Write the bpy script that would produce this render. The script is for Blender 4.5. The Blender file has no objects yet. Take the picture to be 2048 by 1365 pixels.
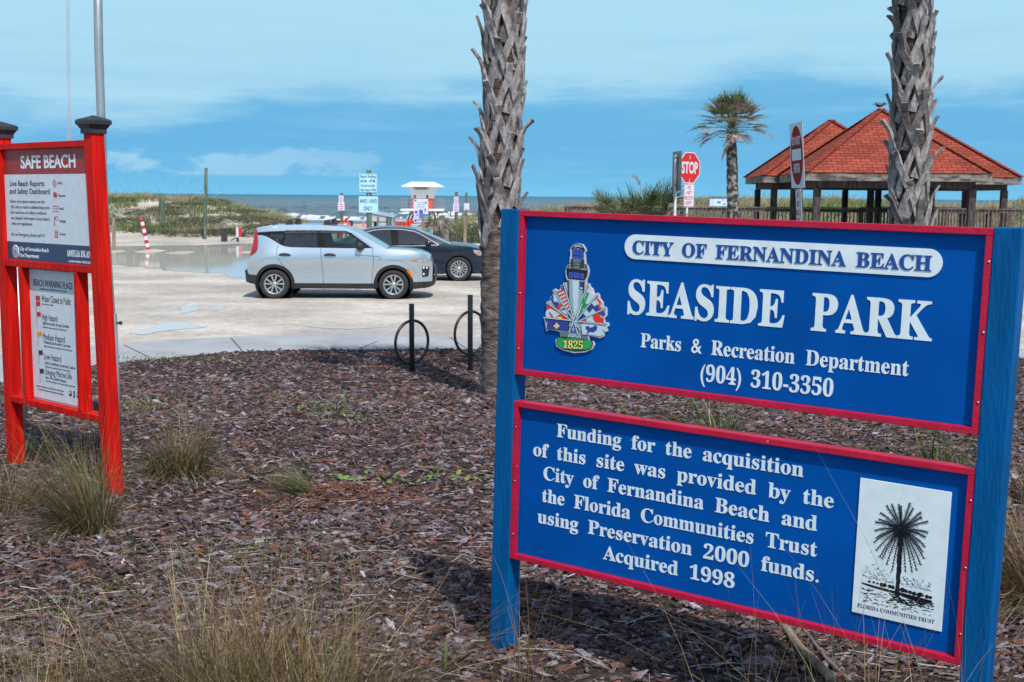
import bpy, bmesh, math, random
import numpy as np
from mathutils import Vector, Matrix, noise
from mathutils.geometry import delaunay_2d_cdt

random.seed(7)
rng = np.random.default_rng(7)
C = bpy.context.scene.collection
S = bpy.context.scene

# ------------------------------------------------------------------ camera
CAMZ = 2.3
FPX = 2400.0                                   # focal length in pixels of a 2048 wide frame
cam_data = bpy.data.cameras.new('camera')
cam = bpy.data.objects.new('camera', cam_data)
C.objects.link(cam)
S.camera = cam
cam_data.sensor_width = 36.0
cam_data.lens = FPX / 2048 * 36
cam_data.clip_start = 0.1
cam_data.clip_end = 60000
PITCH = math.atan((682.5 - 392.8) / FPX)
ROLL = math.atan(0.0079)
FW = Vector((0, math.cos(PITCH), -math.sin(PITCH)))
UP0 = Vector((0, math.sin(PITCH), math.cos(PITCH)))
RT0 = Vector((1, 0, 0))
RT = RT0 * math.cos(ROLL) + UP0 * math.sin(ROLL)
UP = UP0 * math.cos(ROLL) - RT0 * math.sin(ROLL)
CAM = Vector((0, 0, CAMZ))
m3 = Matrix((RT, UP, -FW)).transposed()
cam.matrix_world = Matrix.Translation(CAM) @ m3.to_4x4()
cam_data.dof.use_dof = True
cam_data.dof.focus_distance = 5.2
cam_data.dof.aperture_fstop = 11

# ------------------------------------------------------------------ world
SUN = Vector((0.28, -0.71, 1.0)).normalized()
world = bpy.data.worlds.new('World')
S.world = world
world.use_nodes = True
wt = world.node_tree
wt.nodes.clear()
def WN(t, **k):
    n = wt.nodes.new(t)
    for a, v in k.items():
        setattr(n, a, v)
    return n
def wl(a, b):
    wt.links.new(a, b)
def wmath(op, a, b=None, clamp=False):
    n = WN('ShaderNodeMath', operation=op, use_clamp=clamp)
    for i, v in enumerate((a, b)):
        if v is None: continue
        if isinstance(v, (int, float)): n.inputs[i].default_value = v
        else: wl(v, n.inputs[i])
    return n.outputs[0]
def wstep(v, lo, hi):
    n = WN('ShaderNodeMapRange', interpolation_type='SMOOTHSTEP')
    wl(v, n.inputs[0]); n.inputs[1].default_value = lo; n.inputs[2].default_value = hi
    return n.outputs[0]
def wnoise(vec, scale, detail=5, rough=.55):
    n = WN('ShaderNodeTexNoise')
    wl(vec, n.inputs['Vector']); n.inputs['Scale'].default_value = scale
    n.inputs['Detail'].default_value = detail; n.inputs['Roughness'].default_value = rough
    return n.outputs[0]
def wmap(vec, sc, loc=(0, 0, 0)):
    n = WN('ShaderNodeMapping'); wl(vec, n.inputs[0])
    n.inputs['Scale'].default_value = sc; n.inputs['Location'].default_value = loc
    return n.outputs[0]
def wmix(f, a, b):
    n = WN('ShaderNodeMix', data_type='RGBA')
    wl(f, n.inputs[0])
    for i, v in ((6, a), (7, b)):
        if isinstance(v, tuple): n.inputs[i].default_value = (*v, 1)
        else: wl(v, n.inputs[i])
    return n.outputs[2]
tc = WN('ShaderNodeTexCoord')
gen = tc.outputs['Generated']
sep = WN('ShaderNodeSeparateXYZ'); wl(gen, sep.inputs[0])
ez = sep.outputs['Z']
sky = WN('ShaderNodeTexSky', sky_type='NISHITA')
sky.sun_disc = False
sky.sun_elevation = math.asin(SUN.z)
sky.sun_rotation = math.atan2(SUN.x, SUN.y)
bg_sky = WN('ShaderNodeBackground'); wl(sky.outputs[0], bg_sky.inputs[0]); bg_sky.inputs[1].default_value = 0.15
ramp = WN('ShaderNodeValToRGB')
wl(wmath('MULTIPLY', ez, 4.0, True), ramp.inputs[0])
els = ramp.color_ramp.elements
els[0].position = 0.0; els[0].color = (0.17, 0.54, 0.83, 1)
els[1].position = 1.0; els[1].color = (0.20, 0.55, 0.82, 1)
for p, c in ((0.06, (0.15, 0.47, 0.76)), (0.18, (0.135, 0.435, 0.73)), (0.36, (0.15, 0.455, 0.73)), (0.6, (0.27, 0.62, 0.84))):
    e = els.new(p); e.color = (*c, 1)
warp = wmap(gen, (1.0, 1.0, 7.0))
n_big = wnoise(wmap(gen, (1.0, 1.0, 4.0), (3.1, 0.4, 0.2)), 4.0, 4)
n_str = wnoise(wmap(gen, (1.6, 1.6, 26.0), (0.7, 2.2, 0.0)), 3.2, 7, .6)
n_fine = wnoise(wmap(gen, (1.0, 1.0, 5.0), (5.5, 1.2, 0.0)), 14.0, 8, .62)
# a high pale veil that begins some five degrees above the sea, its lower edge ragged
edge = wmath('ADD', ez, wmath('MULTIPLY', wmath('SUBTRACT', n_big, 0.5), 0.10))
edge = wmath('ADD', edge, wmath('MULTIPLY', wmath('SUBTRACT', n_fine, 0.5), 0.035))
edge = wmath('SUBTRACT', edge, wmath('MULTIPLY', sep.outputs['X'], 0.035))
veil = wstep(edge, 0.058, 0.092)
veil = wmath('MULTIPLY', veil, wmath('ADD', 0.40, wmath('MULTIPLY', n_str, 0.75)), True)
col = wmix(veil, ramp.outputs[0], (0.43, 0.70, 0.85))
# thin streaks through the blue
streak = wmath('MULTIPLY', wstep(n_str, 0.47, 0.72), wmath('ADD', 0.18, wmath('MULTIPLY', wstep(ez, 0.04, 0.12), 0.45)))
col = wmix(streak, col, (0.36, 0.67, 0.86))
# small fair weather heaps low over the sea
n_heap = wnoise(wmap(gen, (1.0, 1.0, 2.4), (1.7, 0.0, 0.35)), 17.0, 6, .6)
n_heap2 = wnoise(wmap(gen, (1.0, 1.0, 1.6), (1.7, 0.0, 0.35)), 48.0, 5, .6)
top = wmath('ADD', wmath('ADD', 0.004, wmath('MULTIPLY', n_heap, 0.040)), wmath('MULTIPLY', n_heap2, 0.016))   # ragged tops, flat bases
heap = wmath('MULTIPLY', wmath('MULTIPLY', wstep(n_heap, 0.44, 0.56), wstep(ez, 0.0135, 0.0165)), wmath('SUBTRACT', 1.0, wstep(wmath('SUBTRACT', ez, top), -0.004, 0.003)))
heap = wmath('MULTIPLY', heap, wmath('ADD', 0.10, wmath('MULTIPLY', sep.outputs['X'], -1.3)), True)
col = wmix(heap, col, (0.50, 0.73, 0.87))
bg_low = WN('ShaderNodeBackground'); wl(col, bg_low.inputs[0]); bg_low.inputs[1].default_value = 1.0
mixs = WN('ShaderNodeMixShader')
wl(wstep(ez, 0.2, 0.55), mixs.inputs[0]); wl(bg_low.outputs[0], mixs.inputs[1]); wl(bg_sky.outputs[0], mixs.inputs[2])
wo = WN('ShaderNodeOutputWorld'); wl(mixs.outputs[0], wo.inputs[0])

# ------------------------------------------------------------------ sun
ld = bpy.data.lights.new('sun', 'SUN')
ld.energy = 3.6
ld.angle = math.radians(0.55)
ld.color = (1.0, 0.965, 0.92)
sun = bpy.data.objects.new('sun', ld)
C.objects.link(sun)
sun.rotation_euler = (-SUN).to_track_quat('-Z', 'Y').to_euler()
sun.location = SUN * 60

S.view_settings.view_transform = 'Standard'
S.view_settings.look = 'None'
S.view_settings.exposure = 0.10
S.view_settings.gamma = 1.0
S.render.engine = 'CYCLES'
S.cycles.max_bounces = 6
S.cycles.transparent_max_bounces = 8

# ------------------------------------------------------------------ where things stand
def ray(px, py):
    return FW + RT * ((px - 1024) / FPX) + UP * ((682.5 - py) / FPX)
def at(px, py, d):                              # a point d metres ahead
    v = ray(px, py)
    return CAM + v * (d / v.y)
def on(px, py, z=0.0):                          # a point on the level z
    v = ray(px, py)
    return CAM + v * ((z - CAMZ) / v.z)
def smooth(a, b, x):
    t = np.clip((x - a) / (b - a), 0, 1)
    return t * t * (3 - 2 * t)
def bed_z(x, y):                                # the mulch bed rises towards the viewer
    return 0.35 - 0.31 * smooth(8.5, 16.5, y)
def on_bed(px, py):
    z = 0.3
    for i in range(8):
        p = on(px, py, z); z = float(bed_z(p.x, p.y))
    return p

# ------------------------------------------------------------------ materials
MATS = {}
def lin(r, g, b):
    f = lambda c: ((c / 255 + .055) / 1.055) ** 2.4 if c > 10 else c / 255 / 12.92
    return (f(r), f(g), f(b))
def pmat(name, col, rough=.6, metal=0.0, var=.12, scale=8.0, bump=0.0, bscale=60.0, spec=.5, coat=0.0, stretch=(1, 1, 1), col2=None, lo=.35, hi=.65, attr=False, chips=None):
    """Principled with a noise that varies the colour (towards col2 if given), and a fine bump."""
    if name in MATS: return MATS[name]
    m = bpy.data.materials.new(name); m.use_nodes = True
    t = m.node_tree; b = t.nodes['Principled BSDF']
    b.inputs['Roughness'].default_value = rough; b.inputs['Metallic'].default_value = metal
    b.inputs['Specular IOR Level'].default_value = spec
    b.inputs['Coat Weight'].default_value = coat; b.inputs['Coat Roughness'].default_value = .04
    co = t.nodes.new('ShaderNodeTexCoord'); mp = t.nodes.new('ShaderNodeMapping')
    t.links.new(co.outputs['Object'], mp.inputs[0]); mp.inputs['Scale'].default_value = stretch
    n = t.nodes.new('ShaderNodeTexNoise'); n.inputs['Scale'].default_value = scale; n.inputs['Detail'].default_value = 6
    t.links.new(mp.outputs[0], n.inputs['Vector'])
    r = t.nodes.new('ShaderNodeMapRange'); t.links.new(n.outputs[0], r.inputs[0])
    r.inputs[1].default_value = lo; r.inputs[2].default_value = hi
    mx = t.nodes.new('ShaderNodeMix'); mx.data_type = 'RGBA'
    if attr:
        a = t.nodes.new('ShaderNodeAttribute'); a.attribute_name = 'tint'
        hs = t.nodes.new('ShaderNodeMix'); hs.data_type = 'RGBA'; hs.blend_type = 'MULTIPLY'
        t.links.new(a.outputs['Color'], hs.inputs[6])
        r.inputs[3].default_value = 0; r.inputs[4].default_value = 1
        g = t.nodes.new('ShaderNodeMix'); g.data_type = 'RGBA'
        t.links.new(r.outputs[0], g.inputs[0]); g.inputs[6].default_value = (1 - var,) * 3 + (1,); g.inputs[7].default_value = (1 + var,) * 3 + (1,)
        hs.inputs[0].default_value = 1; t.links.new(g.outputs[2], hs.inputs[7])
        t.links.new(hs.outputs[2], b.inputs['Base Color'])
    else:
        t.links.new(r.outputs[0], mx.inputs[0])
        mx.inputs[6].default_value = (*[c * (1 - var) for c in col], 1)
        mx.inputs[7].default_value = (*(col2 if col2 else [min(1, c * (1 + var)) for c in col]), 1)
        t.links.new(mx.outputs[2], b.inputs['Base Color'])
    if chips:                                   # small worn specks where the paint has gone
        old = b.inputs['Base Color'].links[0].from_socket
        n3 = t.nodes.new('ShaderNodeTexNoise'); n3.inputs['Scale'].default_value = chips[1]; n3.inputs['Detail'].default_value = 5; n3.inputs['Roughness'].default_value = .6
        t.links.new(mp.outputs[0], n3.inputs['Vector'])
        r3 = t.nodes.new('ShaderNodeMapRange'); t.links.new(n3.outputs[0], r3.inputs[0]); r3.inputs[1].default_value = chips[2]; r3.inputs[2].default_value = chips[2] + .02; r3.inputs[4].default_value = chips[3]
        m3_ = t.nodes.new('ShaderNodeMix'); m3_.data_type = 'RGBA'; t.links.new(r3.outputs[0], m3_.inputs[0]); t.links.new(old, m3_.inputs[6]); m3_.inputs[7].default_value = (*chips[0], 1)
        t.links.new(m3_.outputs[2], b.inputs['Base Color'])
    if bump:
        n2 = t.nodes.new('ShaderNodeTexNoise'); n2.inputs['Scale'].default_value = bscale; n2.inputs['Detail'].default_value = 5
        t.links.new(mp.outputs[0], n2.inputs['Vector'])
        bp = t.nodes.new('ShaderNodeBump'); bp.inputs['Strength'].default_value = bump; bp.inputs['Distance'].default_value = .02
        t.links.new(n2.outputs[0], bp.inputs['Height']); t.links.new(bp.outputs[0], b.inputs['Normal'])
    MATS[name] = m
    return m

# ------------------------------------------------------------------ mesh builder
class MB:
    def __init__(s):
        s.v = []; s.f = []; s.m = []; s.sm = []; s.cols = None
    def add(s, vs, fs, mi=0, smooth=False):
        o = len(s.v); s.v.extend([tuple(p) for p in vs])
        for f in fs:
            s.f.append(tuple(i + o for i in f)); s.m.append(mi); s.sm.append(smooth)
        return s
    def box(s, x0, x1, y0, y1, z0, z1, mi=0):
        v = [(x0, y0, z0), (x1, y0, z0), (x1, y1, z0), (x0, y1, z0), (x0, y0, z1), (x1, y0, z1), (x1, y1, z1), (x0, y1, z1)]
        return s.add(v, [(0, 3, 2, 1), (4, 5, 6, 7), (0, 1, 5, 4), (1, 2, 6, 5), (2, 3, 7, 6), (3, 0, 4, 7)], mi)
    def hexa(s, lo, hi, mi=0):                  # eight corners: four below, four above, same order
        return s.add(list(lo) + list(hi), [(0, 3, 2, 1), (4, 5, 6, 7), (0, 1, 5, 4), (1, 2, 6, 5), (2, 3, 7, 6), (3, 0, 4, 7)], mi)
    def bar(s, p0, p1, w, h, mi=0, up=(0, 0, 1)):
        p0 = Vector(p0); p1 = Vector(p1); d = (p1 - p0).normalized(); up = Vector(up)
        if abs(d.dot(up)) > .98: up = Vector((0, 1, 0))
        a = d.cross(up).normalized() * (w / 2); b = a.cross(d).normalized() * (h / 2)
        q = lambda p: [p - a - b, p + a - b, p + a + b, p - a + b]
        return s.add(q(p0) + q(p1), [(0, 3, 2, 1), (4, 5, 6, 7), (0, 1, 5, 4), (1, 2, 6, 5), (2, 3, 7, 6), (3, 0, 4, 7)], mi)
    def prism(s, poly, y0, y1, mi=0):           # outline in x,z given thickness along y
        n = len(poly)
        area = sum(poly[i][0] * poly[(i + 1) % n][1] - poly[(i + 1) % n][0] * poly[i][1] for i in range(n))
        if area < 0: poly = poly[::-1]
        v = [(x, y0, z) for x, z in poly] + [(x, y1, z) for x, z in poly]
        f = [tuple(range(n)), tuple(range(2 * n - 1, n - 1, -1))]
        f += [(i, i + n, (i + 1) % n + n, (i + 1) % n) for i in range(n)]
        return s.add(v, f, mi)
    def tube(s, pts, rad, n=10, mi=0, caps=True, smooth=True):
        pts = [Vector(p) for p in pts]
        if not hasattr(rad, '__len__'): rad = [rad] * len(pts)
        vs = []; prev = None
        for i, p in enumerate(pts):
            d = (pts[min(i + 1, len(pts) - 1)] - pts[max(i - 1, 0)]).normalized()
            if prev is None:
                a = d.cross(Vector((0, 0, 1)) if abs(d.z) < .9 else Vector((1, 0, 0))).normalized()
            else:
                a = (prev - d * prev.dot(d)).normalized()
            prev = a; b = d.cross(a)
            vs += [p + (a * math.cos(2 * math.pi * k / n) + b * math.sin(2 * math.pi * k / n)) * rad[i] for k in range(n)]
        fs = [(i * n + k, i * n + (k + 1) % n, (i + 1) * n + (k + 1) % n, (i + 1) * n + k) for i in range(len(pts) - 1) for k in range(n)]
        s.add(vs, fs, mi, smooth)
        if caps:
            o = len(s.v) - len(vs)
            s.f.append(tuple(o + k for k in reversed(range(n)))); s.m.append(mi); s.sm.append(False)
            e = o + (len(pts) - 1) * n
            s.f.append(tuple(e + k for k in range(n))); s.m.append(mi); s.sm.append(False)
        return s
    def lathe(s, prof, n=24, mi=0, axis='z', c=(0, 0, 0), smooth=True):
        vs = []
        for r, h in prof:
            for k in range(n):
                a = 2 * math.pi * k / n
                if axis == 'z': p = (r * math.cos(a), r * math.sin(a), h)
                else: p = (r * math.cos(a), h, r * math.sin(a))
                vs.append((p[0] + c[0], p[1] + c[1], p[2] + c[2]))
        fs = [(i * n + k, i * n + (k + 1) % n, (i + 1) * n + (k + 1) % n, (i + 1) * n + k) for i in range(len(prof) - 1) for k in range(n)]
        return s.add(vs, fs, mi, smooth)
    def plank(s, pts, wid, thick, nrm, mi=0, smooth=False):   # a bent board along pts; nrm per point
        vs = []; k = len(pts)
        for i in range(k):
            p = Vector(pts[i]); d = (Vector(pts[min(i + 1, k - 1)]) - Vector(pts[max(i - 1, 0)])).normalized()
            nn = Vector(nrm[i]); nn = (nn - d * nn.dot(d)).normalized(); a = d.cross(nn) * (wid[i] / 2)
            t = thick[i] if hasattr(thick, '__len__') else thick
            vs += [p - a - nn * t / 2, p + a - nn * t / 2, p + a + nn * t / 2, p - a + nn * t / 2]
        fs = [(0, 1, 2, 3)]
        for i in range(k - 1):
            o = 4 * i
            fs += [(o + j, o + 4 + j, o + 4 + (j + 1) % 4, o + (j + 1) % 4) for j in range(4)]
        o = 4 * (k - 1); fs.append((o + 3, o + 2, o + 1, o))
        return s.add(vs, fs, mi, smooth)
    def text(s, body, u0, u1, h, cap, y, depth, mi=0, style='sans', word=1.0, off=0.0, dh=0.0, capratio=.69):
        """Raised lettering between u0 and u1, its baseline at h, facing -y, front face at y."""
        c = bpy.data.curves.new('lettering', 'FONT'); c.body = bold(body) if style == 'serif' else body
        c.space_word = word; c.resolution_u = 3; c.offset = off; c.extrude = .5
        o = bpy.data.objects.new('lettering', c); C.objects.link(o)
        dg = bpy.context.evaluated_depsgraph_get(); dg.update()
        me = bpy.data.meshes.new_from_object(o.evaluated_get(dg))
        x = np.empty(len(me.vertices) * 3); me.vertices.foreach_get('co', x); x = x.reshape(-1, 3)
        a, b = x[:, 0].min(), x[:, 0].max(); k = (u1 - u0) / (b - a)
        X = u0 + (x[:, 0] - a) * k
        Z = h + dh * (X - u0) / (u1 - u0) + x[:, 1] * cap / capratio
        Y = y + depth / 2 - x[:, 2] * depth
        s.add(np.stack([X, Y, Z], 1).tolist(), [tuple(p.vertices) for p in me.polygons], mi)
        bpy.data.objects.remove(o); bpy.data.curves.remove(c); bpy.data.meshes.remove(me)
        return s
    def sides(s, name, mats, parent=None, bevel=0.0):
        """two parts, one for each side of the car"""
        for sg in (-1, 1):
            m = MB(); keep = {}
            for f, mi, sm in zip(s.f, s.m, s.sm):
                if sum(s.v[i][1] for i in f) * sg <= 0: continue
                for i in f:
                    if i not in keep: keep[i] = len(m.v); m.v.append(s.v[i])
                m.f.append(tuple(keep[i] for i in f)); m.m.append(mi); m.sm.append(sm)
            m.build(name, mats, parent, bevel)
    def build(s, name, mats, parent=None, bevel=0.0, loc=None):
        me = bpy.data.meshes.new(name)
        me.from_pydata(s.v, [], s.f)
        if not isinstance(mats, (list, tuple)): mats = [mats]
        for m in mats: me.materials.append(m)
        me.polygons.foreach_set('material_index', s.m); me.polygons.foreach_set('use_smooth', s.sm)
        if s.cols is not None:
            at_ = me.attributes.new('tint', 'FLOAT_COLOR', 'POINT')
            cc = np.ones((len(s.v), 4), np.float32); cc[:, :3] = np.array(s.cols, np.float32)
            at_.data.foreach_set('color', cc.ravel())
        me.update()
        o = bpy.data.objects.new(name, me); C.objects.link(o)
        if parent: o.parent = parent
        if loc is not None: o.location = loc
        if bevel:
            b = o.modifiers.new('bevel', 'BEVEL'); b.width = bevel; b.segments = 2; b.limit_method = 'ANGLE'; b.angle_limit = math.radians(40)
        return o
def bold(t):
    r = ''
    for ch in t:
        if 'A' <= ch <= 'Z': r += chr(0x1D400 + ord(ch) - 65)
        elif 'a' <= ch <= 'z': r += chr(0x1D41A + ord(ch) - 97)
        elif '0' <= ch <= '9': r += chr(0x1D7CE + ord(ch) - 48)
        else: r += ch
    return r
def np_mesh(name, V, F, mats, cols=None, mi=None, parent=None, smooth=False):
    """V (n,3), F (m,k) index array of equal sided faces."""
    me = bpy.data.meshes.new(name); V = np.asarray(V, np.float32); F = np.asarray(F, np.int32)
    k = F.shape[1]
    me.vertices.add(len(V)); me.vertices.foreach_set('co', V.ravel())
    me.loops.add(F.size); me.loops.foreach_set('vertex_index', F.ravel())
    me.polygons.add(len(F)); me.polygons.foreach_set('loop_start', np.arange(0, F.size, k, dtype=np.int32))
    me.polygons.foreach_set('loop_total', np.full(len(F), k, np.int32))
    for m in (mats if isinstance(mats, (list, tuple)) else [mats]): me.materials.append(m)
    if mi is not None: me.polygons.foreach_set('material_index', np.asarray(mi, np.int32))
    me.polygons.foreach_set('use_smooth', np.full(len(F), smooth))
    if cols is not None:
        a = me.attributes.new('tint', 'FLOAT_COLOR', 'POINT')
        cc = np.ones((len(V), 4), np.float32); cc[:, :3] = cols
        a.data.foreach_set('color', cc.ravel())
    me.update(); me.validate()
    o = bpy.data.objects.new(name, me); C.objects.link(o)
    if parent: o.parent = parent
    return o
def tag(o, label=None, cat=None, group=None, kind=None):
    if label: o['label'] = label
    if cat: o['category'] = cat
    if group: o['group'] = group
    if kind: o['kind'] = kind
    return o
def thing(name, label, cat, loc=(0, 0, 0), yaw=0.0, group=None, matrix=None):
    o = bpy.data.objects.new(name, None); C.objects.link(o)
    o.empty_display_size = .2
    if matrix is not None: o.matrix_world = matrix
    else: o.location = loc; o.rotation_euler = (0, 0, yaw)
    return tag(o, label, cat, group)
def copy_thing(src, loc=None, yaw=None, label=None):
    kids = [c for c in src.children]
    r = src.copy(); C.objects.link(r)
    if loc is not None: r.location = loc
    if yaw is not None: r.rotation_euler = (0, 0, yaw)
    if label: r['label'] = label
    for ch in kids:
        c = ch.copy(); C.objects.link(c); c.parent = r
        for g in ch.children:
            d = g.copy(); C.objects.link(d); d.parent = c
    return r

# ================================================================== setting
sand_lot = pmat('sandy lot', (0.52, 0.463, 0.39), .95, var=.10, scale=.55, col2=(0.64, 0.585, 0.505), lo=.4, hi=.62, bump=.5, bscale=9, spec=.15)
def tweak_lot(m):
    """coarser grey gravel worn into bands across the sand, and fine grit"""
    t = m.node_tree; b = t.nodes['Principled BSDF']; src = b.inputs['Base Color'].links[0].from_socket
    co = t.nodes.new('ShaderNodeTexCoord'); mp = t.nodes.new('ShaderNodeMapping'); t.links.new(co.outputs['Object'], mp.inputs[0])
    mp.inputs['Scale'].default_value = (.22, .34, 1)
    n = t.nodes.new('ShaderNodeTexNoise'); n.inputs['Scale'].default_value = 1.0; n.inputs['Detail'].default_value = 8; n.inputs['Roughness'].default_value = .62
    t.links.new(mp.outputs[0], n.inputs['Vector'])
    r = t.nodes.new('ShaderNodeMapRange'); t.links.new(n.outputs[0], r.inputs[0]); r.inputs[1].default_value = .47; r.inputs[2].default_value = .66; r.inputs[4].default_value = .6
    mx = t.nodes.new('ShaderNodeMix'); mx.data_type = 'RGBA'
    t.links.new(r.outputs[0], mx.inputs[0]); t.links.new(src, mx.inputs[6]); mx.inputs[7].default_value = (.33, .315, .30, 1)
    n2 = t.nodes.new('ShaderNodeTexNoise'); n2.inputs['Scale'].default_value = 5; n2.inputs['Detail'].default_value = 10; n2.inputs['Roughness'].default_value = .82
    t.links.new(co.outputs['Object'], n2.inputs['Vector'])
    r2 = t.nodes.new('ShaderNodeMapRange'); t.links.new(n2.outputs[0], r2.inputs[0]); r2.inputs[1].default_value = .3; r2.inputs[2].default_value = .7; r2.inputs[3].default_value = .60; r2.inputs[4].default_value = 1.28
    mu = t.nodes.new('ShaderNodeMix'); mu.data_type = 'RGBA'; mu.blend_type = 'MULTIPLY'; mu.inputs[0].default_value = 1
    t.links.new(mx.outputs[2], mu.inputs[6]); t.links.new(r2.outputs[0], mu.inputs[7])
    t.links.new(mu.outputs[2], b.inputs['Base Color'])
tweak_lot(sand_lot)
mb = MB()
xs = [-400, -120, -60] + list(range(-45, 46, 3)) + [60, 120, 400]
ys = [-60, -20, 0, 6, 10, 13, 16, 18] + list(range(20, 60, 3)) + [61]
for y in ys:
    for x in xs: mb.v.append((x, y, 0.0))
nx = len(xs)
mb.f = [(j * nx + i, j * nx + i + 1, (j + 1) * nx + i + 1, (j + 1) * nx + i) for j in range(len(ys) - 1) for i in range(nx - 1)]
mb.m = [0] * len(mb.f); mb.sm = [False] * len(mb.f)
tag(mb.build('parking_lot_ground', sand_lot), kind='structure')

# dunes, the sandy way to the beach, the beach: one terrain
def interp(x, pts):
    px, pz = zip(*pts); return np.interp(x, px, pz)
CREST = [(-90, 2.1), (-24, 2.05), (-20.5, 2.0), (-19, 1.8), (-17.8, 1.5), (-15.5, .98), (-13.9, .55), (-12.7, .22), (-11.5, .05), (-10, .0), (-5.6, .0), (-4.7, .3), (-3.9, .62), (-2.7, 1.0), (-1.6, 1.15), (1, 1.2), (4, 1.4), (7, 1.6), (9.5, 1.78), (90, 1.9)]
def vnoise(x, y, s, o=0.0):
    return np.array([noise.noise((a * s + o, b * s - o, o * .37)) for a, b in zip(np.ravel(x), np.ravel(y))]).reshape(np.shape(x))
def dune_z(x, y):
    cr = interp(x, CREST)
    up = smooth(59.5, 70, y); dn = 1 - smooth(80, 104, y)
    z = cr * up * dn
    lump = vnoise(x, y, .16, 2.0) * .55 + vnoise(x, y, .45, 9.0) * .3
    z = z + lump * np.clip(cr, 0, 1) * up * dn * np.where(y < 72, 1, .35)
    z = z - .9 * smooth(66, 105, y) - .9 * smooth(105, 190, y) - .08 * (1 - smooth(57.5, 60, y))
    return z
gx = np.concatenate([np.linspace(-90, -30, 20), np.linspace(-29, 24, 150), np.linspace(26, 90, 18)])
gy = np.concatenate([np.linspace(57, 86, 70), np.linspace(87.5, 200, 34)])
GX, GY = np.meshgrid(gx, gy)
GZ = dune_z(GX, GY)
V = np.stack([GX, GY, GZ], -1).reshape(-1, 3)
n_x = len(gx)
I, J = np.meshgrid(np.arange(n_x - 1), np.arange(len(gy) - 1))
a = (J * n_x + I).ravel()
F = np.stack([a, a + 1, a + n_x + 1, a + n_x], 1)
dune_m = pmat('dune sand', (0.48, 0.43, 0.36), .95, var=.12, scale=.4, col2=(0.56, 0.51, 0.43), bump=.4, bscale=4, spec=.1)
o = np_mesh('dune_terrain', V, F, dune_m, smooth=True); tag(o, kind='structure')

# ocean
def ocean_material():
    m = bpy.data.materials.new('sea water'); m.use_nodes = True; t = m.node_tree; b = t.nodes['Principled BSDF']
    co = t.nodes.new('ShaderNodeTexCoord'); L = t.links.new
    sp = t.nodes.new('ShaderNodeSeparateXYZ'); L(co.outputs['Object'], sp.inputs[0])
    def nz(sc, stretch, detail=6, rough=.6):
        mp = t.nodes.new('ShaderNodeMapping'); L(co.outputs['Object'], mp.inputs[0]); mp.inputs['Scale'].default_value = stretch
        n = t.nodes.new('ShaderNodeTexNoise'); n.inputs['Scale'].default_value = sc; n.inputs['Detail'].default_value = detail; n.inputs['Roughness'].default_value = rough
        L(mp.outputs[0], n.inputs['Vector']); return n.outputs[0]
    def mr(v, a, b_, c=0.0, d=1.0):
        r = t.nodes.new('ShaderNodeMapRange'); r.interpolation_type = 'SMOOTHSTEP'; L(v, r.inputs[0])
        for i, q in enumerate((a, b_, c, d)): r.inputs[i + 1].default_value = q
        return r.outputs[0]
    def mth(op, a, b_):
        r = t.nodes.new('ShaderNodeMath'); r.operation = op
        for i, q in enumerate((a, b_)):
            if isinstance(q, (int, float)): r.inputs[i].default_value = q
            else: L(q, r.inputs[i])
        return r.outputs[0]
    def mix(f, a, b_):
        r = t.nodes.new('ShaderNodeMix'); r.data_type = 'RGBA'; L(f, r.inputs[0])
        for i, q in ((6, a), (7, b_)):
            if isinstance(q, tuple): r.inputs[i].default_value = (*q, 1)
            else: L(q, r.inputs[i])
        return r.outputs[2]
    y = sp.outputs['Y']
    c = mix(mr(y, 330, 2600), (.095, .145, .165), (.022, .135, .20))
    chop = nz(.06, (1, .35, 1), 8, .65)
    c = mix(mr(chop, .42, .62), c, mix(mr(y, 330, 2600), (.14, .205, .235), (.04, .18, .25)))
    brk = nz(.05, (.35, .55, 1), 7, .62)                   # where waves break
    fe = nz(.13, (.5, 1.0, 1), 8, .7)
    band = mth('MULTIPLY', mr(y, 176, 188), mth('SUBTRACT', 1.0, mr(mth('ADD', y, mth('MULTIPLY', brk, 50.0)), 228, 246)))
    surf = mth('MULTIPLY', band, mr(fe, .40, .52))
    far = mth('MULTIPLY', mth('MULTIPLY', mr(y, 215, 240), mth('SUBTRACT', 1.0, mr(y, 330, 420))), mth('MULTIPLY', mr(brk, .56, .66), mr(fe, .5, .62)))
    foam = mth('MAXIMUM', surf, far)
    L(mix(foam, c, (.72, .75, .78)), b.inputs['Base Color'])
    L(mr(foam, 0, 1, .5, .95), b.inputs['Roughness']); b.inputs['Specular IOR Level'].default_value = .35
    bp = t.nodes.new('ShaderNodeBump'); bp.inputs['Strength'].default_value = .8; bp.inputs['Distance'].default_value = .6
    L(nz(.25, (1, .5, 1), 8, .65), bp.inputs['Height']); L(bp.outputs[0], b.inputs['Normal'])
    return m
mb = MB()
xx = [-30000, -8000, -2000, -500, -120, 120, 500, 2000, 8000, 30000]; yy = [150, 240, 400, 900, 2500, 8000, 40000]
for y in yy:
    for x in xx: mb.v.append((x, y, -1.55))
mb.f = [(j * 10 + i, j * 10 + i + 1, (j + 1) * 10 + i + 1, (j + 1) * 10 + i) for j in range(6) for i in range(9)]
mb.m = [0] * len(mb.f); mb.sm = [False] * len(mb.f)
tag(mb.build('sea_water', ocean_material()), kind='structure')
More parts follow.
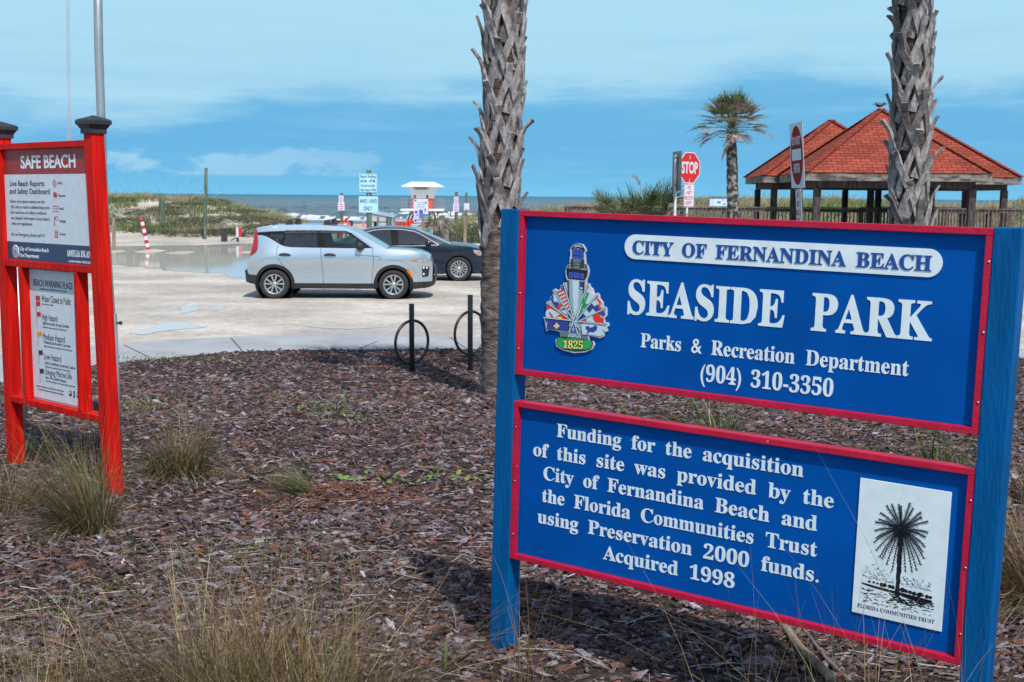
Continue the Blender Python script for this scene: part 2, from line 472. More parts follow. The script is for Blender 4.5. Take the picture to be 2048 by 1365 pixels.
# rolling breakers: low ridges of water and white water standing above the sheet
mb = MB()
wave_m = pmat('breaker water', (.10, .15, .17), .5, var=.25, scale=.5, bump=.5, bscale=3, spec=.35)
foam_m = pmat('white water', (.62, .66, .70), .95, var=.2, scale=.9, col2=(.8, .82, .85), bump=.8, bscale=3, spec=.1)
for (y0, xa, xb, h, foamy) in ((196, -46, -20, .75, 1), (204, -26, -6, .9, 1), (214, -60, -30, .8, 1), (226, -40, -12, .8, 0), (240, -30, 4, .9, 1), (262, -70, -30, .9, 0), (285, -25, 25, 1.0, 0), (330, -90, -20, 1.1, 0), (360, -10, 70, 1.1, 0)):
    n = 130; prev = None
    for i in range(n + 1):
        u = i / n; x = xa + (xb - xa) * u; e = math.sin(math.pi * u) ** .6
        hh = h * e * (.62 + .7 * noise.noise((x * .45, y0, 0))); yo = y0 + 2.5 * noise.noise((x * .07, y0 * 1.3, 3))
        row = [(x, yo - 3.2, -1.57), (x, yo - 1.4, -1.57 + hh * .55), (x, yo - .4, -1.57 + hh), (x, yo + 1.2, -1.57 + hh * .6), (x, yo + 4, -1.57)]
        b0 = len(mb.v); mb.v.extend(row)
        if prev is not None:
            for k in range(4):
                mb.f.append((prev + k, b0 + k, b0 + k + 1, prev + k + 1))
                mb.m.append(1 if (foamy and k < 2 and noise.noise((x * .8, y0, 7)) > -.08) else 0); mb.sm.append(True)
        prev = b0
tag(mb.build('sea_surf', [wave_m, foam_m]), kind='structure')

# puddles left by rain on the sandy lot
water = bpy.data.materials.new('puddle water'); water.use_nodes = True
b = water.node_tree.nodes['Principled BSDF']
b.inputs['Base Color'].default_value = (.56, .545, .51, 1); b.inputs['Roughness'].default_value = .05; b.inputs['IOR'].default_value = 1.16
b.inputs['Specular IOR Level'].default_value = .5
tt = water.node_tree; nn = tt.nodes.new('ShaderNodeTexNoise'); nn.inputs['Scale'].default_value = 1.5; nn.inputs['Detail'].default_value = 3
cc = tt.nodes.new('ShaderNodeTexCoord'); tt.links.new(cc.outputs['Object'], nn.inputs['Vector'])
bp = tt.nodes.new('ShaderNodeBump'); bp.inputs['Strength'].default_value = .025; bp.inputs['Distance'].default_value = .05
tt.links.new(nn.outputs[0], bp.inputs['Height']); tt.links.new(bp.outputs[0], b.inputs['Normal'])
def puddle(pix, seed, wob=.25):
    pts = [on(*p) for p in pix]; n = len(pts); out = []
    for i in range(n):                          # a closed curve through the points, ragged at its edge
        p0, p1, p2, p3 = (pts[(i + k - 1) % n] for k in range(4))
        for s in range(10):
            t = s / 10
            q = .5 * ((2 * p1) + (p2 - p0) * t + (2 * p0 - 5 * p1 + 4 * p2 - p3) * t * t + (3 * p1 - p0 - 3 * p2 + p3) * t ** 3)
            k = noise.noise((q.x * .9 + seed, q.y * .5, seed)) + .6 * noise.noise((q.x * 2.7, q.y * 1.4 + seed, seed))
            out.append((q.x + wob * k, q.y + wob * 1.6 * k))
    Vd, Ed, Fd, *_ = delaunay_2d_cdt([Vector(q) for q in out], [(i, (i + 1) % len(out)) for i in range(len(out))], [], 1, 1e-4)
    me = bpy.data.meshes.new('puddle')
    me.from_pydata([(v.x, v.y, .006) for v in Vd], [], [tuple(f) if (Vd[f[1]] - Vd[f[0]]).cross(Vd[f[2]] - Vd[f[0]]) > 0 else tuple(f)[::-1] for f in Fd])
    me.materials.append(water); ob = bpy.data.objects.new('puddle', me); C.objects.link(ob); tag(ob, kind='structure')
puddle([(100, 493), (232, 494), (330, 491), (400, 491), (470, 488), (560, 487), (640, 490), (650, 505), (620, 525), (545, 556), (470, 556), (445, 550), (420, 548), (365, 544), (330, 540), (290, 538), (230, 531), (140, 529)], 1.3, .3)
puddle([(262, 665), (300, 657), (330, 646), (362, 645), (380, 650), (418, 654), (370, 659), (320, 664), (290, 670)], 4.1, .1)
puddle([(362, 618), (378, 612), (400, 615), (392, 622), (370, 627)], 7.7, .08)
puddle([(612, 653), (650, 651), (705, 656), (770, 655), (700, 659), (640, 657)], 2.2, .05)
puddle([(425, 619), (440, 615), (450, 618), (434, 621)], 9.2, .05)
# dry crests of sand standing out of the large puddle
def islet(cx, cy, rx, ry, h, seed):
    c0 = on(cx, cy); m = MB(); n = 26
    m.v.append((c0.x, c0.y, h))
    for ring, f in ((.5, .8), (1.0, -.02)):
        for k in range(n):
            a = 2 * math.pi * k / n; w = 1 + .3 * noise.noise((math.cos(a) * 1.5 + seed, math.sin(a) * 1.5, seed))
            m.v.append((c0.x + rx * ring * w * math.cos(a), c0.y + ry * ring * w * math.sin(a), h * f))
    m.f = [(0, 1 + k, 1 + (k + 1) % n) for k in range(n)] + [(1 + k, 1 + n + k, 1 + n + (k + 1) % n, 1 + (k + 1) % n) for k in range(n)]
    m.m = [0] * len(m.f); m.sm = [True] * len(m.f)
    tag(m.build('sand_islet_ground', dune_m), kind='structure')
islet(361, 506, .55, 1.1, .05, 1); islet(497, 505, .35, .8, .04, 5)

# sidewalk: a slab curving round the bed
walk_m = pmat('concrete', (0.36, 0.37, 0.38), .9, var=.10, scale=1.3, col2=(0.42, 0.43, 0.435), bump=.25, bscale=40, spec=.2)
near_px = [(-420, 900), (-200, 838), (0, 783), (120, 751), (240, 728), (310, 720), (400, 711), (480, 705), (600, 702), (825, 700), (960, 700), (1300, 703), (1800, 712), (2300, 725)]
far_px = [(-420, 742), (-200, 728), (0, 712), (120, 699), (241, 687.6), (330, 681), (440, 676), (539, 672.4), (620, 670.5), (754, 669), (888, 674), (1300, 682), (1800, 692), (2300, 704)]
NE = [on(x, y, .03) for x, y in near_px]; FE = [on(x, y, .03) for x, y in far_px]
def dens(P, k=8):
    out = []
    for i in range(len(P) - 1):
        p0, p1, p2, p3 = P[max(i - 1, 0)], P[i], P[i + 1], P[min(i + 2, len(P) - 1)]
        for s in range(k):
            t = s / k
            out.append(.5 * ((2 * p1) + (p2 - p0) * t + (2 * p0 - 5 * p1 + 4 * p2 - p3) * t * t + (3 * p1 - p0 - 3 * p2 + p3) * t ** 3))
    return out + [P[-1]]
ND, FD = dens(NE), dens(FE)
mb = MB(); k = len(ND)
for p, q in zip(ND, FD):
    mb.v += [(p.x, p.y, -.06), (p.x, p.y, .034), (q.x, q.y, .034), (q.x, q.y, -.06)]
for i in range(k - 1):
    o = 4 * i
    for j in range(3): mb.f.append((o + j, o + 4 + j, o + 5 + j, o + 1 + j)); mb.m.append(0); mb.sm.append(False)
tag(mb.build('sidewalk_pavement', walk_m), kind='structure')
joint_m = pmat('joint dirt', (.12, .11, .10), .95)
mb = MB()
for p, q in (((248, 690), (318, 724)), ((462, 676), (486, 704)), ((717, 698), (755, 683)), ((60, 706), (150, 742)), ((900, 675), (935, 699))):
    a, b = on(*p, .037), on(*q, .037); d = (b - a).normalized().cross(Vector((0, 0, 1))) * .012
    mb.add([(a - d)[:], (a + d)[:], (b + d)[:], (b - d)[:]], [(0, 1, 2, 3)])
for i in range(len(FD) - 1):
    a, b = FD[i], FD[i + 1]; w = .05 + .03 * noise.noise((a.x * 2, a.y, 0))
    mb.add([(a.x, a.y + .003, .003), (b.x, b.y + .003, .003), (b.x, b.y + w, .003), (a.x, a.y + w, .003)], [(0, 1, 2, 3)])
tag(mb.build('pavement_joint', joint_m), kind='structure')

# mulch bed
bed_m = pmat('mulch fines', (.035, .025, .022), .95, var=.4, scale=30, col2=(.085, .058, .048), bump=1, bscale=90, spec=.2)
BED = [(p.x, p.y) for p in ND]
bxs = np.array([p[0] for p in BED]); bys = np.array([p[1] for p in BED])
order = np.argsort(bxs)
def bed_far(x):
    return np.interp(x, bxs[order], bys[order])
gx = np.linspace(-11, 13, 160); tv = np.linspace(0, 1, 120)
X = np.repeat(gx[None], len(tv), 0); fy = bed_far(gx)
Y = 1.0 + (fy[None] - .01 - 1.0) * tv[:, None]
lump = vnoise(X, Y, .9, 4.0) * .03 + vnoise(X, Y, 3.0, 1.0) * .012
Zb = bed_z(X, Y) + lump * np.clip((fy[None] - Y) / 1.5, 0, 1)
V = np.stack([X, Y, Zb], -1).reshape(-1, 3); n_x = len(gx)
I, J = np.meshgrid(np.arange(n_x - 1), np.arange(len(tv) - 1)); a = (J * n_x + I).ravel()
o = np_mesh('mulch_bed_ground', V, np.stack([a, a + 1, a + n_x + 1, a + n_x], 1), bed_m, smooth=True); tag(o, kind='structure')
def bed_surface(x, y):
    return bed_z(x, y) + (vnoise(x, y, .9, 4.0) * .03 + vnoise(x, y, 3.0, 1.0) * .012) * np.clip((bed_far(x) - y) / 1.5, 0, 1)

# bark chips, thousands of them: flakes of several outlines
def chip_variants(n=14):
    out = []
    for i in range(n):
        k = 7; ang = np.sort(rng.uniform(0, 2 * np.pi, k) * .35 + np.linspace(0, 2 * np.pi, k, endpoint=False) * 1.0)
        r = rng.uniform(.65, 1.1, k)
        px = np.cos(ang) * r; py = np.sin(ang) * r * rng.uniform(.24, .55)
        top = np.stack([px * .92, py * .85, rng.uniform(.10, .24, k) + .1 * np.sin(px * 2)], 1)
        bot = np.stack([px, py, rng.uniform(-.1, 0.0, k)], 1)
        mid = np.array([[0, 0, rng.uniform(.16, .3)]])
        out.append(np.concatenate([top, bot, mid]))
    tri = []
    for j in range(7):
        q = (j + 1) % 7
        tri += [(j, q, 14), (7 + j, 7 + q, q), (7 + j, q, j)]
    return np.array(out), np.array(tri)
CV, CT = chip_variants()
def scatter(n, ymin, ymax, size):
    y = rng.uniform(ymin, ymax, n * 3); x = rng.uniform(-1, 1, n * 3) * (.49 * y + .5)
    ok = (y < bed_far(x) - .03); x, y = x[ok][:n], y[ok][:n]
    return x, y, rng.lognormal(0, .42, len(x)) * size
px_, py_, ps_ = [], [], []
for n, a, b_, s_ in ((11000, 2.6, 5.0, .021), (20000, 4.8, 7.2, .022), (24000, 7.0, 10.5, .024), (30000, 10.3, 18.6, .029)):
    x, y, s_ = scatter(n, a, b_, s_); px_.append(x); py_.append(y); ps_.append(s_)
px_, py_, ps_ = map(np.concatenate, (px_, py_, ps_))
n = len(px_)
yaw = rng.normal(0, .75, n) + rng.choice([0, np.pi], n); pit = rng.normal(0, .3, n); rol = rng.normal(0, .35, n)
cy, sy, cp, sp, cr, sr = np.cos(yaw), np.sin(yaw), np.cos(pit), np.sin(pit), np.cos(rol), np.sin(rol)
R = np.stack([np.stack([cy * cp, cy * sp * sr - sy * cr, cy * sp * cr + sy * sr], -1), np.stack([sy * cp, sy * sp * sr + cy * cr, sy * sp * cr - cy * sr], -1), np.stack([-sp, cp * sr, cp * cr], -1)], 1)
base = CV[rng.integers(0, len(CV), n)] * np.minimum(ps_, .075)[:, None, None]
V = np.einsum('nij,nkj->nki', R, base)
zz = bed_surface(px_, py_) + rng.uniform(0, .016, n)
V += np.stack([px_, py_, zz], -1)[:, None, :]
pal = np.array([(.115, .10, .105), (.17, .15, .155), (.10, .066, .055), (.075, .045, .036), (.19, .095, .062), (.045, .034, .032), (.24, .225, .23), (.33, .32, .325), (.15, .085, .06), (.13, .105, .10)])
pr = np.array([.16, .14, .15, .12, .06, .10, .08, .025, .07, .095]); pr /= pr.sum()
cc = pal[rng.choice(len(pal), n, p=pr)] * rng.uniform(.75, 1.3, n)[:, None] * np.array([1.06, .93, .99])
F = (CT[None] + (np.arange(n) * 15)[:, None, None]).reshape(-1, 3)
chip_m = pmat('bark chip', (.1, .08, .07), .85, var=.35, scale=70, bump=.5, bscale=160, spec=.3, attr=True)
o = np_mesh('bark_mulch', V.reshape(-1, 3), F, chip_m, cols=np.repeat(cc, 15, 0)); tag(o, 'brown and grey bark chips covering the planting bed', kind='stuff')

# straw, needles and twigs lying in the mulch, and a rusty patch of shredded bark
n = 5200
y = np.concatenate([rng.uniform(2.8, 7, n // 2), rng.uniform(7, 15, n - n // 2)]); x = rng.uniform(-1, 1, n) * (.49 * y + .4)
ok = y < bed_far(x) - .1; x, y = x[ok], y[ok]; n = len(x); z = bed_surface(x, y) + rng.uniform(.008, .028, n)
th = rng.normal(0, .9, n); L = rng.lognormal(0, .5, n) * .055; w = rng.uniform(.0012, .0034, n); ti = rng.normal(0, .18, n)
d = np.stack([np.cos(th), np.sin(th), ti], 1) * L[:, None]; sd = np.stack([-np.sin(th), np.cos(th), np.zeros(n)], 1) * w[:, None]; up_ = np.array([0, 0, 1.0]) * w[:, None] * 1.2
c = np.stack([x, y, z], 1); bend = sd / w[:, None] * (rng.normal(0, .12, n) * L)[:, None]
V = np.stack([c - d - sd, c - d + sd, c - d + up_, c + bend - sd, c + bend + sd, c + bend + up_, c + d - sd * .5, c + d + sd * .5, c + d + up_ * .5], 1)
f0 = np.array([(0, 3, 5, 2), (1, 2, 5, 4), (0, 1, 4, 3), (3, 6, 8, 5), (4, 5, 8, 7), (3, 4, 7, 6)])
F = (f0[None] + (np.arange(n) * 9)[:, None, None]).reshape(-1, 4)
pal2 = np.array([(.30, .255, .20), (.22, .20, .19), (.36, .34, .32), (.20, .12, .075), (.12, .09, .07)]); cc = pal2[rng.integers(0, 5, n)] * rng.uniform(.7, 1.2, n)[:, None]
o = np_mesh('mulch_litter', V.reshape(-1, 3), F, chip_m, cols=np.repeat(cc, 9, 0)); tag(o, 'thin twigs, straws and needles strewn over the mulch', kind='stuff')
c0 = on_bed(655, 985); n = 1500
x = c0.x + rng.normal(.05, .34, n); y = c0.y + rng.normal(0, .22, n); z = bed_surface(x, y) + .012 + .035 * np.exp(-((x - c0.x) / .3) ** 2 - ((y - c0.y) / .2) ** 2) * rng.random(n)
th = rng.uniform(0, np.pi, n); L = rng.uniform(.006, .022, n); w = rng.uniform(.0015, .004, n)
d = np.stack([np.cos(th), np.sin(th), rng.normal(0, .25, n)], 1) * L[:, None]; sd = np.stack([-np.sin(th), np.cos(th), np.zeros(n)], 1) * w[:, None]; up_ = np.array([0, 0, 1.0]) * w[:, None]; c = np.stack([x, y, z], 1)
V = np.stack([c - d - sd, c - d + sd, c + d + sd, c + d - sd, c - d + up_, c + d + up_], 1)
F = (np.array([(0, 1, 2, 3), (0, 3, 5, 4), (1, 4, 5, 2)])[None] + (np.arange(n) * 6)[:, None, None]).reshape(-1, 4)
cc = np.array([(.17, .072, .045)]) * rng.uniform(.6, 1.5, n)[:, None]
o = np_mesh('shredded_bark', V.reshape(-1, 3), F, chip_m, cols=np.repeat(cc, 6, 0)); tag(o, 'rusty patch of shredded bark around the small leaning tuft', kind='stuff')

# ================================================================== the blue park sign
blue = pmat('sign blue', (0.0, 0.078, 0.345), .55, var=.10, scale=3, spec=.06, bump=.04, bscale=120)
post_blue = pmat('post blue paint', (0.0, 0.088, 0.265), .5, var=.14, scale=4, stretch=(4, 4, .6), spec=.10, chips=((.35, .42, .48), 16, .735, .6), bump=.3, bscale=26)
crimson = pmat('crimson paint', (0.47, 0.008, 0.042), .5, var=.12, scale=10, spec=.3, chips=((.62, .45, .46), 22, .71, .8), bump=.15, bscale=50)
white_l = pmat('letter white', (0.70, 0.79, 0.82), .5, var=.05, scale=20)
blue_l = pmat('letter blue', (0.003, 0.06, 0.29), .45, var=.06)
steel = pmat('screw steel', (.45, .46, .47), .35, metal=1, var=.1)
yaw = -0.6089; rl = -0.018; ln = -0.0085
Rv = Vector((math.cos(yaw), math.sin(yaw), 0)); Nv = Vector((math.sin(yaw), -math.cos(yaw), 0)); Zv = Vector((0, 0, 1))
Zv = Zv * math.cos(ln) + Nv * math.sin(ln); Nv = Rv.cross(Zv)
Rv, Zv = Rv * math.cos(rl) + Zv * math.sin(rl), -Rv * math.sin(rl) + Zv * math.cos(rl)
SW, BASE = 1.8534, 1.95
Osign = Vector((0.0243, 4.93, CAMZ - 0.0569))
org = Osign + Rv * (SW / 2) - Zv * BASE
M = Matrix((Rv, -Nv, Zv)).transposed().to_4x4(); M.translation = org
sign = thing('park_sign', 'large blue park sign with two red framed panels of white raised lettering', 'sign', matrix=M)
U = lambda u: u - SW / 2
Hh = lambda h: h + BASE
for u0 in (-.0895, SW + .0005):
    p = MB().box(U(u0), U(u0 + .089), -.003, .087, -.12, Hh(.004)); p.build('post', post_blue, sign, bevel=.005)
def frame(h0, h1, name):
    f = MB(); w = .023
    f.box(U(0), U(SW), 0, .06, Hh(h0 - w), Hh(h0)); f.box(U(0), U(SW), 0, .06, Hh(h1), Hh(h1 + w))
    f.box(U(0), U(w), .0006, .0594, Hh(h1 + w), Hh(h0 - w)); f.box(U(SW - w), U(SW), .0006, .0594, Hh(h1 + w), Hh(h0 - w))
    return f
REC = .024
def panel(h0, h1):
    w = .0235
    p = MB().box(U(w), U(SW - w), REC, REC + .025, Hh(h1 + w), Hh(h0 - w)).build('panel', blue, sign)
    frame(h0, h1, '').build('frame', crimson, p, bevel=.002)
    for u in (.012, SW - .012):
        for k in (.16, .5, .84): MB().lathe([(0, -.002), (.004, -.002), (.0045, 0)], 8, axis='y', c=(U(u) + .004, 0, Hh(h0 + (h1 - h0) * k))).build('screw', steel, p)
    return p
up = panel(0, -.6771); low = panel(-.7903, -1.4653)
# white plaque with round ends, blue letters standing on it
pl = MB(); cz = -.1235; r = .0473; poly = []
for k in range(25):
    a = math.pi / 2 + math.pi * k / 24; poly.append((U(.489 + r + r * math.cos(a)), Hh(cz + r * math.sin(a))))
for k in range(25):
    a = -math.pi / 2 + math.pi * k / 24; poly.append((U(1.695 - r + r * math.cos(a)), Hh(cz + r * math.sin(a))))
pl.prism(poly, REC - .005, REC + .001)
pl = pl.build('name_plate', white_l, up)
t = MB(); t.text('CITY OF FERNANDINA BEACH', U(.526), U(1.661), Hh(-.150), .051, REC - .0075, .003, 0, 'serif', 1.75, .012)
t.build('raised_lettering', blue_l, pl, bevel=.0008)
t = MB(); t.text('SEASIDE PARK', U(.511), U(1.677), Hh(-.3825), .131, REC - .0025, .0035, 0, 'serif', 2.3, .012); t.build('raised_lettering', white_l, up, bevel=.0008); t = MB()
t.text('Parks & Recreation Department', U(.575), U(1.608), Hh(-.510), .055, REC - .0025, .0035, 0, 'serif', 2.0, .004); t.build('raised_lettering', white_l, up, bevel=.0008); t = MB()
t.text('(904) 310-3350', U(.836), U(1.35), Hh(-.613), .0625, REC - .0025, .0035, 0, 'serif', 1.6, .004)
t.build('raised_lettering', white_l, up, bevel=.0008)
for body, u0, u1, h in (('Funding for the acquisition', .203, 1.259, -.916), ('of this site was provided by the', .091, 1.377, -1.0115), ('City of Fernandina Beach and', .145, 1.321, -1.1045), ('the Florida Communities Trust', .142, 1.327, -1.199), ('using Preservation 2000 funds.', .123, 1.339, -1.292), ('Acquired 1998', .443, 1.016, -1.384)):
    t = MB().text(body, U(u0), U(u1), Hh(h), .056, REC - .0025, .0035, 0, 'serif', 1.9, .004); t.build('raised_lettering', white_l, low, bevel=.0008)

# the lighthouse emblem with its fan of flags
COL = {}
def flat(name, r, g, b, rough=.5):
    return pmat('paint ' + name, lin(r, g, b), rough, var=.05, scale=25)
EM = ['edge', 'black', 'grey', 'pale', 'blue', 'navy', 'red', 'green', 'gold', 'lightgrey', 'dark']
EMM = [flat('edge', 195, 198, 200), flat('black', 25, 25, 32), flat('grey', 105, 115, 122), flat('pale', 190, 212, 220), flat('blue', 55, 85, 190), flat('navy', 45, 60, 150), flat('red', 228, 45, 40), flat('green', 30, 160, 85), flat('gold', 245, 225, 110), flat('lightgrey', 150, 170, 178), flat('dark', 60, 62, 72)]
e = MB()
def EMP(x, y):
    a, b = x / 983, y / 1365
    u = (1 - a) * (1 - b) * .068 + a * (1 - b) * .487 + (1 - a) * b * .086 + a * b * .509
    h = (1 - a) * (1 - b) * -.097 + a * (1 - b) * -.079 + (1 - a) * b * -.610 + a * b * -.567
    return U(u), Hh(h)
def E(poly, col, layer):
    y1 = REC - .008 - layer * .0005
    e.prism([EMP(*p) for p in poly], y1, y1 + .0018 if layer else REC + .001, EM.index(col))
def EL(x0, y0, x1, y1, w, col, layer):
    dx, dy = x1 - x0, y1 - y0; L = math.hypot(dx, dy); nx, ny = -dy / L * w / 2, dx / L * w / 2
    E([(x0 + nx, y0 + ny), (x1 + nx, y1 + ny), (x1 - nx, y1 - ny), (x0 - nx, y0 - ny)], col, layer)
def EC(cx, cy, rx, ry, col, layer, n=20):
    E([(cx + rx * math.cos(2 * math.pi * k / n), cy + ry * math.sin(2 * math.pi * k / n)) for k in range(n)], col, layer)
E([(490, 94), (540, 105), (572, 150), (578, 180), (565, 195), (568, 250), (572, 310), (598, 345), (608, 400), (600, 450), (582, 500), (582, 530), (612, 530), (622, 565), (650, 590), (662, 640), (700, 630), (722, 660), (722, 690), (755, 730), (762, 780), (792, 790), (800, 825), (798, 880), (772, 920), (776, 950), (812, 955), (820, 990), (800, 1010), (805, 1050), (775, 1062), (770, 1105), (730, 1128), (610, 1098), (608, 1148), (655, 1160), (668, 1200), (645, 1250), (560, 1282), (450, 1290), (330, 1262), (250, 1215), (240, 1150), (262, 1122), (292, 1108), (292, 1058), (180, 1032), (138, 1050), (128, 985), (110, 900), (138, 880), (128, 850), (150, 790), (135, 750), (150, 720), (185, 720), (180, 690), (215, 650), (208, 600), (235, 585), (262, 605), (292, 590), (298, 550), (325, 555), (328, 520), (355, 515), (368, 545), (372, 500), (355, 450), (352, 400), (362, 340), (395, 310), (400, 250), (408, 195), (402, 165), (420, 130), (450, 102)], 'edge', 0)
E([(295, 1052), (598, 1080), (600, 1150), (290, 1125)], 'grey', 1); E([(380, 1060), (520, 1072), (520, 1130), (380, 1120)], 'lightgrey', 2)
E([(372, 488), (565, 505), (545, 880), (540, 960), (530, 1080), (380, 1060), (385, 900)], 'dark', 1)
E([(392, 492), (548, 506), (530, 900), (522, 1074), (392, 1060), (405, 880)], 'lightgrey', 2)
E([(430, 494), (500, 500), (490, 900), (445, 900)], 'pale', 3)
E([(362, 360), (600, 385), (590, 450), (562, 498), (380, 478), (365, 430)], 'black', 1)
E([(392, 404), (434, 406), (434, 468), (392, 470)], 'blue', 2); E([(444, 407), (510, 412), (510, 474), (444, 469)], 'blue', 2); E([(520, 414), (556, 420), (554, 480), (520, 475)], 'blue', 2)
EL(458, 420, 498, 460, 12, 'navy', 3); EL(402, 450, 426, 420, 12, 'navy', 3)
E([(410, 262), (560, 270), (556, 368), (410, 362)], 'dark', 2); E([(440, 264), (520, 268), (516, 366), (440, 362)], 'grey', 3)
for yy in (300, 330): EL(368, yy + 20, 420, yy - 2, 4, 'black', 4); EL(420, yy - 2, 548, yy + 6, 4, 'black', 4); EL(548, yy + 6, 598, yy + 40, 4, 'black', 4)
for xx in (372, 392, 452, 516, 572, 590): EL(xx, 305 + abs(xx - 480) * .12, xx - 2, 372 + abs(xx - 480) * .05, 4, 'black', 4)
E([(428, 150), (556, 165), (552, 268), (430, 258)], 'blue', 2)
for xx in (432, 470, 510, 550): EL(xx, 140, xx, 264, 6, 'black', 3)
EL(428, 222, 554, 232, 6, 'black', 3)
for xx in (452, 490, 530): EC(xx, 186, 7, 20, 'navy', 3, 10)
E([(490, 98), (535, 110), (562, 150), (572, 178), (550, 168), (500, 145), (450, 145), (418, 165), (428, 132), (455, 106)], 'black', 3)
E([(490, 106), (525, 116), (548, 142), (500, 130), (440, 138), (462, 112)], 'lightgrey', 4)
E([(510, 506), (550, 514), (548, 598), (510, 588)], 'black', 4); E([(516, 514), (544, 520), (543, 572), (516, 566)], 'navy', 5); E([(516, 568), (543, 574), (543, 590), (516, 584)], 'pale', 5)
E([(418, 985), (466, 990), (464, 1072), (418, 1066)], 'navy', 4); EL(442, 995, 442, 1060, 7, 'pale', 5); EL(424, 1025, 460, 1028, 7, 'pale', 5)
# flags, left side
E([(300, 556), (345, 560), (408, 800), (400, 830), (380, 790)], 'navy', 4)
E([(262, 618), (335, 592), (408, 806), (386, 832), (320, 740)], 'pale', 5)
for k in range(6):
    t0 = k / 6; a0, a1 = (262 + 124 * t0, 618 + 214 * t0), (335 + 73 * t0, 592 + 214 * t0); t1 = t0 + .085
    E([a0, a1, (335 + 73 * t1, 592 + 214 * t1), (262 + 124 * t1, 618 + 214 * t1)], 'red', 6)
for k in range(7): EC(322 + k * 8, 572 + k * 26, 4, 4, 'pale', 5, 6)
E([(215, 640), (240, 625), (330, 780), (385, 850), (385, 862), (300, 800), (185, 730), (180, 690)], 'pale', 3); E([(182, 695), (218, 640), (230, 700), (290, 745), (260, 800), (215, 745)], 'navy', 4); E([(222, 640), (245, 650), (252, 735), (225, 720)], 'pale', 5)
E([(242, 800), (305, 742), (330, 760), (270, 822)], 'red', 5); E([(300, 808), (370, 790), (385, 815), (320, 815)], 'navy', 5); E([(320, 820), (380, 818), (380, 860), (330, 850)], 'pale', 5)
E([(152, 755), (265, 815), (262, 835), (190, 800), (160, 810), (140, 795)], 'red', 5); E([(160, 812), (190, 792), (262, 840), (378, 905), (310, 915), (140, 898), (132, 860)], 'pale', 4)
E([(265, 880), (300, 858), (378, 905), (372, 918), (250, 905)], 'red', 5); E([(262, 898), (300, 890), (325, 912), (262, 910)], 'gold', 6)
E([(172, 835), (195, 850), (205, 870), (225, 890), (205, 900), (185, 880), (175, 860)], 'red', 5)
E([(132, 905), (400, 935), (385, 950), (155, 930), (150, 945), (132, 955)], 'navy', 4); E([(160, 932), (385, 950), (380, 1050), (300, 1040), (200, 1028), (145, 1030), (150, 970)], 'navy', 5)
EC(258, 990, 12, 34, 'gold', 6, 12); EC(240, 992, 14, 12, 'gold', 6, 10); EC(276, 992, 14, 12, 'gold', 6, 10)
# flags, right side
E([(602, 610), (640, 625), (675, 650), (660, 690), (500, 870), (470, 880)], 'pale', 4); E([(592, 622), (618, 632), (522, 868), (500, 868)], 'green', 6); E([(540, 712), (560, 700), (552, 740), (535, 745)], 'green', 6); E([(560, 740), (606, 752), (560, 800), (545, 785)], 'green', 6)
E([(690, 680), (735, 715), (745, 750), (720, 745), (690, 710), (590, 810), (500, 880)], 'red', 5)
E([(690, 700), (725, 745), (702, 760), (672, 775), (640, 740)], 'pale', 6); E([(640, 742), (672, 778), (650, 805), (620, 850), (575, 800)], 'navy', 6); E([(660, 800), (712, 755), (745, 800), (710, 838), (680, 835)], 'navy', 6)
E([(575, 800), (620, 850), (590, 890), (545, 870), (540, 840)], 'pale', 6); E([(650, 806), (690, 836), (640, 880), (600, 880)], 'pale', 6); E([(500, 880), (540, 838), (585, 890), (470, 935)], 'navy', 6); E([(712, 752), (745, 790), (740, 815), (715, 800)], 'red', 7)
E([(775, 830), (785, 870), (765, 882), (730, 862), (700, 860), (560, 905)], 'navy', 5); E([(650, 880), (712, 850), (735, 895), (770, 905), (768, 958), (700, 958), (660, 930)], 'red', 6); E([(580, 915), (650, 880), (680, 950), (590, 945)], 'pale', 6); E([(505, 935), (580, 905), (580, 945)], 'red', 6)
E([(530, 970), (785, 1000), (785, 1045), (765, 1045), (755, 1005), (530, 985)], 'pale', 5); E([(530, 985), (755, 1005), (760, 1090), (730, 1105), (640, 1090), (540, 1082)], 'pale', 6)
E([(575, 1000), (610, 990), (625, 1010), (660, 1000), (680, 985), (705, 1000), (695, 1040), (660, 1062), (620, 1055), (600, 1085), (590, 1075), (602, 1045), (578, 1020)], 'navy', 7)
for x0, y0, x1, y1 in ((340, 530, 495, 1085), (230, 610, 525, 1045), (152, 738, 520, 1000), (122, 900, 800, 972), (598, 552, 395, 1062), (700, 660, 405, 1020), (775, 805, 400, 990)):
    EL(x0, y0, x1, y1, 16, 'black', 8); EL(x0, y0, x1, y1, 10, 'pale', 9); EC(x0, y0, 13, 13, 'black', 9, 10); EC(x0, y0, 9, 9, 'pale', 10, 10)
sc = [(250, 1160)]
for k in range(9):
    for q in range(6):
        a = math.pi - math.pi * q / 5; cx = 285 + k * 43; cy = 1150 + (k > 4) * (k - 4) * 8 - (k < 4) * (4 - k) * 2 - 12
        sc.append((cx + 22 * math.cos(a), cy - 26 * math.sin(a)))
sc += [(652, 1205), (632, 1245), (560, 1265), (450, 1272), (340, 1250), (265, 1210)]
E(sc, 'black', 3)
cxm, cym = 450, 1195
E([(cxm + (x - cxm) * .965, cym + (y - cym) * .86) for x, y in sc], 'green', 4)
a0 = EMP(332, 1232); a1 = EMP(550, 1244)
e.text('1825', a0[0] - .002, a1[0] + .002, a0[1] - .002, .033, REC - .0128, .001, EM.index('dark'), 'serif', 1, .025, dh=a1[1] - a0[1])
e.text('1825', a0[0], a1[0], a0[1], .031, REC - .0136, .001, EM.index('gold'), 'serif', 1, .0, dh=a1[1] - a0[1])
e.build('emblem', EMM, up)

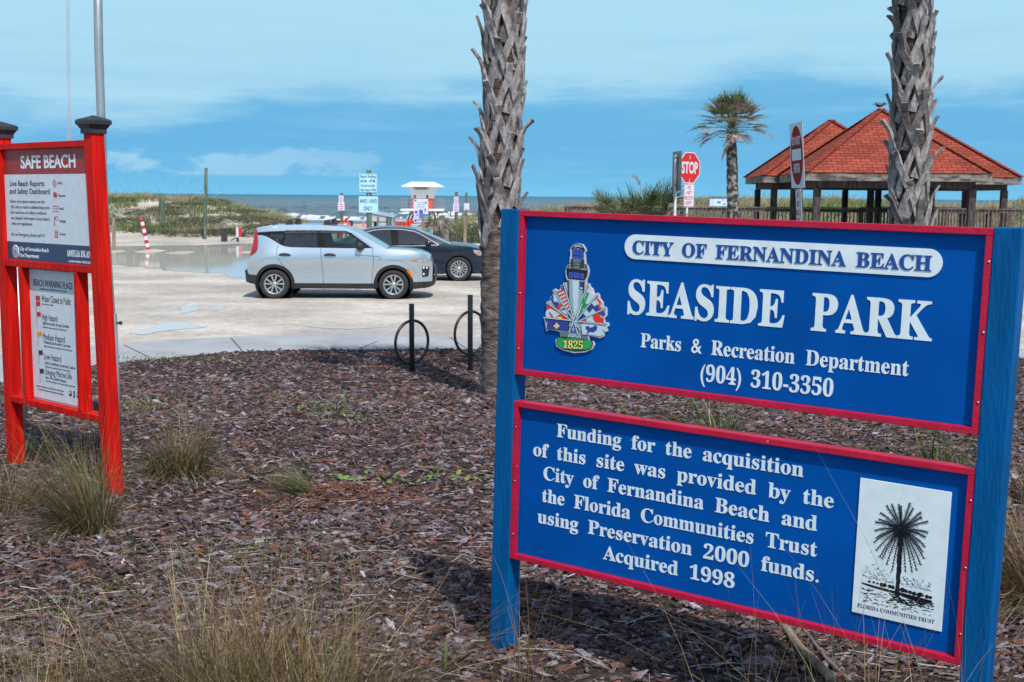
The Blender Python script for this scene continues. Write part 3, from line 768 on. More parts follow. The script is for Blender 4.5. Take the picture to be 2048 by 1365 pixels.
# white plaque with the palm drawing
plq = MB().box(U(1.468), U(1.779), REC - .006, REC + .001, Hh(-1.370), Hh(-.885)).build('plaque', white_l, low, bevel=.001)
ink = flat('ink', 22, 22, 34)
d = MB(); YF = REC - .0066; YB = REC - .0058
rp = random.Random(5)
def ink_poly(p): d.prism([(U(x), Hh(z)) for x, z in p], YF, YB)
cx, cz = 1.6215, -1.045
tr = []
for k in range(22):
    z = cz - .236 * k / 21; tr.append((cx + .0015 * k / 21 - .006 - .0035 * rp.random(), z))
for k in range(22):
    z = cz - .236 * (21 - k) / 21; tr.append((cx + .0015 * (21 - k) / 21 + .006 + .0035 * rp.random(), z))
ink_poly(tr)
for k in range(30):                              # feather fronds
    a = math.radians(90 + (k - 15) * 11.6 + rp.uniform(-4, 4)); up_ = math.sin(a)
    L = .098 * (1.12 if up_ > .5 else 1.0) * rp.uniform(.88, 1.06)
    pts = []
    for q in range(9):
        f = q / 8; pts.append((cx + L * f * math.cos(a) * (1 - .06 * f), cz + L * f * math.sin(a) - .030 * f * f * (1.1 - up_ * .8)))
    for q in range(1, 9):
        x, z = pts[q]; x0, z0 = pts[q - 1]; dx, dz = x - x0, z - z0; l = math.hypot(dx, dz) + 1e-9; tx, tz = dx / l, dz / l; nx, nz = -tz, tx
        ink_poly([(x0 - nx * .0014, z0 - nz * .0014), (x - nx * .0012, z - nz * .0012), (x + nx * .0012, z + nz * .0012), (x0 + nx * .0014, z0 + nz * .0014)])
        if q < 2: continue
        for sgn in (-1, 1):
            for h_ in (0.0, .5):
                bx, bz = x0 + dx * h_, z0 + dz * h_; ll = .019 * (1 - .5 * q / 8) * rp.uniform(.6, 1.2)
                ex, ez_ = bx + tx * ll * .8 + nx * sgn * ll * .75, bz + tz * ll * .8 + nz * sgn * ll * .75 - .0025
                ink_poly([(bx - tx * .0024, bz - tz * .0024), (ex, ez_), (bx + tx * .0024, bz + tz * .0024)] if sgn < 0 else [(bx + tx * .0024, bz + tz * .0024), (ex, ez_), (bx - tx * .0024, bz - tz * .0024)])
def dash(x, z, w, h, tilt=0.0):
    n = 6; p = []
    for k in range(n):
        a = 2 * math.pi * k / n; q = rp.uniform(.6, 1.2)
        px, pz = w * math.cos(a) * q, h * math.sin(a) * q
        p.append((x + px, z + pz + px * tilt))
    ink_poly(p)
for k in range(16):                              # far row of trees
    x = 1.525 + .21 * k / 15 + rp.uniform(-.004, .004); z = -1.247 - .012 * (k / 15) + rp.uniform(-.002, .002)
    if abs(x - cx) < .012: continue
    s_ = rp.uniform(.0065, .0105) if k > 2 else .005
    ink_poly([(x + s_ * math.cos(2 * math.pi * q / 9) * rp.uniform(.8, 1.15), z + s_ * .9 * math.sin(2 * math.pi * q / 9) * rp.uniform(.8, 1.15)) for q in range(9)])
ink_poly([(1.497, -1.255), (1.55, -1.259), (1.62, -1.262), (1.74, -1.268), (1.742, -1.274), (1.68, -1.277), (1.60, -1.271), (1.53, -1.266), (1.497, -1.260)])
ink_poly([(1.63, -1.266), (1.742, -1.270), (1.738, -1.281), (1.69, -1.284), (1.64, -1.276)])
for k in range(190): dash(rp.uniform(1.50, 1.745), -1.275 - rp.random() ** 1.3 * .05, rp.uniform(.0025, .009), rp.uniform(.0008, .002), rp.uniform(-.35, .35))
for k in range(70): dash(rp.uniform(1.60, 1.745), rp.uniform(-1.300, -1.283), rp.uniform(.003, .010), rp.uniform(.0010, .0024), rp.uniform(-.3, .1))
for k in range(170):                             # thin sketched clouds and trees behind
    x = rp.uniform(1.50, 1.735)
    if .0 < abs(x - cx) < .014: continue
    z = -1.236 + rp.random() ** 1.6 * .052 * (1.0 if x < 1.60 else .6); dash(x, z, rp.uniform(.0015, .005), rp.uniform(.0006, .0014), rp.uniform(-.8, .8))
ink_poly([(1.612, -1.28), (1.606, -1.292), (1.596, -1.297), (1.600, -1.300), (1.612, -1.297), (1.618, -1.285)])
ink_poly([(1.632, -1.28), (1.638, -1.292), (1.652, -1.297), (1.646, -1.300), (1.632, -1.297), (1.626, -1.285)])
for x, z in ((1.525, -1.14), (1.685, -1.152)): dash(x, z, .004, .001, .3)
t = d; t.text('FLORIDA COMMUNITIES TRUST', U(1.487), U(1.754), Hh(-1.3475), .0135, YF, .0008, 0, 'serif', 1.0)
d.build('palm_drawing', ink, plq)

# ================================================================== the red beach safety sign
red_p = pmat('red stain', (0.60, 0.006, 0.004), .6, var=.22, scale=6, stretch=(6, 6, .5), col2=(.70, .012, .005), chips=((.75, .30, .22), 9, .71, .4), bump=.4, bscale=26, spec=.12)
black_cap = pmat('cap black', (.035, .035, .04), .55, var=.25, scale=20)
board_w = flat('board white', 205, 214, 222); maroon = flat('maroon', 150, 38, 42); navy_b = flat('board navy', 38, 62, 98)
tx_d = flat('text dark', 52, 56, 66); tx_r = flat('text red', 185, 50, 60)
ra = on(222, 989.3, CAMZ - 1.95); rb = on(26.3, 929.7, CAMZ - 1.95)
ryaw = math.atan2((ra - rb).y, (ra - rb).x)
RWID = (ra - rb).length
mid = (ra + rb) / 2; mid.z = .33
rs = thing('beach_safety_sign', 'red wooden beach safety sign on two posts with black caps', 'sign', loc=mid, yaw=ryaw)
X = lambda u: u + RWID / 2                       # u measured from the right corner, as rails run
Zr = lambda h: h + .02
PW = .094
def lean_post(u_base, lean):
    m = MB(); q = lambda h: u_base + lean * h
    m.hexa([(X(q(-.1) - PW), 0, -.1), (X(q(-.1)), 0, -.1), (X(q(-.1)), PW, -.1), (X(q(-.1) - PW), PW, -.1)], [(X(q(2.34) - PW), 0, Zr(2.34)), (X(q(2.34)), 0, Zr(2.34)), (X(q(2.34)), PW, Zr(2.34)), (X(q(2.34) - PW), PW, Zr(2.34))])
    p = m.build('post', red_p, rs, bevel=.006)
    cxp = X(q(2.34)) - PW / 2; cyp = PW / 2; c_ = MB(); z0 = Zr(2.325)
    for (h0, h1, w0, w1) in ((0, .032, .118, .118), (.032, .044, .124, .138), (.044, .056, .138, .150), (.056, .082, .162, .166), (.082, .090, .160, .150)):
        c_.hexa([(cxp - w0 / 2, cyp - w0 / 2, z0 + h0), (cxp + w0 / 2, cyp - w0 / 2, z0 + h0), (cxp + w0 / 2, cyp + w0 / 2, z0 + h0), (cxp - w0 / 2, cyp + w0 / 2, z0 + h0)], [(cxp - w1 / 2, cyp - w1 / 2, z0 + h1), (cxp + w1 / 2, cyp - w1 / 2, z0 + h1), (cxp + w1 / 2, cyp + w1 / 2, z0 + h1), (cxp - w1 / 2, cyp + w1 / 2, z0 + h1)])
    w0 = .15; o_ = len(c_.v)
    c_.add([(cxp - w0 / 2, cyp - w0 / 2, z0 + .0895), (cxp + w0 / 2, cyp - w0 / 2, z0 + .0895), (cxp + w0 / 2, cyp + w0 / 2, z0 + .0895), (cxp - w0 / 2, cyp + w0 / 2, z0 + .0895), (cxp, cyp, z0 + .118)], [(0, 1, 4), (1, 2, 4), (2, 3, 4), (3, 0, 4)])
    c_.build('cap', black_cap, p, bevel=.002)
lean_post(0.0, -.041); lean_post(-RWID, -.004)
rx = lambda h: X(-.041 * h - PW + .001); lx = lambda h: X(-RWID - .004 * h - .001)
def rail(h0, h1, d0, d1):
    m = MB(); m.hexa([(lx(h0), d0, Zr(h0)), (rx(h0), d0, Zr(h0)), (rx(h0), d1, Zr(h0)), (lx(h0), d1, Zr(h0))], [(lx(h1), d0, Zr(h1)), (rx(h1), d0, Zr(h1)), (rx(h1), d1, Zr(h1)), (lx(h1), d1, Zr(h1))])
    m.build('rail', red_p, rs, bevel=.004)
rail(2.242, 2.285, .002, .090); rail(1.432, 1.480, .002, .090); rail(.458, .504, .002, .090)
for u0, u1 in ((-1.108, -1.070), (-.372, -.334)):
    MB().box(X(u0), X(u1), .0, .085, Zr(.5045), Zr(1.4315)).build('stile', red_p, rs, bevel=.004)
# upper board: maroon band, white field, navy foot
UB = .03
def quad_board(m, h0, h1, y0, y1, mi):
    m.hexa([(lx(h0) + .002, y0, Zr(h0)), (rx(h0) - .002, y0, Zr(h0)), (rx(h0) - .002, y1, Zr(h0)), (lx(h0) + .002, y1, Zr(h0))], [(lx(h1) + .002, y0, Zr(h1)), (rx(h1) - .002, y0, Zr(h1)), (rx(h1) - .002, y1, Zr(h1)), (lx(h1) + .002, y1, Zr(h1))], mi)
m = MB(); quad_board(m, 1.4805, 1.607, UB, UB + .008, 2); quad_board(m, 1.607, 2.072, UB, UB + .008, 0); quad_board(m, 2.072, 2.2415, UB, UB + .008, 1)
ub = m.build('upper_board', [board_w, maroon, navy_b], rs)
t = MB(); T = lambda s, a, b, h, c, mi, off=0.0: t.text(s, X(a), X(b), Zr(h), c, UB - .0012, .0014, mi, 'sans', 1.0, off)
T('SAFE BEACH', -1.064, -.348, 2.114, .083, 0, .022)
T('Live Beach Reports', -1.228, -.755, 1.993, .036, 1, .014); T('and Safety Dashboard', -1.233, -.688, 1.940, .036, 1, .014)
for s_, a, b, h in (('Hover your phone camera over the', -1.231, -.758, 1.877), ('QR code to head to safebeachday.com,', -1.231, -.695, 1.839), ('find real-time surf safety conditions', -1.232, -.742, 1.801), ('and detailed information about beach', -1.230, -.707, 1.762), ('rules and regulations.', -1.230, -.934, 1.724), ('For an Emergency always call 911', -1.235, -.772, 1.648)):
    T(s_, a, b, h, .0215, 1)
for s_, a, b, h in (('Risks', -.577, -.522, 2.006), ('Rescues', -.576, -.487, 1.923), ('Swell', -.574, -.517, 1.837), ('Wildlife', -.576, -.491, 1.752), ('Events', -.575, -.503, 1.668)): T(s_, a, b, h, .0165, 1)
T('City of Fernandina Beach', -1.126, -.731, 1.548, .026, 0, .008); T('Fire Department', -1.129, -.865, 1.503, .026, 0, .008)
t.text('AMELIA ISLAND', X(-.496), X(-.166), Zr(1.531), .043, UB - .0012, .0014, 0, 'serif', .8); T('COME MAKE MEMORIES', -.475, -.18, 1.492, .0135, 0)
t.build('board_lettering', [white_l, tx_d], ub)
ICM = [tx_r, board_w, flat('seal grey', 150, 165, 180), flat('seal blue', 120, 140, 165)]
ic = MB()
def ICP(poly, mi=0, lay=0): ic.prism([(X(x), Zr(z)) for x, z in poly], UB - .0013 - lay * .0007, UB - .0003, mi)
def ring(cx, cz, rx_, rz, w, mi=0, n=4, ph=0.0):
    for k in range(n):
        a, b = ph + 2 * math.pi * k / n, ph + 2 * math.pi * (k + 1) / n
        ICP([(cx + rx_ * math.cos(a), cz + rz * math.sin(a)), (cx + rx_ * math.cos(b), cz + rz * math.sin(b)), (cx + (rx_ - w) * math.cos(b), cz + (rz - w) * math.sin(b)), (cx + (rx_ - w) * math.cos(a), cz + (rz - w) * math.sin(a))], mi)
ring(-.621, 2.010, .030, .030, .006); ring(-.621, 2.010, .012, .012, .004, n=12)
ic.build('board_icon', ICM, ub); ic = MB()
ICP([(-.640, 1.954), (-.598, 1.950), (-.590, 1.928), (-.600, 1.916), (-.636, 1.922)]); ICP([(-.640, 1.954), (-.637, 1.954), (-.634, 1.892), (-.637, 1.892)])
ic.build('board_icon', ICM, ub); ic = MB()
for k in range(3):
    for q in range(8):
        x = -.655 + q * .0095; z = 1.860 - k * .018; w = .004 * (q % 2)
        ICP([(x, z + w), (x + .0095, z + .004 - w), (x + .0095, z - w), (x, z - .004 + w)])
ic.build('board_icon', ICM, ub); ic = MB()
ring(-.607, 1.778, .022, .014, .004, n=12); ICP([(-.640, 1.790), (-.626, 1.790), (-.640, 1.740), (-.646, 1.735)]); ICP([(-.646, 1.735), (-.628, 1.742), (-.630, 1.736), (-.648, 1.730)])
ic.build('board_icon', ICM, ub); ic = MB()
ring(-.620, 1.675, .030, .034, .005, n=4, ph=math.pi / 4)
for k in range(3): ICP([(-.636, 1.688 - k * .014), (-.604, 1.688 - k * .014), (-.604, 1.682 - k * .014), (-.636, 1.682 - k * .014)])
ic.build('board_icon', ICM, ub); ic = MB()
ic.lathe([(0, -.0016), (.047, -.0016), (.047, 0)], 28, 1, 'y', (X(-1.182), UB - .0003, Zr(1.536))); ic.lathe([(.026, -.0022), (.040, -.0022)], 28, 2, 'y', (X(-1.182), UB - .0003, Zr(1.536))); ic.lathe([(0, -.0024), (.020, -.0024)], 20, 3, 'y', (X(-1.182), UB - .0003, Zr(1.536)))
ic.build('board_seal', ICM, ub)
# lower board: the flag warnings
LB = .062
lb = MB(); lb.box(X(-1.098), X(-.345), LB, LB + .006, Zr(.506), Zr(1.430)); lb = lb.build('lower_board', board_w, rs)
t = MB(); T = lambda s, a, b, h, c, mi=0, off=0.0, dh=0.0: t.text(s, X(a), X(b), Zr(h), c, LB - .0012, .0014, mi, 'sans', 1.0, off)
T('BEACH WARNING FLAGS', -1.014, -.497, 1.306, .046, 0, .01); T('BANDERAS DE ADVERTENCIA EN LA PLAYA', -.931, -.569, 1.282, .011)
for s_, a, b, h, c in (('Water Closed to Public', -.911, -.525, 1.200, .047), ('Agua Cerrada al Publico', -.908, -.756, 1.180, .009), ('High Hazard', -.914, -.708, 1.074, .042), ('High Surf and/or Strong Currents', -.909, -.559, 1.043, .020), ('Peligro Alto, Resaca Alta y/o Corrientes Fuertes', -.910, -.592, 1.019, .010), ('Medium Hazard', -.908, -.621, .937, .044), ('Moderate Surf and/or Currents', -.904, -.550, .910, .020), ('Peligro Medio, Resaca Moderada y/o Corrientes Fuertes', -.901, -.529, .886, .010), ('Low Hazard', -.909, -.679, .800, .042), ('Calm Conditions, Exercise Caution', -.901, -.496, .766, .020), ('Peligro Bajo, Condiciones Calmas, Tenga Cuidado', -.898, -.566, .743, .010), ('Stinging Marine Life', -.899, -.549, .693, .040), ("Man o' War, Jellyfish, Stingrays", -.897, -.626, .664, .017), ('Vida Marina Peligrosa, Medusas, Rayas, Aguamalas', -.896, -.507, .642, .010), ('Absence of Flags Does Not Assure Safe Waters', -1.031, -.659, .594, .011), ('La Ausencia de Banderas No Asegura Aguas Seguras', -1.011, -.665, .572, .011)):
    T(s_, a, b, h, c)
t.build('board_lettering', [tx_d], lb)
ic = MB()
def ICL(poly, mi): ic.prism([(X(x), Zr(z)) for x, z in poly], LB - .0013, LB - .0003, mi)
for (x, z, mi, two) in ((-.961, 1.206, 0, 1), (-.958, 1.094, 0, 0), (-.954, .957, 1, 0), (-.952, .825, 2, 0), (-.947, .695, 3, 0)):
    for k in range(2 if two else 1):
        zz_ = z + .032 - k * .038
        ICL([(x - .026, zz_), (x - .008, zz_ - .005), (x + .010, zz_ + .002), (x + .028, zz_ - .003), (x + .028, zz_ - .034), (x + .010, zz_ - .030), (x - .008, zz_ - .037), (x - .026, zz_ - .032)], mi)
    ICL([(x - .029, z + .034), (x - .0265, z + .034), (x - .0265, z - .070), (x - .029, z - .070)], 4)
for x, mi in ((-.574, 4), (-.474, 4)):
    ic.lathe([(0, -.0013), (.020, -.0013), (.020, 0)], 20, mi, 'y', (X(x), LB - .0003, Zr(.594))); ic.lathe([(0, -.0020), (.010, -.0020)], 14, 5, 'y', (X(x) - .004, LB - .0003, Zr(.598)))
ICL([(-.536, .616), (-.514, .616), (-.518, .590), (-.512, .570), (-.538, .570), (-.532, .590)], 4)
for a, b, c_, dd in ((-1.090, -.352, 1.420, 1.424), (-1.090, -.352, .512, .516)): ICL([(a, c_), (b, c_), (b, dd), (a, dd)], 4)
for a, b in ((-1.090, -1.086), (-.356, -.352)): ICL([(a, .5165), (b, .5165), (b, 1.4195), (a, 1.4195)], 4)
ic.build('warning_flag_print', [flat('flag red', 190, 45, 55), flat('flag orange', 235, 150, 40), flat('flag green', 35, 62, 52), flat('flag purple', 50, 44, 90), tx_d, board_w], lb)

# flagpole behind it, and a short pipe post
galv = pmat('galvanised pipe', (.36, .38, .41), .42, metal=.55, var=.15, scale=5, spec=.5)
fb = on_bed(237, 925); d_ = fb.y
fp = thing('flagpole', 'tall grey metal pole rising behind the red beach safety sign', 'pole', loc=fb)
tip = at(191.5, -260, d_ + .1) - fb
bend = at(208, 400, d_ + .05) - fb
MB().tube([(0, 0, -.2), at(222.5, 640, d_) - fb, bend, at(197.5, 100, d_ + .08) - fb, tip], [.030, .030, .029, .031, .031], 18).build('pole', galv, fp)
s1 = at(232, 935, d_) - fb; s2 = at(220.5, 628, d_) - fb
MB().tube([s1 + Vector((.012, .0, 0)), s2 + Vector((.012, 0, 0))], .036, 18).build('sleeve', galv, fp)
for py in (646, 838):
    bm_ = MB()
    q = at(232 + (py - 646) * .045, py, d_) - fb; bm_.tube([q - Vector((.02, 0, 0)), q + Vector((.045, -.01, 0))], .008, 8); bm_.tube([q + Vector((.03, -.007, 0)), q + Vector((.042, -.01, 0))], .015, 6)
    bm_.build('bolt', pmat('dark bolt', (.08, .08, .085), .5, metal=.8), fp)
rope_m = pmat('rope', (.55, .52, .55), .8)
pts = [at(132 + 8 * (k / 10), -240 + 1000 * k / 10, d_ + .35) - fb for k in range(11)]
MB().tube(pts, .0045, 6).tube([p + Vector((.012, .01, 0)) for p in pts], .004, 6).build('halyard', rope_m, fp)
pb = on_bed(50, 840)
MB().tube([(0, 0, -.2), at(33, 525, pb.y) - pb], .026, 14).build('pipe_post', galv, None, loc=pb)
tag(bpy.data.objects['pipe_post'], 'short grey pipe post seen through the left gap of the red sign', 'post')

# ================================================================== cars
def paint(name, col, rough=.28, metal=.0, coat=1.0):
    m = pmat(name, col, rough, metal=metal, var=.04, scale=40, coat=coat, spec=.5); return m
silver = paint('silver paint', (.50, .59, .66), .30, .65)
navy_car = paint('navy paint', (.003, .010, .028), .3, .0, .5)
plastic = pmat('black plastic', (.022, .024, .028), .6, var=.2, scale=30)
pillar_m = pmat('pillar black', (.010, .011, .013), .6, var=.2, scale=10, spec=.12)
tyre_m = pmat('tyre rubber', (.028, .027, .027), .85, var=.3, scale=25, bump=.3, bscale=90)
alloy = pmat('alloy', (.55, .57, .58), .3, metal=.85, var=.08)
dkglass = pmat('tinted glass', (.012, .016, .022), .04, var=.2, scale=4, spec=.8)
gap_m = pmat('panel gap', (.03, .035, .04), .8)
chrome = pmat('chrome', (.7, .72, .74), .12, metal=1, var=.05)
lamp_red = pmat('tail lamp', (.35, .006, .012), .15, coat=1, var=.2, scale=20)
lamp_clear = pmat('head lamp', (.30, .32, .34), .08, coat=1, var=.5, scale=25, spec=.8)
lamp_amber = pmat('amber lamp', (.85, .20, .01), .2, coat=.6)
seat_m = pmat('seat cloth', (.03, .032, .036), .9, var=.2)
def clear_glass(name, tint):
    m = bpy.data.materials.new(name); m.use_nodes = True; t = m.node_tree; t.nodes.clear()
    tr = t.nodes.new('ShaderNodeBsdfTransparent'); tr.inputs[0].default_value = (*tint, 1)
    gl = t.nodes.new('ShaderNodeBsdfGlossy'); gl.inputs['Roughness'].default_value = .03
    fr = t.nodes.new('ShaderNodeFresnel'); fr.inputs[0].default_value = 1.5
    nz_ = t.nodes.new('ShaderNodeTexNoise'); nz_.inputs['Scale'].default_value = 3
    mr_ = t.nodes.new('ShaderNodeMath'); mr_.operation = 'MULTIPLY_ADD'; mr_.inputs[1].default_value = .06; t.links.new(nz_.outputs[0], mr_.inputs[0]); t.links.new(fr.outputs[0], mr_.inputs[2])
    mx = t.nodes.new('ShaderNodeMixShader'); t.links.new(mr_.outputs[0], mx.inputs[0]); t.links.new(tr.outputs[0], mx.inputs[1]); t.links.new(gl.outputs[0], mx.inputs[2])
    o_ = t.nodes.new('ShaderNodeOutputMaterial'); t.links.new(mx.outputs[0], o_.inputs[0]); return m
side_glass = clear_glass('side glass', (.50, .66, .62)); screen_glass = clear_glass('windscreen glass', (.30, .52, .55))

def inside(p, poly):
    x, y = p; c = False; n = len(poly)
    for i in range(n):
        x0, y0 = poly[i]; x1, y1 = poly[(i + 1) % n]
        if (y0 > y) != (y1 > y) and x < (x1 - x0) * (y - y0) / (y1 - y0) + x0: c = not c
    return c
def refine(poly, d):
    out = []
    for i in range(len(poly)):
        a, b = Vector(poly[i]), Vector(poly[(i + 1) % len(poly)]); k = max(1, int((b - a).length / d))
        out += [tuple(a + (b - a) * (j / k)) for j in range(k)]
    return out
class CarShape:
    def __init__(s, L, W, zb, xc, nose=(.0, .0), fl=3.0, tumble=.30, curve=.04):
        s.L, s.W, s.zb, s.xc, s.tumble, s.curve = L, W, zb, xc, tumble, curve
        s.front, s.rear = nose; s.wheels = ()
    def hw(s, x, z):
        w = s.W / 2
        t = max(0, (x - (s.L - .75)) / .75); w -= s.front * t ** 2.6
        t = max(0, (.65 - x) / .65); w -= s.rear * t ** 2.4
        if z < s.zb: w -= s.curve * ((z - (s.zb - .32)) / .5) ** 2 if z < s.zb - .32 else s.curve * .5 * ((z - s.zb + .32) / .32) ** 2
        else: w -= s.curve * .5 + (z - s.zb) * s.tumble
        for xw in s.wheels: w += .040 * math.exp(-((x - xw) / .42) ** 2 - ((z - .78) / .26) ** 2)
        return w - .050 * math.exp(-((z - .56) / .20) ** 2) + .012 * math.exp(-((z - .96) / .07) ** 2)
    def panel(s, mb, poly, holes=(), off=0.0, d=.09, mi=0, both=True, smooth=True):
        poly = refine(poly, d); hs = [refine(h, d) for h in holes]
        pts = list(poly); edges = [(i, (i + 1) % len(poly)) for i in range(len(poly))]
        for h in hs:
            o = len(pts); pts += h; edges += [(o + i, o + (i + 1) % len(h)) for i in range(len(h))]
        xs = [p[0] for p in poly]; zs = [p[1] for p in poly]
        x = min(xs) + d / 2
        while x < max(xs):
            z = min(zs) + d / 2
            while z < max(zs):
                if inside((x, z), poly) and not any(inside((x, z), h) for h in hs): pts.append((x, z))
                z += d
            x += d
        V, Ed, F, *_ = delaunay_2d_cdt([Vector(p) for p in pts], edges, [], 0, 1e-5)
        tri = []
        for f in F:
            c = sum((V[i] for i in f), Vector((0, 0))) / len(f)
            if inside(c, poly) and not any(inside(c, h) for h in hs): tri.append(tuple(f))
        for sgn in ((-1, 1) if both else (-1,)):
            vs = [(v.x, sgn * (s.hw(v.x, v.y) + off), v.y) for v in V]
            fs = [t if sgn < 0 else t[::-1] for t in tri]
            mb.add(vs, fs, mi, smooth)
    def ribbon(s, mb, line, w, off, mi=0):
        P = [Vector(p) for p in line]; Q = []
        for i in range(len(P) - 1):
            k = max(1, int((P[i + 1] - P[i]).length / .06)); Q += [P[i] + (P[i + 1] - P[i]) * (j / k) for j in range(k)]
        Q.append(P[-1])
        for sgn in (-1, 1):
            vs = []
            for i, p in enumerate(Q):
                d = (Q[min(i + 1, len(Q) - 1)] - Q[max(i - 1, 0)]).normalized(); n = Vector((-d.y, d.x)) * w / 2
                for q in (p - n, p + n): vs.append((q.x, sgn * (s.hw(q.x, q.y) + off), q.y))
            fs = [(2 * i, 2 * i + 2, 2 * i + 3, 2 * i + 1) for i in range(len(Q) - 1)]
            mb.add(vs, [f if sgn < 0 else f[::-1] for f in fs], mi, True)
    def skin(s, mb, prof, crown, inset=0.0, n=12, mi=0):
        """Bridges left and right along a run of the side outline; crown bulges it outward in the middle."""
        P = []
        for i in range(len(prof) - 1):
            a, b = Vector(prof[i]), Vector(prof[i + 1]); k = max(1, int((b - a).length / .08)); P += [a + (b - a) * (j / k) for j in range(k)]
        P.append(Vector(prof[-1])); vs = []
        for i, p in enumerate(P):
            d = (P[min(i + 1, len(P) - 1)] - P[max(i - 1, 0)]).normalized(); nn = Vector((-d.y, d.x))
            h = s.hw(p.x, p.y) - inset; cr = crown if not callable(crown) else crown(i / (len(P) - 1))
            for j in range(n + 1):
                u = -1 + 2 * j / n; q = p + nn * cr * (1 - abs(u) ** 2.2); vs.append((q.x, h * u, q.y))
        fs = [(i * (n + 1) + j, i * (n + 1) + j + 1, (i + 1) * (n + 1) + j + 1, (i + 1) * (n + 1) + j) for i in range(len(P) - 1) for j in range(n)]
        mb.add(vs, fs, mi, True)
def arc(cx, cz, r, a0, a1, n=18):
    return [(cx + r * math.cos(math.radians(a0 + (a1 - a0) * k / n)), cz + r * math.sin(math.radians(a0 + (a1 - a0) * k / n))) for k in range(n + 1)]
def make_wheel(parent, x, y, r, rim_r, sgn, kind, wid=.215):
    """sgn -1: the side towards -y. tyre, rim with spokes, as sub-parts of the wheel"""
    w = bpy.data.objects.new('wheel', None); C.objects.link(w); w.parent = parent; w.location = (x, y, r)
    f = lambda h: h * sgn
    t = MB(); hw_ = wid / 2
    prof = [(rim_r, -hw_ * .75), (rim_r + .012, -hw_ * .96), (r * .88, -hw_), (r * .965, -hw_ * .92), (r, -hw_ * .72), (r, hw_ * .72), (r * .965, hw_ * .92), (r * .88, hw_), (rim_r + .012, hw_ * .96), (rim_r, hw_ * .75)]
    t.lathe([(a, b) for a, b in prof], 40, axis='y'); t.build('tyre', tyre_m, w)
    q = MB()
    q.lathe([(rim_r + .002, f(hw_ * .97)), (rim_r - .012, f(hw_ * 1.0)), (rim_r - .022, f(hw_ * .9)), (rim_r - .035, f(hw_ * .45)), (rim_r - .04, f(-hw_ * .3))], 40, 0, 'y')
    q.lathe([(0, f(hw_ * .2)), (rim_r - .03, f(hw_ * .1))], 30, 1, 'y')
    q.lathe([(0, f(hw_ * .86)), (.03, f(hw_ * .85)), (.055, f(hw_ * .72)), (.06, f(hw_ * .3))], 18, 0, 'y')
    nsp = 5 if kind == 'a' else 7
    for k in range(nsp):
        a = math.radians(90 + 360 / nsp * k)
        for s_ in ((-1, 1) if kind == 'a' else (-1, 1)):
            a1 = a + s_ * (.20 if kind == 'a' else .13); a2 = a + s_ * (.27 if kind == 'a' else .22)
            p0 = (.045 * math.cos(a1), f(hw_ * .74), .045 * math.sin(a1)); p1 = ((rim_r - .012) * math.cos(a2), f(hw_ * .90), (rim_r - .012) * math.sin(a2))
            pm = tuple((p0[i] + p1[i]) / 2 for i in range(3))
            q.plank([p0, pm, p1], [.028, .03, .040], .02, [(0, f(1), 0)] * 3, 0)
    for k in range(5):
        a = math.radians(126 + 72 * k); q.lathe([(0, f(hw_ * .80)), (.008, f(hw_ * .8)), (.008, f(hw_ * .6))], 8, 1, 'y', (.038 * math.cos(a), 0, .038 * math.sin(a)))
    q.build('rim', [alloy, plastic], w)
    return w

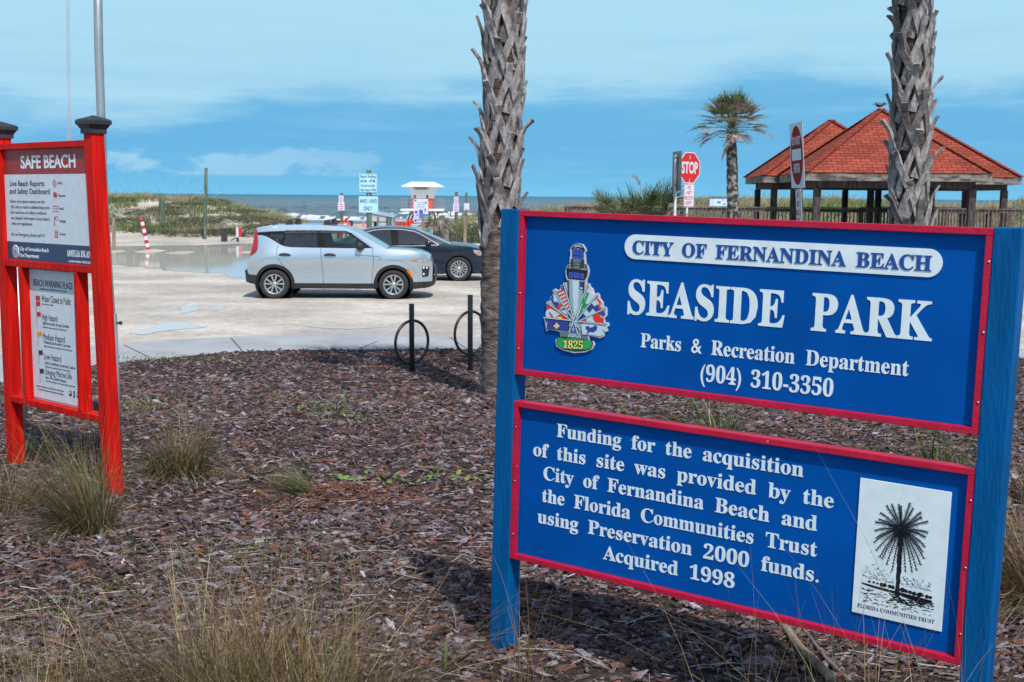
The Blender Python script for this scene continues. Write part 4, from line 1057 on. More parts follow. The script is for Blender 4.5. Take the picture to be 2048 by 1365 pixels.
# ---- the silver compact
def build_soul(loc, yaw):
    car = thing('parked_car', 'boxy silver compact car with black roof rack feet, parked on wet sand', 'car', loc=loc, yaw=yaw)
    s = CarShape(4.21, 1.80, 1.12, 2.1, (.30, .14), tumble=.26, curve=.085)
    R_, F_ = (.67, .325), (3.30, .325); AR = .395; s.wheels = (.67, 3.30)
    ax = .665; 
    body = [(.06, .52), (.066, .73), (.082, .82), (.15, .93), (.19, 1.14), (.23, 1.39), (.262, 1.53), (.30, 1.575), (.56, 1.615), (.95, 1.63), (1.4, 1.64), (1.84, 1.628), (2.14, 1.598), (2.34, 1.545), (2.54, 1.46), (3.145, 1.118), (3.25, 1.115), (3.62, 1.085), (3.86, 1.045), (4.02, .985), (4.10, .92), (4.15, .80), (4.165, .70), (4.15, .38), (3.73, .36)]
    body += arc(F_[0], F_[1], AR + .045, 5, 175) + [(F_[0] - AR - .05, .34)]
    body += [(1.13, .34)] + arc(R_[0], R_[1], AR + .045, 2, 155) + [(.262, .52)]
    win = [(.30, 1.462), (.6, 1.487), (.95, 1.502), (1.64, 1.515), (2.27, 1.500), (2.42, 1.44), (2.86, 1.135), (2.30, 1.128), (1.72, 1.134), (1.02, 1.145), (.90, 1.165), (.81, 1.20), (.58, 1.335), (.50, 1.375), (.42, 1.398), (.29, 1.405)]
    fg = [(1.735, 1.445), (2.26, 1.452), (2.36, 1.41), (2.70, 1.175), (2.62, 1.150), (1.80, 1.150)]
    b = MB(); s.panel(b, body, [win])
    s.skin(b, [(.30, 1.575), (.56, 1.615), (.95, 1.63), (1.4, 1.64), (1.84, 1.628), (2.14, 1.598), (2.34, 1.545)], .004)
    s.skin(b, [(3.145, 1.118), (3.25, 1.115), (3.62, 1.085), (3.86, 1.045), (4.02, .985), (4.10, .92)], lambda t: .006 + .01 * t)
    s.skin(b, [(4.10, .92), (4.15, .80), (4.165, .70), (4.15, .38)], .02)
    s.skin(b, [(.06, .52), (.066, .73), (.082, .82), (.15, .93), (.17, 1.02)], .02)
    b = b.build('body', silver, car)
    g = MB(); s.skin(g, [(2.34, 1.545), (2.54, 1.46), (3.145, 1.118)], .03, .03); g.build('windscreen', screen_glass, car)
    g = MB(); s.skin(g, [(.17, 1.02), (.19, 1.14), (.23, 1.39), (.262, 1.53), (.30, 1.575)], .02); g.build('rear_screen', dkglass, car)
    g = MB(); s.panel(g, win, [fg], off=.002, d=.07); g.sides('window_surround', pillar_m, car)
    g = MB(); s.panel(g, fg, off=.0, d=.08); g.sides('front_window', side_glass, car)
    g = MB(); s.panel(g, [(.93, 1.425), (1.60, 1.440), (1.63, 1.152), (.99, 1.162), (.875, 1.185)], off=.006, d=.08); g.sides('rear_window', dkglass, car)
    g = MB(); s.panel(g, [(.59, 1.43), (.885, 1.425), (.81, 1.225), (.60, 1.35), (.56, 1.375)], off=.006, d=.06); g.sides('quarter_window', dkglass, car)
    g = MB()
    s.panel(g, [(.92, 1.512), (1.62, 1.520), (1.64, 1.455), (.90, 1.440)], off=.016, d=.06); s.panel(g, [(1.66, 1.520), (2.27, 1.508), (2.34, 1.455), (1.68, 1.455)], off=.016, d=.06); g.sides('wind_deflector', plastic, car)
    g = MB(); s.ribbon(g, [(2.40, 1.455), (2.86, 1.135)], .035, .010); g.sides('pillar_trim', chrome, car)
    # black cladding: sills, bumpers, arch lips
    k = MB()
    s.panel(k, [(1.05, .345), (2.90, .345), (2.90, .225), (1.08, .225)], off=.012)
    s.panel(k, [(.0, .62), (.06, .63), (.075, .53), (.275, .515), (.262, .30), (.02, .36)], off=.012, d=.06)
    s.panel(k, [(3.705, .38), (4.15, .39), (4.19, .50), (4.21, .40), (4.16, .29), (4.05, .25), (3.71, .22)], off=.012, d=.06)
    for (cx, cz), a0, a1 in ((R_, -14, 200), (F_, -20, 195)):
        o_, i_ = arc(cx, cz, AR + .05, a0, a1, 30), arc(cx, cz, AR - .02, a1, a0, 30)
        s.panel(k, o_ + i_, off=.010, d=.05)
    s.skin(k, [(.02, .36), (.0, .60), (.06, .66)], .02, .0); s.skin(k, [(4.165, .74), (4.20, .70), (4.215, .40), (4.16, .29), (4.05, .25)], .03, .02)
    k.build('cladding', plastic, car)
    ln_ = MB()
    s.ribbon(ln_, [(.78, 1.19), (.73, 1.09), (.75, .93), (.88, .73), (1.03, .53), (1.10, .35)], .009, .003)
    s.ribbon(ln_, [(1.70, 1.135), (1.725, .75), (1.75, .35)], .009, .003)
    s.ribbon(ln_, [(2.84, 1.12), (2.865, .84), (2.83, .50), (2.81, .35)], .009, .003)
    s.ribbon(ln_, [(2.45, .985), (2.98, .955), (3.02, .93), (2.99, .86)], .008, .003)
    ln_.sides('panel_gap', gap_m, car)
    # creases pressed in the sheet, as raised ridges
    cr = MB()
    for line in ([(1.22, .40), (1.40, .50), (1.72, .495), (2.55, .455), (2.72, .40)], arc(.67, .325, .60, 20, 150, 20), arc(3.30, .325, .56, 25, 160, 20)):
        s.ribbon(cr, line, .020, .0055)
    cr.sides('body_crease', silver, car)
    h = MB()
    for x in (.79, 1.78):
        for sg in (-1, 1):
            y = s.hw(x + .12, .98) + .018
            h.plank([(x, sg * (y - .01), .975), (x + .08, sg * (y + .012), .99), (x + .17, sg * (y + .012), .99), (x + .25, sg * (y - .01), .97)], [.03, .055, .055, .03], .022, [(0, sg, 0)] * 4, 0, True)
        h.sides('door_handle', plastic, car); h = MB()
    for sg in (-1, 1):
        m_ = MB(); y = s.hw(2.6, 1.2) + .02
        m_.lathe([(0, -.10), (.05, -.095), (.082, -.05), (.088, .0), (.08, .07), (.05, .10), (0, .105)], 14, c=(0, 0, 0))
        m_.v = [(2.56 + q[0] * .9, sg * (y + .09 + q[2] * .95), 1.175 + q[1] * .95) for q in m_.v]; m_.tube([(2.64, sg * (y - .01), 1.13), (2.60, sg * (y + .05), 1.15)], .03, 8)
        m_.build('mirror', plastic, car)
    for sg in (-1, 1):
        tl = MB(); s2 = s
        poly = [(.245, 1.56), (.29, 1.50), (.315, 1.25), (.31, 1.10), (.275, 1.03), (.15, .945), (.145, 1.0), (.19, 1.14), (.225, 1.38)]
        s.panel(tl, poly, off=.012, d=.05, both=False); tl.v = [(a, -sg * b if False else sg * abs(b), c_) for a, b, c_ in tl.v]
        if sg > 0: tl.f = [f[::-1] for f in tl.f]
        tl.build('tail_light', lamp_red, car)
        tl = MB(); s.panel(tl, [(3.64, .905), (4.085, .905), (4.105, .86), (3.97, .825), (3.71, .85)], off=.008, d=.05, both=False); tl.v = [(a, sg * abs(b), c_) for a, b, c_ in tl.v]
        if sg > 0: tl.f = [f[::-1] for f in tl.f]
        hl = tl.build('headlight', lamp_clear, car)
        tl = MB(); s.panel(tl, [(3.71, .895), (3.83, .893), (3.84, .868), (3.74, .862)], off=.012, d=.05, both=False); tl.v = [(a, sg * abs(b), c_) for a, b, c_ in tl.v]
        if sg > 0: tl.f = [f[::-1] for f in tl.f]
        tl.build('turn_lens', lamp_amber, hl)
        tl = MB(); s.panel(tl, [(3.935, .73), (4.10, .72), (4.07, .50), (3.94, .49)], off=.008, d=.05, both=False); tl.v = [(a, sg * abs(b), c_) for a, b, c_ in tl.v]
        if sg > 0: tl.f = [f[::-1] for f in tl.f]
        fl = tl.build('fog_lamp_pod', plastic, car)
        for x, z in ((3.965, .70), (4.035, .695), (3.965, .555)):
            tl = MB().lathe([(0, -.012), (.022, -.01), (.024, 0)], 12, axis='y', c=(x, -s.hw(x, z) - .008, z))
            tl.v = [(a, sg * abs(b), c_) for a, b, c_ in tl.v]; tl.build('fog_lamp', pmat('bright lamp', (.8, .82, .8), .1, coat=1), fl)
        tl = MB(); s.panel(tl, arc(F_[0], F_[1], .475, 22, 46, 8) + arc(F_[0], F_[1], .425, 46, 22, 8), off=.014, d=.05, both=False); tl.v = [(a, sg * abs(b), c_) for a, b, c_ in tl.v]
        if sg > 0: tl.f = [f[::-1] for f in tl.f]
        tl.build('side_marker', lamp_amber, car)
    gr = MB(); s.skin(gr, [(4.175, .72), (4.205, .62), (4.21, .45)], .04, .25); gr.build('grille', gap_m, car)
    ff = MB(); y = s.hw(.45, 1.02)
    ff.lathe([(0, 0), (.018, 0)], 10, axis='y', c=(.42, -y - .004, 1.02)); ff.build('badge', lamp_amber, car)
    for x0 in (.90, 1.73):                       # roof rack feet
        for sg in (-1, 1):
            y = s.hw(x0, 1.6) - .06
            r = MB(); r.hexa([(x0 - .01, sg * y - .05, 1.58), (x0 + .19, sg * y - .05, 1.58), (x0 + .19, sg * y + .05, 1.58), (x0 - .01, sg * y + .05, 1.58)], [(x0 + .05, sg * y - .04, 1.745), (x0 + .15, sg * y - .04, 1.745), (x0 + .15, sg * y + .04, 1.745), (x0 + .05, sg * y + .04, 1.745)])
            r.build('rack_foot', plastic, car, bevel=.012)
        r = MB(); yy_ = s.hw(x0, 1.6) - .10; r.tube([(x0 + .10, -yy_, 1.735), (x0 + .10, yy_, 1.735)], .012, 8); r.build('rack_bar', plastic, car)
    an = MB(); an.hexa([(.50, -.03, 1.62), (.64, -.03, 1.63), (.64, .03, 1.63), (.50, .03, 1.62)], [(.52, -.006, 1.715), (.57, -.006, 1.70), (.57, .006, 1.70), (.52, .006, 1.715)]); an.build('antenna', plastic, car)
    # floor, wheel housings, seats
    u = MB(); u.box(.30, 4.0, -.72, .72, .24, .36); u.box(1.05, 2.9, -.80, .80, .24, .34)
    for cx, cz in (R_, F_):
        for sg in (-1, 1):
            u.lathe([(AR + .02, sg * .84), (AR + .02, sg * .50), (0, sg * .50)], 28, 0, 'y', (cx, 0, cz))
    u.build('underbody', pmat('underbody', (.012, .012, .013), .9), car)
    for sg in (-1, 1):
        q = MB(); q.box(1.95, 2.45, sg * .38 - .24, sg * .38 + .24, .55, .72); q.hexa([(1.80, sg * .38 - .23, .70), (1.98, sg * .38 - .23, .70), (1.98, sg * .38 + .23, .70), (1.80, sg * .38 + .23, .70)], [(1.66, sg * .38 - .20, 1.25), (1.76, sg * .38 - .20, 1.25), (1.76, sg * .38 + .20, 1.25), (1.66, sg * .38 + .20, 1.25)])
        q.box(1.64, 1.73, sg * .38 - .13, sg * .38 + .13, 1.28, 1.44); q.build('seat', seat_m, car, bevel=.03)
    q = MB(); q.box(2.62, 3.10, -.70, .70, .75, 1.08); q.build('dashboard', seat_m, car, bevel=.05)
    q = MB(); q.tube([(2.50 + .06 * math.cos(a), .38 + .18 * math.sin(a), 1.10 + .17 * math.cos(a)) for a in np.linspace(0, 2 * math.pi, 20)], .014, 6); q.build('steering_wheel', plastic, car)
    q = MB(); q.hexa([(1.0, -.68, .6), (1.15, -.68, .6), (1.15, .68, .6), (1.0, .68, .6)], [(.85, -.6, 1.2), (.98, -.6, 1.2), (.98, .6, 1.2), (.85, .6, 1.2)]); q.build('rear_seat', seat_m, car, bevel=.04)
    for cx, cz in (R_, F_):
        for sg in (-1, 1): make_wheel(car, cx, sg * .785, .325, .222, sg, 'a')
    return car
def ground_on(px, py): return on(px, py, 0.0)
pw = on(547.5, 597.5); pf = on(781, 595.0)
yaw_c = math.radians(2.0)
car_loc = Vector((pw.x - .67 * math.cos(yaw_c), pw.y + .78, 0))
build_soul(car_loc, yaw_c)

# ---- the dark saloon behind it
def build_saloon(loc, yaw):
    car = thing('parked_car', 'dark navy saloon car standing behind the silver car and half behind the palm', 'car', loc=loc, yaw=yaw)
    s = CarShape(4.80, 1.82, .93, 2.4, (.34, .30), tumble=.34, curve=.05)
    R_, F_ = (1.06, .33), (3.83, .33); AR = .37; s.wheels = (1.06, 3.83)
    body = [(.02, .34), (.0, .60), (.05, .90), (.12, 1.02), (.60, 1.055), (1.05, 1.30), (1.45, 1.405), (1.85, 1.44), (2.30, 1.435), (2.66, 1.385), (2.85, 1.31), (3.62, .985), (3.70, .975), (4.10, .94), (4.45, .86), (4.66, .74), (4.76, .60), (4.80, .45), (4.76, .26), (4.30, .20)]
    body += arc(F_[0], F_[1], AR, -10, 190) + [(F_[0] - AR - .03, .19), (R_[0] + AR + .03, .19)] + arc(R_[0], R_[1], AR, -10, 190) + [(.55, .24)]
    win = [(1.02, 1.09), (1.28, 1.29), (1.55, 1.365), (1.90, 1.392), (2.30, 1.385), (2.62, 1.335), (2.78, 1.27), (3.28, .985), (2.6, .955), (1.6, .950), (1.06, .965)]
    b = MB(); s.panel(b, body, [win])
    s.skin(b, [(1.05, 1.30), (1.45, 1.405), (1.85, 1.44), (2.30, 1.435), (2.66, 1.385)], .03)
    s.skin(b, [(3.62, .985), (3.70, .975), (4.10, .94), (4.45, .86), (4.66, .74)], .06); s.skin(b, [(4.66, .74), (4.76, .60), (4.80, .45), (4.76, .26)], .07)
    s.skin(b, [(.02, .34), (.0, .60), (.05, .90), (.12, 1.02), (.60, 1.055)], .05)
    b.build('body', navy_car, car)
    g = MB(); s.skin(g, [(2.66, 1.385), (2.85, 1.31), (3.62, .985)], .03, .03); g.build('windscreen', screen_glass, car)
    g = MB(); s.skin(g, [(.60, 1.055), (1.05, 1.30)], .03, .03); g.build('rear_screen', dkglass, car)
    g = MB(); s.panel(g, win, off=.001, d=.08); g.sides('window_surround', pillar_m, car)
    g = MB(); s.panel(g, [(1.12, 1.10), (1.32, 1.275), (1.57, 1.345), (1.98, 1.37), (2.02, .975), (1.12, .985)], off=.005, d=.08); g.sides('rear_window', dkglass, car)
    g = MB(); s.panel(g, [(2.16, 1.368), (2.32, 1.362), (2.60, 1.315), (2.76, 1.25), (3.20, .995), (2.22, .975)], off=.005, d=.08); g.sides('front_window', dkglass, car)
    g = MB(); s.ribbon(g, win[:8], .022, .006); s.ribbon(g, [(3.28, .975), (2.6, .947), (1.6, .942), (1.06, .955)], .020, .006); g.sides('window_trim', chrome, car)
    ln_ = MB(); s.ribbon(ln_, [(2.12, .94), (2.14, .60), (2.10, .25)], .009, .003); s.ribbon(ln_, [(3.22, .96), (3.28, .70), (3.26, .25)], .009, .003); s.ribbon(ln_, [(1.10, .95), (1.20, .75), (1.42, .5)], .009, .003); ln_.sides('panel_gap', gap_m, car)
    for x in (1.25, 2.3):
        h = MB()
        for sg in (-1, 1):
            y = s.hw(x, .82) + .014; h.plank([(x, sg * (y - .01), .82), (x + .1, sg * (y + .01), .825), (x + .2, sg * (y - .01), .82)], [.025, .035, .025], .02, [(0, sg, 0)] * 3, 0, True)
        h.sides('door_handle', navy_car, car)
    for sg in (-1, 1):
        m_ = MB(); y = s.hw(3.0, 1.05) + .02
        m_.lathe([(0, -.10), (.05, -.095), (.080, -.05), (.085, .0), (.075, .07), (.05, .10), (0, .105)], 14)
        m_.v = [(3.0 + q[0], sg * (y + .08 + q[2]), 1.03 + q[1] * .85) for q in m_.v]; m_.build('mirror', navy_car, car)
        tl = MB(); s.panel(tl, [(4.20, .86), (4.44, .83), (4.62, .74), (4.60, .68), (4.36, .70), (4.25, .76)], off=.008, d=.05, both=False); tl.v = [(a, sg * abs(b_), c_) for a, b_, c_ in tl.v]
        if sg > 0: tl.f = [f[::-1] for f in tl.f]
        hl = tl.build('headlight', lamp_clear, car)
        tl = MB(); s.panel(tl, [(4.30, .755), (4.42, .72), (4.40, .69), (4.34, .70)], off=.012, d=.05, both=False); tl.v = [(a, sg * abs(b_), c_) for a, b_, c_ in tl.v]
        if sg > 0: tl.f = [f[::-1] for f in tl.f]
        tl.build('turn_lens', lamp_amber, hl)
        tl = MB(); s.panel(tl, [(.02, .92), (.10, 1.0), (.40, .98), (.42, .86), (.04, .80)], off=.008, d=.05, both=False); tl.v = [(a, sg * abs(b_), c_) for a, b_, c_ in tl.v]
        if sg > 0: tl.f = [f[::-1] for f in tl.f]
        tl.build('tail_light', lamp_red, car)
        for cx, cz in (R_, F_): make_wheel(car, cx, sg * .79, .33, .225, sg, 'b')
    u = MB(); u.box(.3, 4.5, -.74, .74, .20, .36)
    for cx, cz in (R_, F_):
        for sg in (-1, 1): u.lathe([(AR + .005, sg * .86), (AR + .005, sg * .50), (0, sg * .50)], 28, 0, 'y', (cx, 0, cz))
    u.build('underbody', MATS['underbody'], car)
    q = MB(); q.box(1.6, 3.4, -.68, .68, .36, .85); q.build('interior', seat_m, car)
    return car
pf = on(914, 563.5)
yw = math.radians(3)
build_saloon(Vector((pf.x - 3.83 * math.cos(yw), pf.y + .80, 0)), yw)

# ================================================================== palms
trunk_m = pmat('palm trunk', (.115, .086, .075), .95, var=.45, scale=7, stretch=(1, 1, 2.5), col2=(.22, .175, .155), bump=1, bscale=22, spec=.15)
boot_m = pmat('palm boot', (.235, .205, .195), .9, var=.35, scale=9, stretch=(2.5, 2.5, .8), col2=(.48, .435, .42), bump=.6, bscale=35, spec=.15)
fibre_m = pmat('palm fibre', (.05, .034, .026), .95, var=.4, scale=20, stretch=(1, 1, 3), col2=(.17, .115, .085), bump=1, bscale=40)
frond_g = pmat('frond green', (.075, .11, .035), .55, var=.45, scale=6, col2=(.15, .175, .065), spec=.4)
frond_d = pmat('frond dry', (.26, .205, .155), .85, var=.4, scale=8, col2=(.40, .34, .275))
def fan(mb, base, dirv, plen, rad, nleaf, droop, mi_leaf, mi_pet, rr, spread=105, wid=.035):
    base = Vector(base); d = Vector(dirv).normalized(); side = d.cross(Vector((0, 0, 1)))
    if side.length < .1: side = Vector((1, 0, 0))
    side.normalize(); nrm = side.cross(d).normalized()
    pts = []
    for i in range(7):
        t = i / 6; pts.append(base + d * plen * t - Vector((0, 0, 1)) * droop * .35 * plen * t * t)
    wd = [.045, .035, .028, .024, .021, .019, .017]
    mb.plank(pts, wd, .012, [nrm] * 7, mi_pet, True)
    hub = pts[-1]; dd = (pts[-1] - pts[-2]).normalized(); nrm = side.cross(dd).normalized()
    for k in range(nleaf):
        a = math.radians(-spread + 2 * spread * (k + .5) / nleaf + rr.uniform(-3, 3))
        lv = dd * math.cos(a) + side * math.sin(a)
        L = rad * (1 - .25 * (abs(a) / math.radians(spread)) ** 2) * rr.uniform(.85, 1.08)
        lift = nrm * .25 * abs(math.sin(a))
        q = []
        for j in range(5):
            t = j / 4; p = hub + (lv + lift) * L * t - Vector((0, 0, 1)) * droop * L * (t ** 2.4) * rr.uniform(.5, .9)
            q.append(p)
        w = [.012, wid, wid * .9, wid * .5, .003]
        mb.plank(q, w, .003, [nrm + side * .3 * rr.uniform(-1, 1)] * 5, mi_leaf)
def big_palm(base, top_r, tops, r0, boots_from, height, label, seed, low_el=-20, density=1.0, fronds=26):
    rr = random.Random(seed)
    root = thing('palm_tree', label, 'palm tree', loc=base)
    axis = lambda z: Vector((tops[0] * (z / height) + .03 * math.sin(z * 1.3 + seed), tops[1] * (z / height), 0))
    t = MB(); n = 26; rows = int(height / .06)
    for i in range(rows + 1):
        z = -.15 + (height + .15) * i / rows; c = axis(max(z, 0)); low = max(0, 1 - z / .5)
        ringk = .016 * math.sin(z * 48 + 2 * noise.noise((z * 3, seed, 0)))
        for k in range(n):
            a = 2 * math.pi * k / n
            r = r0 * (1 - .12 * z / height) + .03 * low + ringk + .022 * noise.noise((math.cos(a) * 2, math.sin(a) * 2, z * 4 + seed)) + .010 * noise.noise((math.cos(a) * 7, math.sin(a) * 7, z * 14))
            t.v.append((c.x + r * math.cos(a), c.y + r * math.sin(a), z))
    t.f = [(i * n + k, i * n + (k + 1) % n, (i + 1) * n + (k + 1) % n, (i + 1) * n + k) for i in range(rows) for k in range(n)]
    t.m = [0] * len(t.f); t.sm = [True] * len(t.f)
    for i in range(len(t.f)):
        if i // n * .06 > boots_from: t.m[i] = 1
    t.build('trunk', [trunk_m, fibre_m], root)
    b = MB(); z = boots_from; k = 0; gold = math.radians(137.5); per = .056 / density
    while z < height + .1:
        th = k * gold + rr.uniform(-.12, .12); c = axis(z); r = r0 * (1 - .12 * z / height)
        spread = .92 * rr.uniform(.88, 1.12); low = (z < boots_from + .45)
        L = .50 * rr.uniform(.88, 1.1)
        fl = rr.choice([.03, .045, .055, .07, .085, .12]) * (1.2 if rr.random() < .2 else 1); stub = rr.uniform(.10, .20) + (rr.random() < .10) * .14
        def pos(ang, zz, out): return Vector((c.x + (r + out) * math.cos(ang), c.y + (r + out) * math.sin(ang), zz))
        tone = 0 if rr.random() < .72 else 1
        for sgn in (-1, 1):
            P = []; Nn = []; Wd = []
            for j in range(8):
                f = j / 7
                ang = th + sgn * spread * (1 - f) ** .95
                zz = z - L * (1 - f); out = .014 + .050 * f ** 1.3
                P.append(pos(ang, zz, out)); Nn.append((math.cos(ang), math.sin(ang), 0)); Wd.append(.088 - .022 * f)
            b.plank(P, Wd, [.018 + .016 * j / 7 for j in range(8)], Nn, tone, False)
        P = [pos(th, z - .05, .040), pos(th + rr.uniform(-.05, .05), z + stub * .45, .05 + fl * .4), pos(th + rr.uniform(-.12, .12), z + stub, .06 + fl)]
        nn = (math.cos(th), math.sin(th), .0)
        b.plank(P, [.082, .066, .072 * rr.uniform(.8, 1.2)], [.034, .028, .022], [nn] * 3, tone, False)
        z += per * rr.uniform(.85, 1.15); k += 1
    b.build('leaf_base_sheath', [boot_m, pmat('palm boot dark', (.15, .13, .125), .9, var=.35, scale=9, bump=.6, bscale=35)], root)
    cr = MB(); c = axis(height); top = Vector((c.x, c.y, height - .05))
    for k in range(fronds):
        a = k * gold; el = math.radians(80 - (78 - low_el) * (k / (fronds - 1)) ** 1.1 + rr.uniform(-6, 6))
        d = Vector((math.cos(a) * math.cos(el), math.sin(a) * math.cos(el), math.sin(el)))
        fan(cr, top + Vector((math.cos(a) * .08, math.sin(a) * .08, -.25 * k / 25)), d, rr.uniform(.85, 1.25), rr.uniform(.8, 1.0), 34, .15 + (.45 if low_el < 0 else .12) * (k / 25), 1 if k > 21 else 0, 2, rr)
    cr.build('crown', [frond_g, frond_d, pmat('petiole', (.14, .14, .07), .6, var=.3, scale=6)], root)
    return root
pb = on_bed(997, 792); pb.z -= .02
sc_ = FPX / pb.y
topx = at(1003, 0, pb.y)
big_palm(pb, None, ((topx.x - pb.x) * 1.15, .1), .172, 2.02, 5.15, 'tall palm with grey leaf stubs and a bare brown base, left of the blue sign', 3, low_el=32, fronds=14)
d2 = 13.6; p2 = at(1822, 400, d2); p2t = at(1822, 0, d2)
b2_ = Vector((at(1828, 800, d2).x - .0, d2, .05))
rt_palm = big_palm(b2_, None, ((p2t.x - b2_.x) * 1.18, 0), .172, .7, 5.35, 'tall palm with grey leaf stubs, behind the right end of the blue sign', 8, low_el=26, density=.95)

# small cabbage palm beyond the stop sign
def small_palm(px_base, px_top, py_top, d, label):
    rr = random.Random(11)
    base = at(px_base, 450, d); base.z = 0.0; top = at(px_top, py_top, d) - base
    root = thing('palm_tree', label, 'palm tree', loc=base)
    t = MB(); n = 18; rows = 60
    for i in range(rows + 1):
        f = i / rows; z = -.1 + (top.z + .1) * f
        cx = top.x * (f ** 1.3) - .03 * math.sin(f * 3.1); 
        for k in range(n):
            a = 2 * math.pi * k / n
            r = (.19 - .05 * f) * (1 if f < .86 else 1 - .25 * (f - .86) / .14) + .015 * noise.noise((math.cos(a) * 2, math.sin(a) * 2, z * 5)) + .008 * math.sin(z * 40)
            t.v.append((cx + r * math.cos(a), r * math.sin(a) + top.y * f, z))
    t.f = [(i * n + k, i * n + (k + 1) % n, (i + 1) * n + (k + 1) % n, (i + 1) * n + k) for i in range(rows) for k in range(n)]
    t.m = [0] * len(t.f); t.sm = [True] * len(t.f)
    t.build('trunk', pmat('mottled trunk', (.055, .045, .042), .95, var=.35, scale=9, col2=(.30, .27, .25), lo=.48, hi=.62, bump=1, bscale=18), root)
    cr = MB(); gold = math.radians(137.5)
    for k in range(46):
        f = k / 45; a = k * gold + .6; el = math.radians(82 - 84 * f ** .9 + rr.uniform(-9, 9))
        d_ = Vector((math.cos(a) * math.cos(el), math.sin(a) * math.cos(el), math.sin(el)))
        st = top + Vector((math.cos(a) * .05, math.sin(a) * .05, .20 - .20 * f))
        if f < .9:
            fan(cr, st, d_, .50 + .18 * f + rr.uniform(-.08, .08), rr.uniform(.46, .60), 26, .12 + .32 * f, (0 if rr.random() < .62 - .5 * f else 1), 2, rr, wid=.030)
        elif f < .96:
            fan(cr, st + Vector((0, 0, -.05)), d_, .55, .36, 20, .6, 1, 2, rr, wid=.028)
        else:                                    # bare petioles below
            P = [st + Vector((0, 0, -.25)), st + d_ * .25 + Vector((0, 0, -.15)), st + d_ * .5 + Vector((0, 0, -.32))]
            cr.plank(P, [.05, .03, .02], .015, [(0, 0, 1)] * 3, 1)
    for k in range(14):
        a = k * gold; P = [top + Vector((0, 0, -.1 - .02 * k)), top + Vector((math.cos(a) * .16, math.sin(a) * .16, .10 - .03 * k)), top + Vector((math.cos(a) * .34, math.sin(a) * .34, .14 - .035 * k))]
        cr.plank(P, [.06, .03, .022], .02, [(math.cos(a), math.sin(a), .5)] * 3, 2 if k < 7 else 1)
    for s_ in (-1,):
        P = [top + Vector((-.05, -.1, -.28)), top + Vector((-.18, -.12, -.55)), top + Vector((-.27, -.12, -.80))]; cr.plank(P, [.07, .09, .02], .01, [(0, -1, 0)] * 3, 1)
    cr.build('crown', [frond_g, frond_d, MATS['petiole']], root)
small_palm(1474, 1463, 262, 33, 'small palm with a round shaggy crown between the stop sign and the pavilion')

# fan leaved palmetto
def palmetto(px, py, d, label):
    rr = random.Random(4); c = at(px, py, d); base = Vector((c.x, c.y, 1.5))
    m = MB()
    for k in range(44):
        a = rr.uniform(0, 2 * math.pi); el = math.radians(rr.uniform(8, 80))
        dv = Vector((math.cos(a) * math.cos(el), math.sin(a) * math.cos(el) * .7, math.sin(el)))
        fan(m, base + Vector((rr.uniform(-.45, .45), rr.uniform(-.3, .3), 0)), dv, rr.uniform(.45, .8), rr.uniform(.42, .6), 24, .12, 0 if rr.random() < .82 else 1, 2, rr, spread=100, wid=.026)
    m.v = [(x - c.x, y - c.y, z) for x, y, z in m.v]
    r = thing('palmetto_bush', label, 'bush', loc=(c.x, c.y, 0))
    m.build('foliage', [frond_g, frond_d, MATS['petiole']], r)
    s = MB()
    for k in range(5):
        s.tube([(rr.uniform(-.4, .4), rr.uniform(-.2, .2), -.1), (rr.uniform(-.4, .4), rr.uniform(-.2, .2), .8), (rr.uniform(-.4, .4), rr.uniform(-.2, .2), 1.6)], [.09, .08, .06], 8)
    s.build('stem', trunk_m, r)
palmetto(1283, 400, 24, 'bushy palmetto with green fan leaves just left of the stop sign')

# ================================================================== picnic pavilions and boardwalk
shingle = bpy.data.materials.new('red shingles'); shingle.use_nodes = True
def shingle_nodes(m):
    t = m.node_tree; b = t.nodes['Principled BSDF']; L = t.links.new
    uv = t.nodes.new('ShaderNodeAttribute'); uv.attribute_name = 'slope'
    br = t.nodes.new('ShaderNodeTexBrick'); L(uv.outputs['Vector'], br.inputs['Vector'])
    br.inputs['Scale'].default_value = 1; br.inputs['Brick Width'].default_value = .30; br.inputs['Row Height'].default_value = .145
    br.inputs['Mortar Size'].default_value = .012; br.inputs['Mortar Smooth'].default_value = .3; br.inputs['Bias'].default_value = -.1
    br.inputs['Color1'].default_value = (.36, .078, .048, 1); br.inputs['Color2'].default_value = (.215, .05, .035, 1); br.inputs['Mortar'].default_value = (.09, .022, .018, 1)
    n = t.nodes.new('ShaderNodeTexNoise'); n.inputs['Scale'].default_value = 1.2; n.inputs['Detail'].default_value = 6; L(uv.outputs['Vector'], n.inputs['Vector'])
    r = t.nodes.new('ShaderNodeMapRange'); L(n.outputs[0], r.inputs[0]); r.inputs[3].default_value = .75; r.inputs[4].default_value = 1.25
    mu = t.nodes.new('ShaderNodeMix'); mu.data_type = 'RGBA'; mu.blend_type = 'MULTIPLY'; mu.inputs[0].default_value = 1; L(br.outputs['Color'], mu.inputs[6]); L(r.outputs[0], mu.inputs[7])
    L(mu.outputs[2], b.inputs['Base Color']); b.inputs['Roughness'].default_value = .95; b.inputs['Specular IOR Level'].default_value = .1
    bp = t.nodes.new('ShaderNodeBump'); bp.inputs['Strength'].default_value = .6; bp.inputs['Distance'].default_value = .02; L(br.outputs['Fac'], bp.inputs['Height']); bp.invert = True; L(bp.outputs[0], b.inputs['Normal'])
shingle_nodes(shingle)
ridge_m = pmat('ridge shingles', (.25, .055, .036), .95, var=.35, scale=9, spec=.1)
old_wood = pmat('weathered wood', (.07, .052, .05), .9, var=.4, scale=5, stretch=(3, 3, .6), col2=(.105, .082, .078), bump=.4, bscale=30, spec=.2)
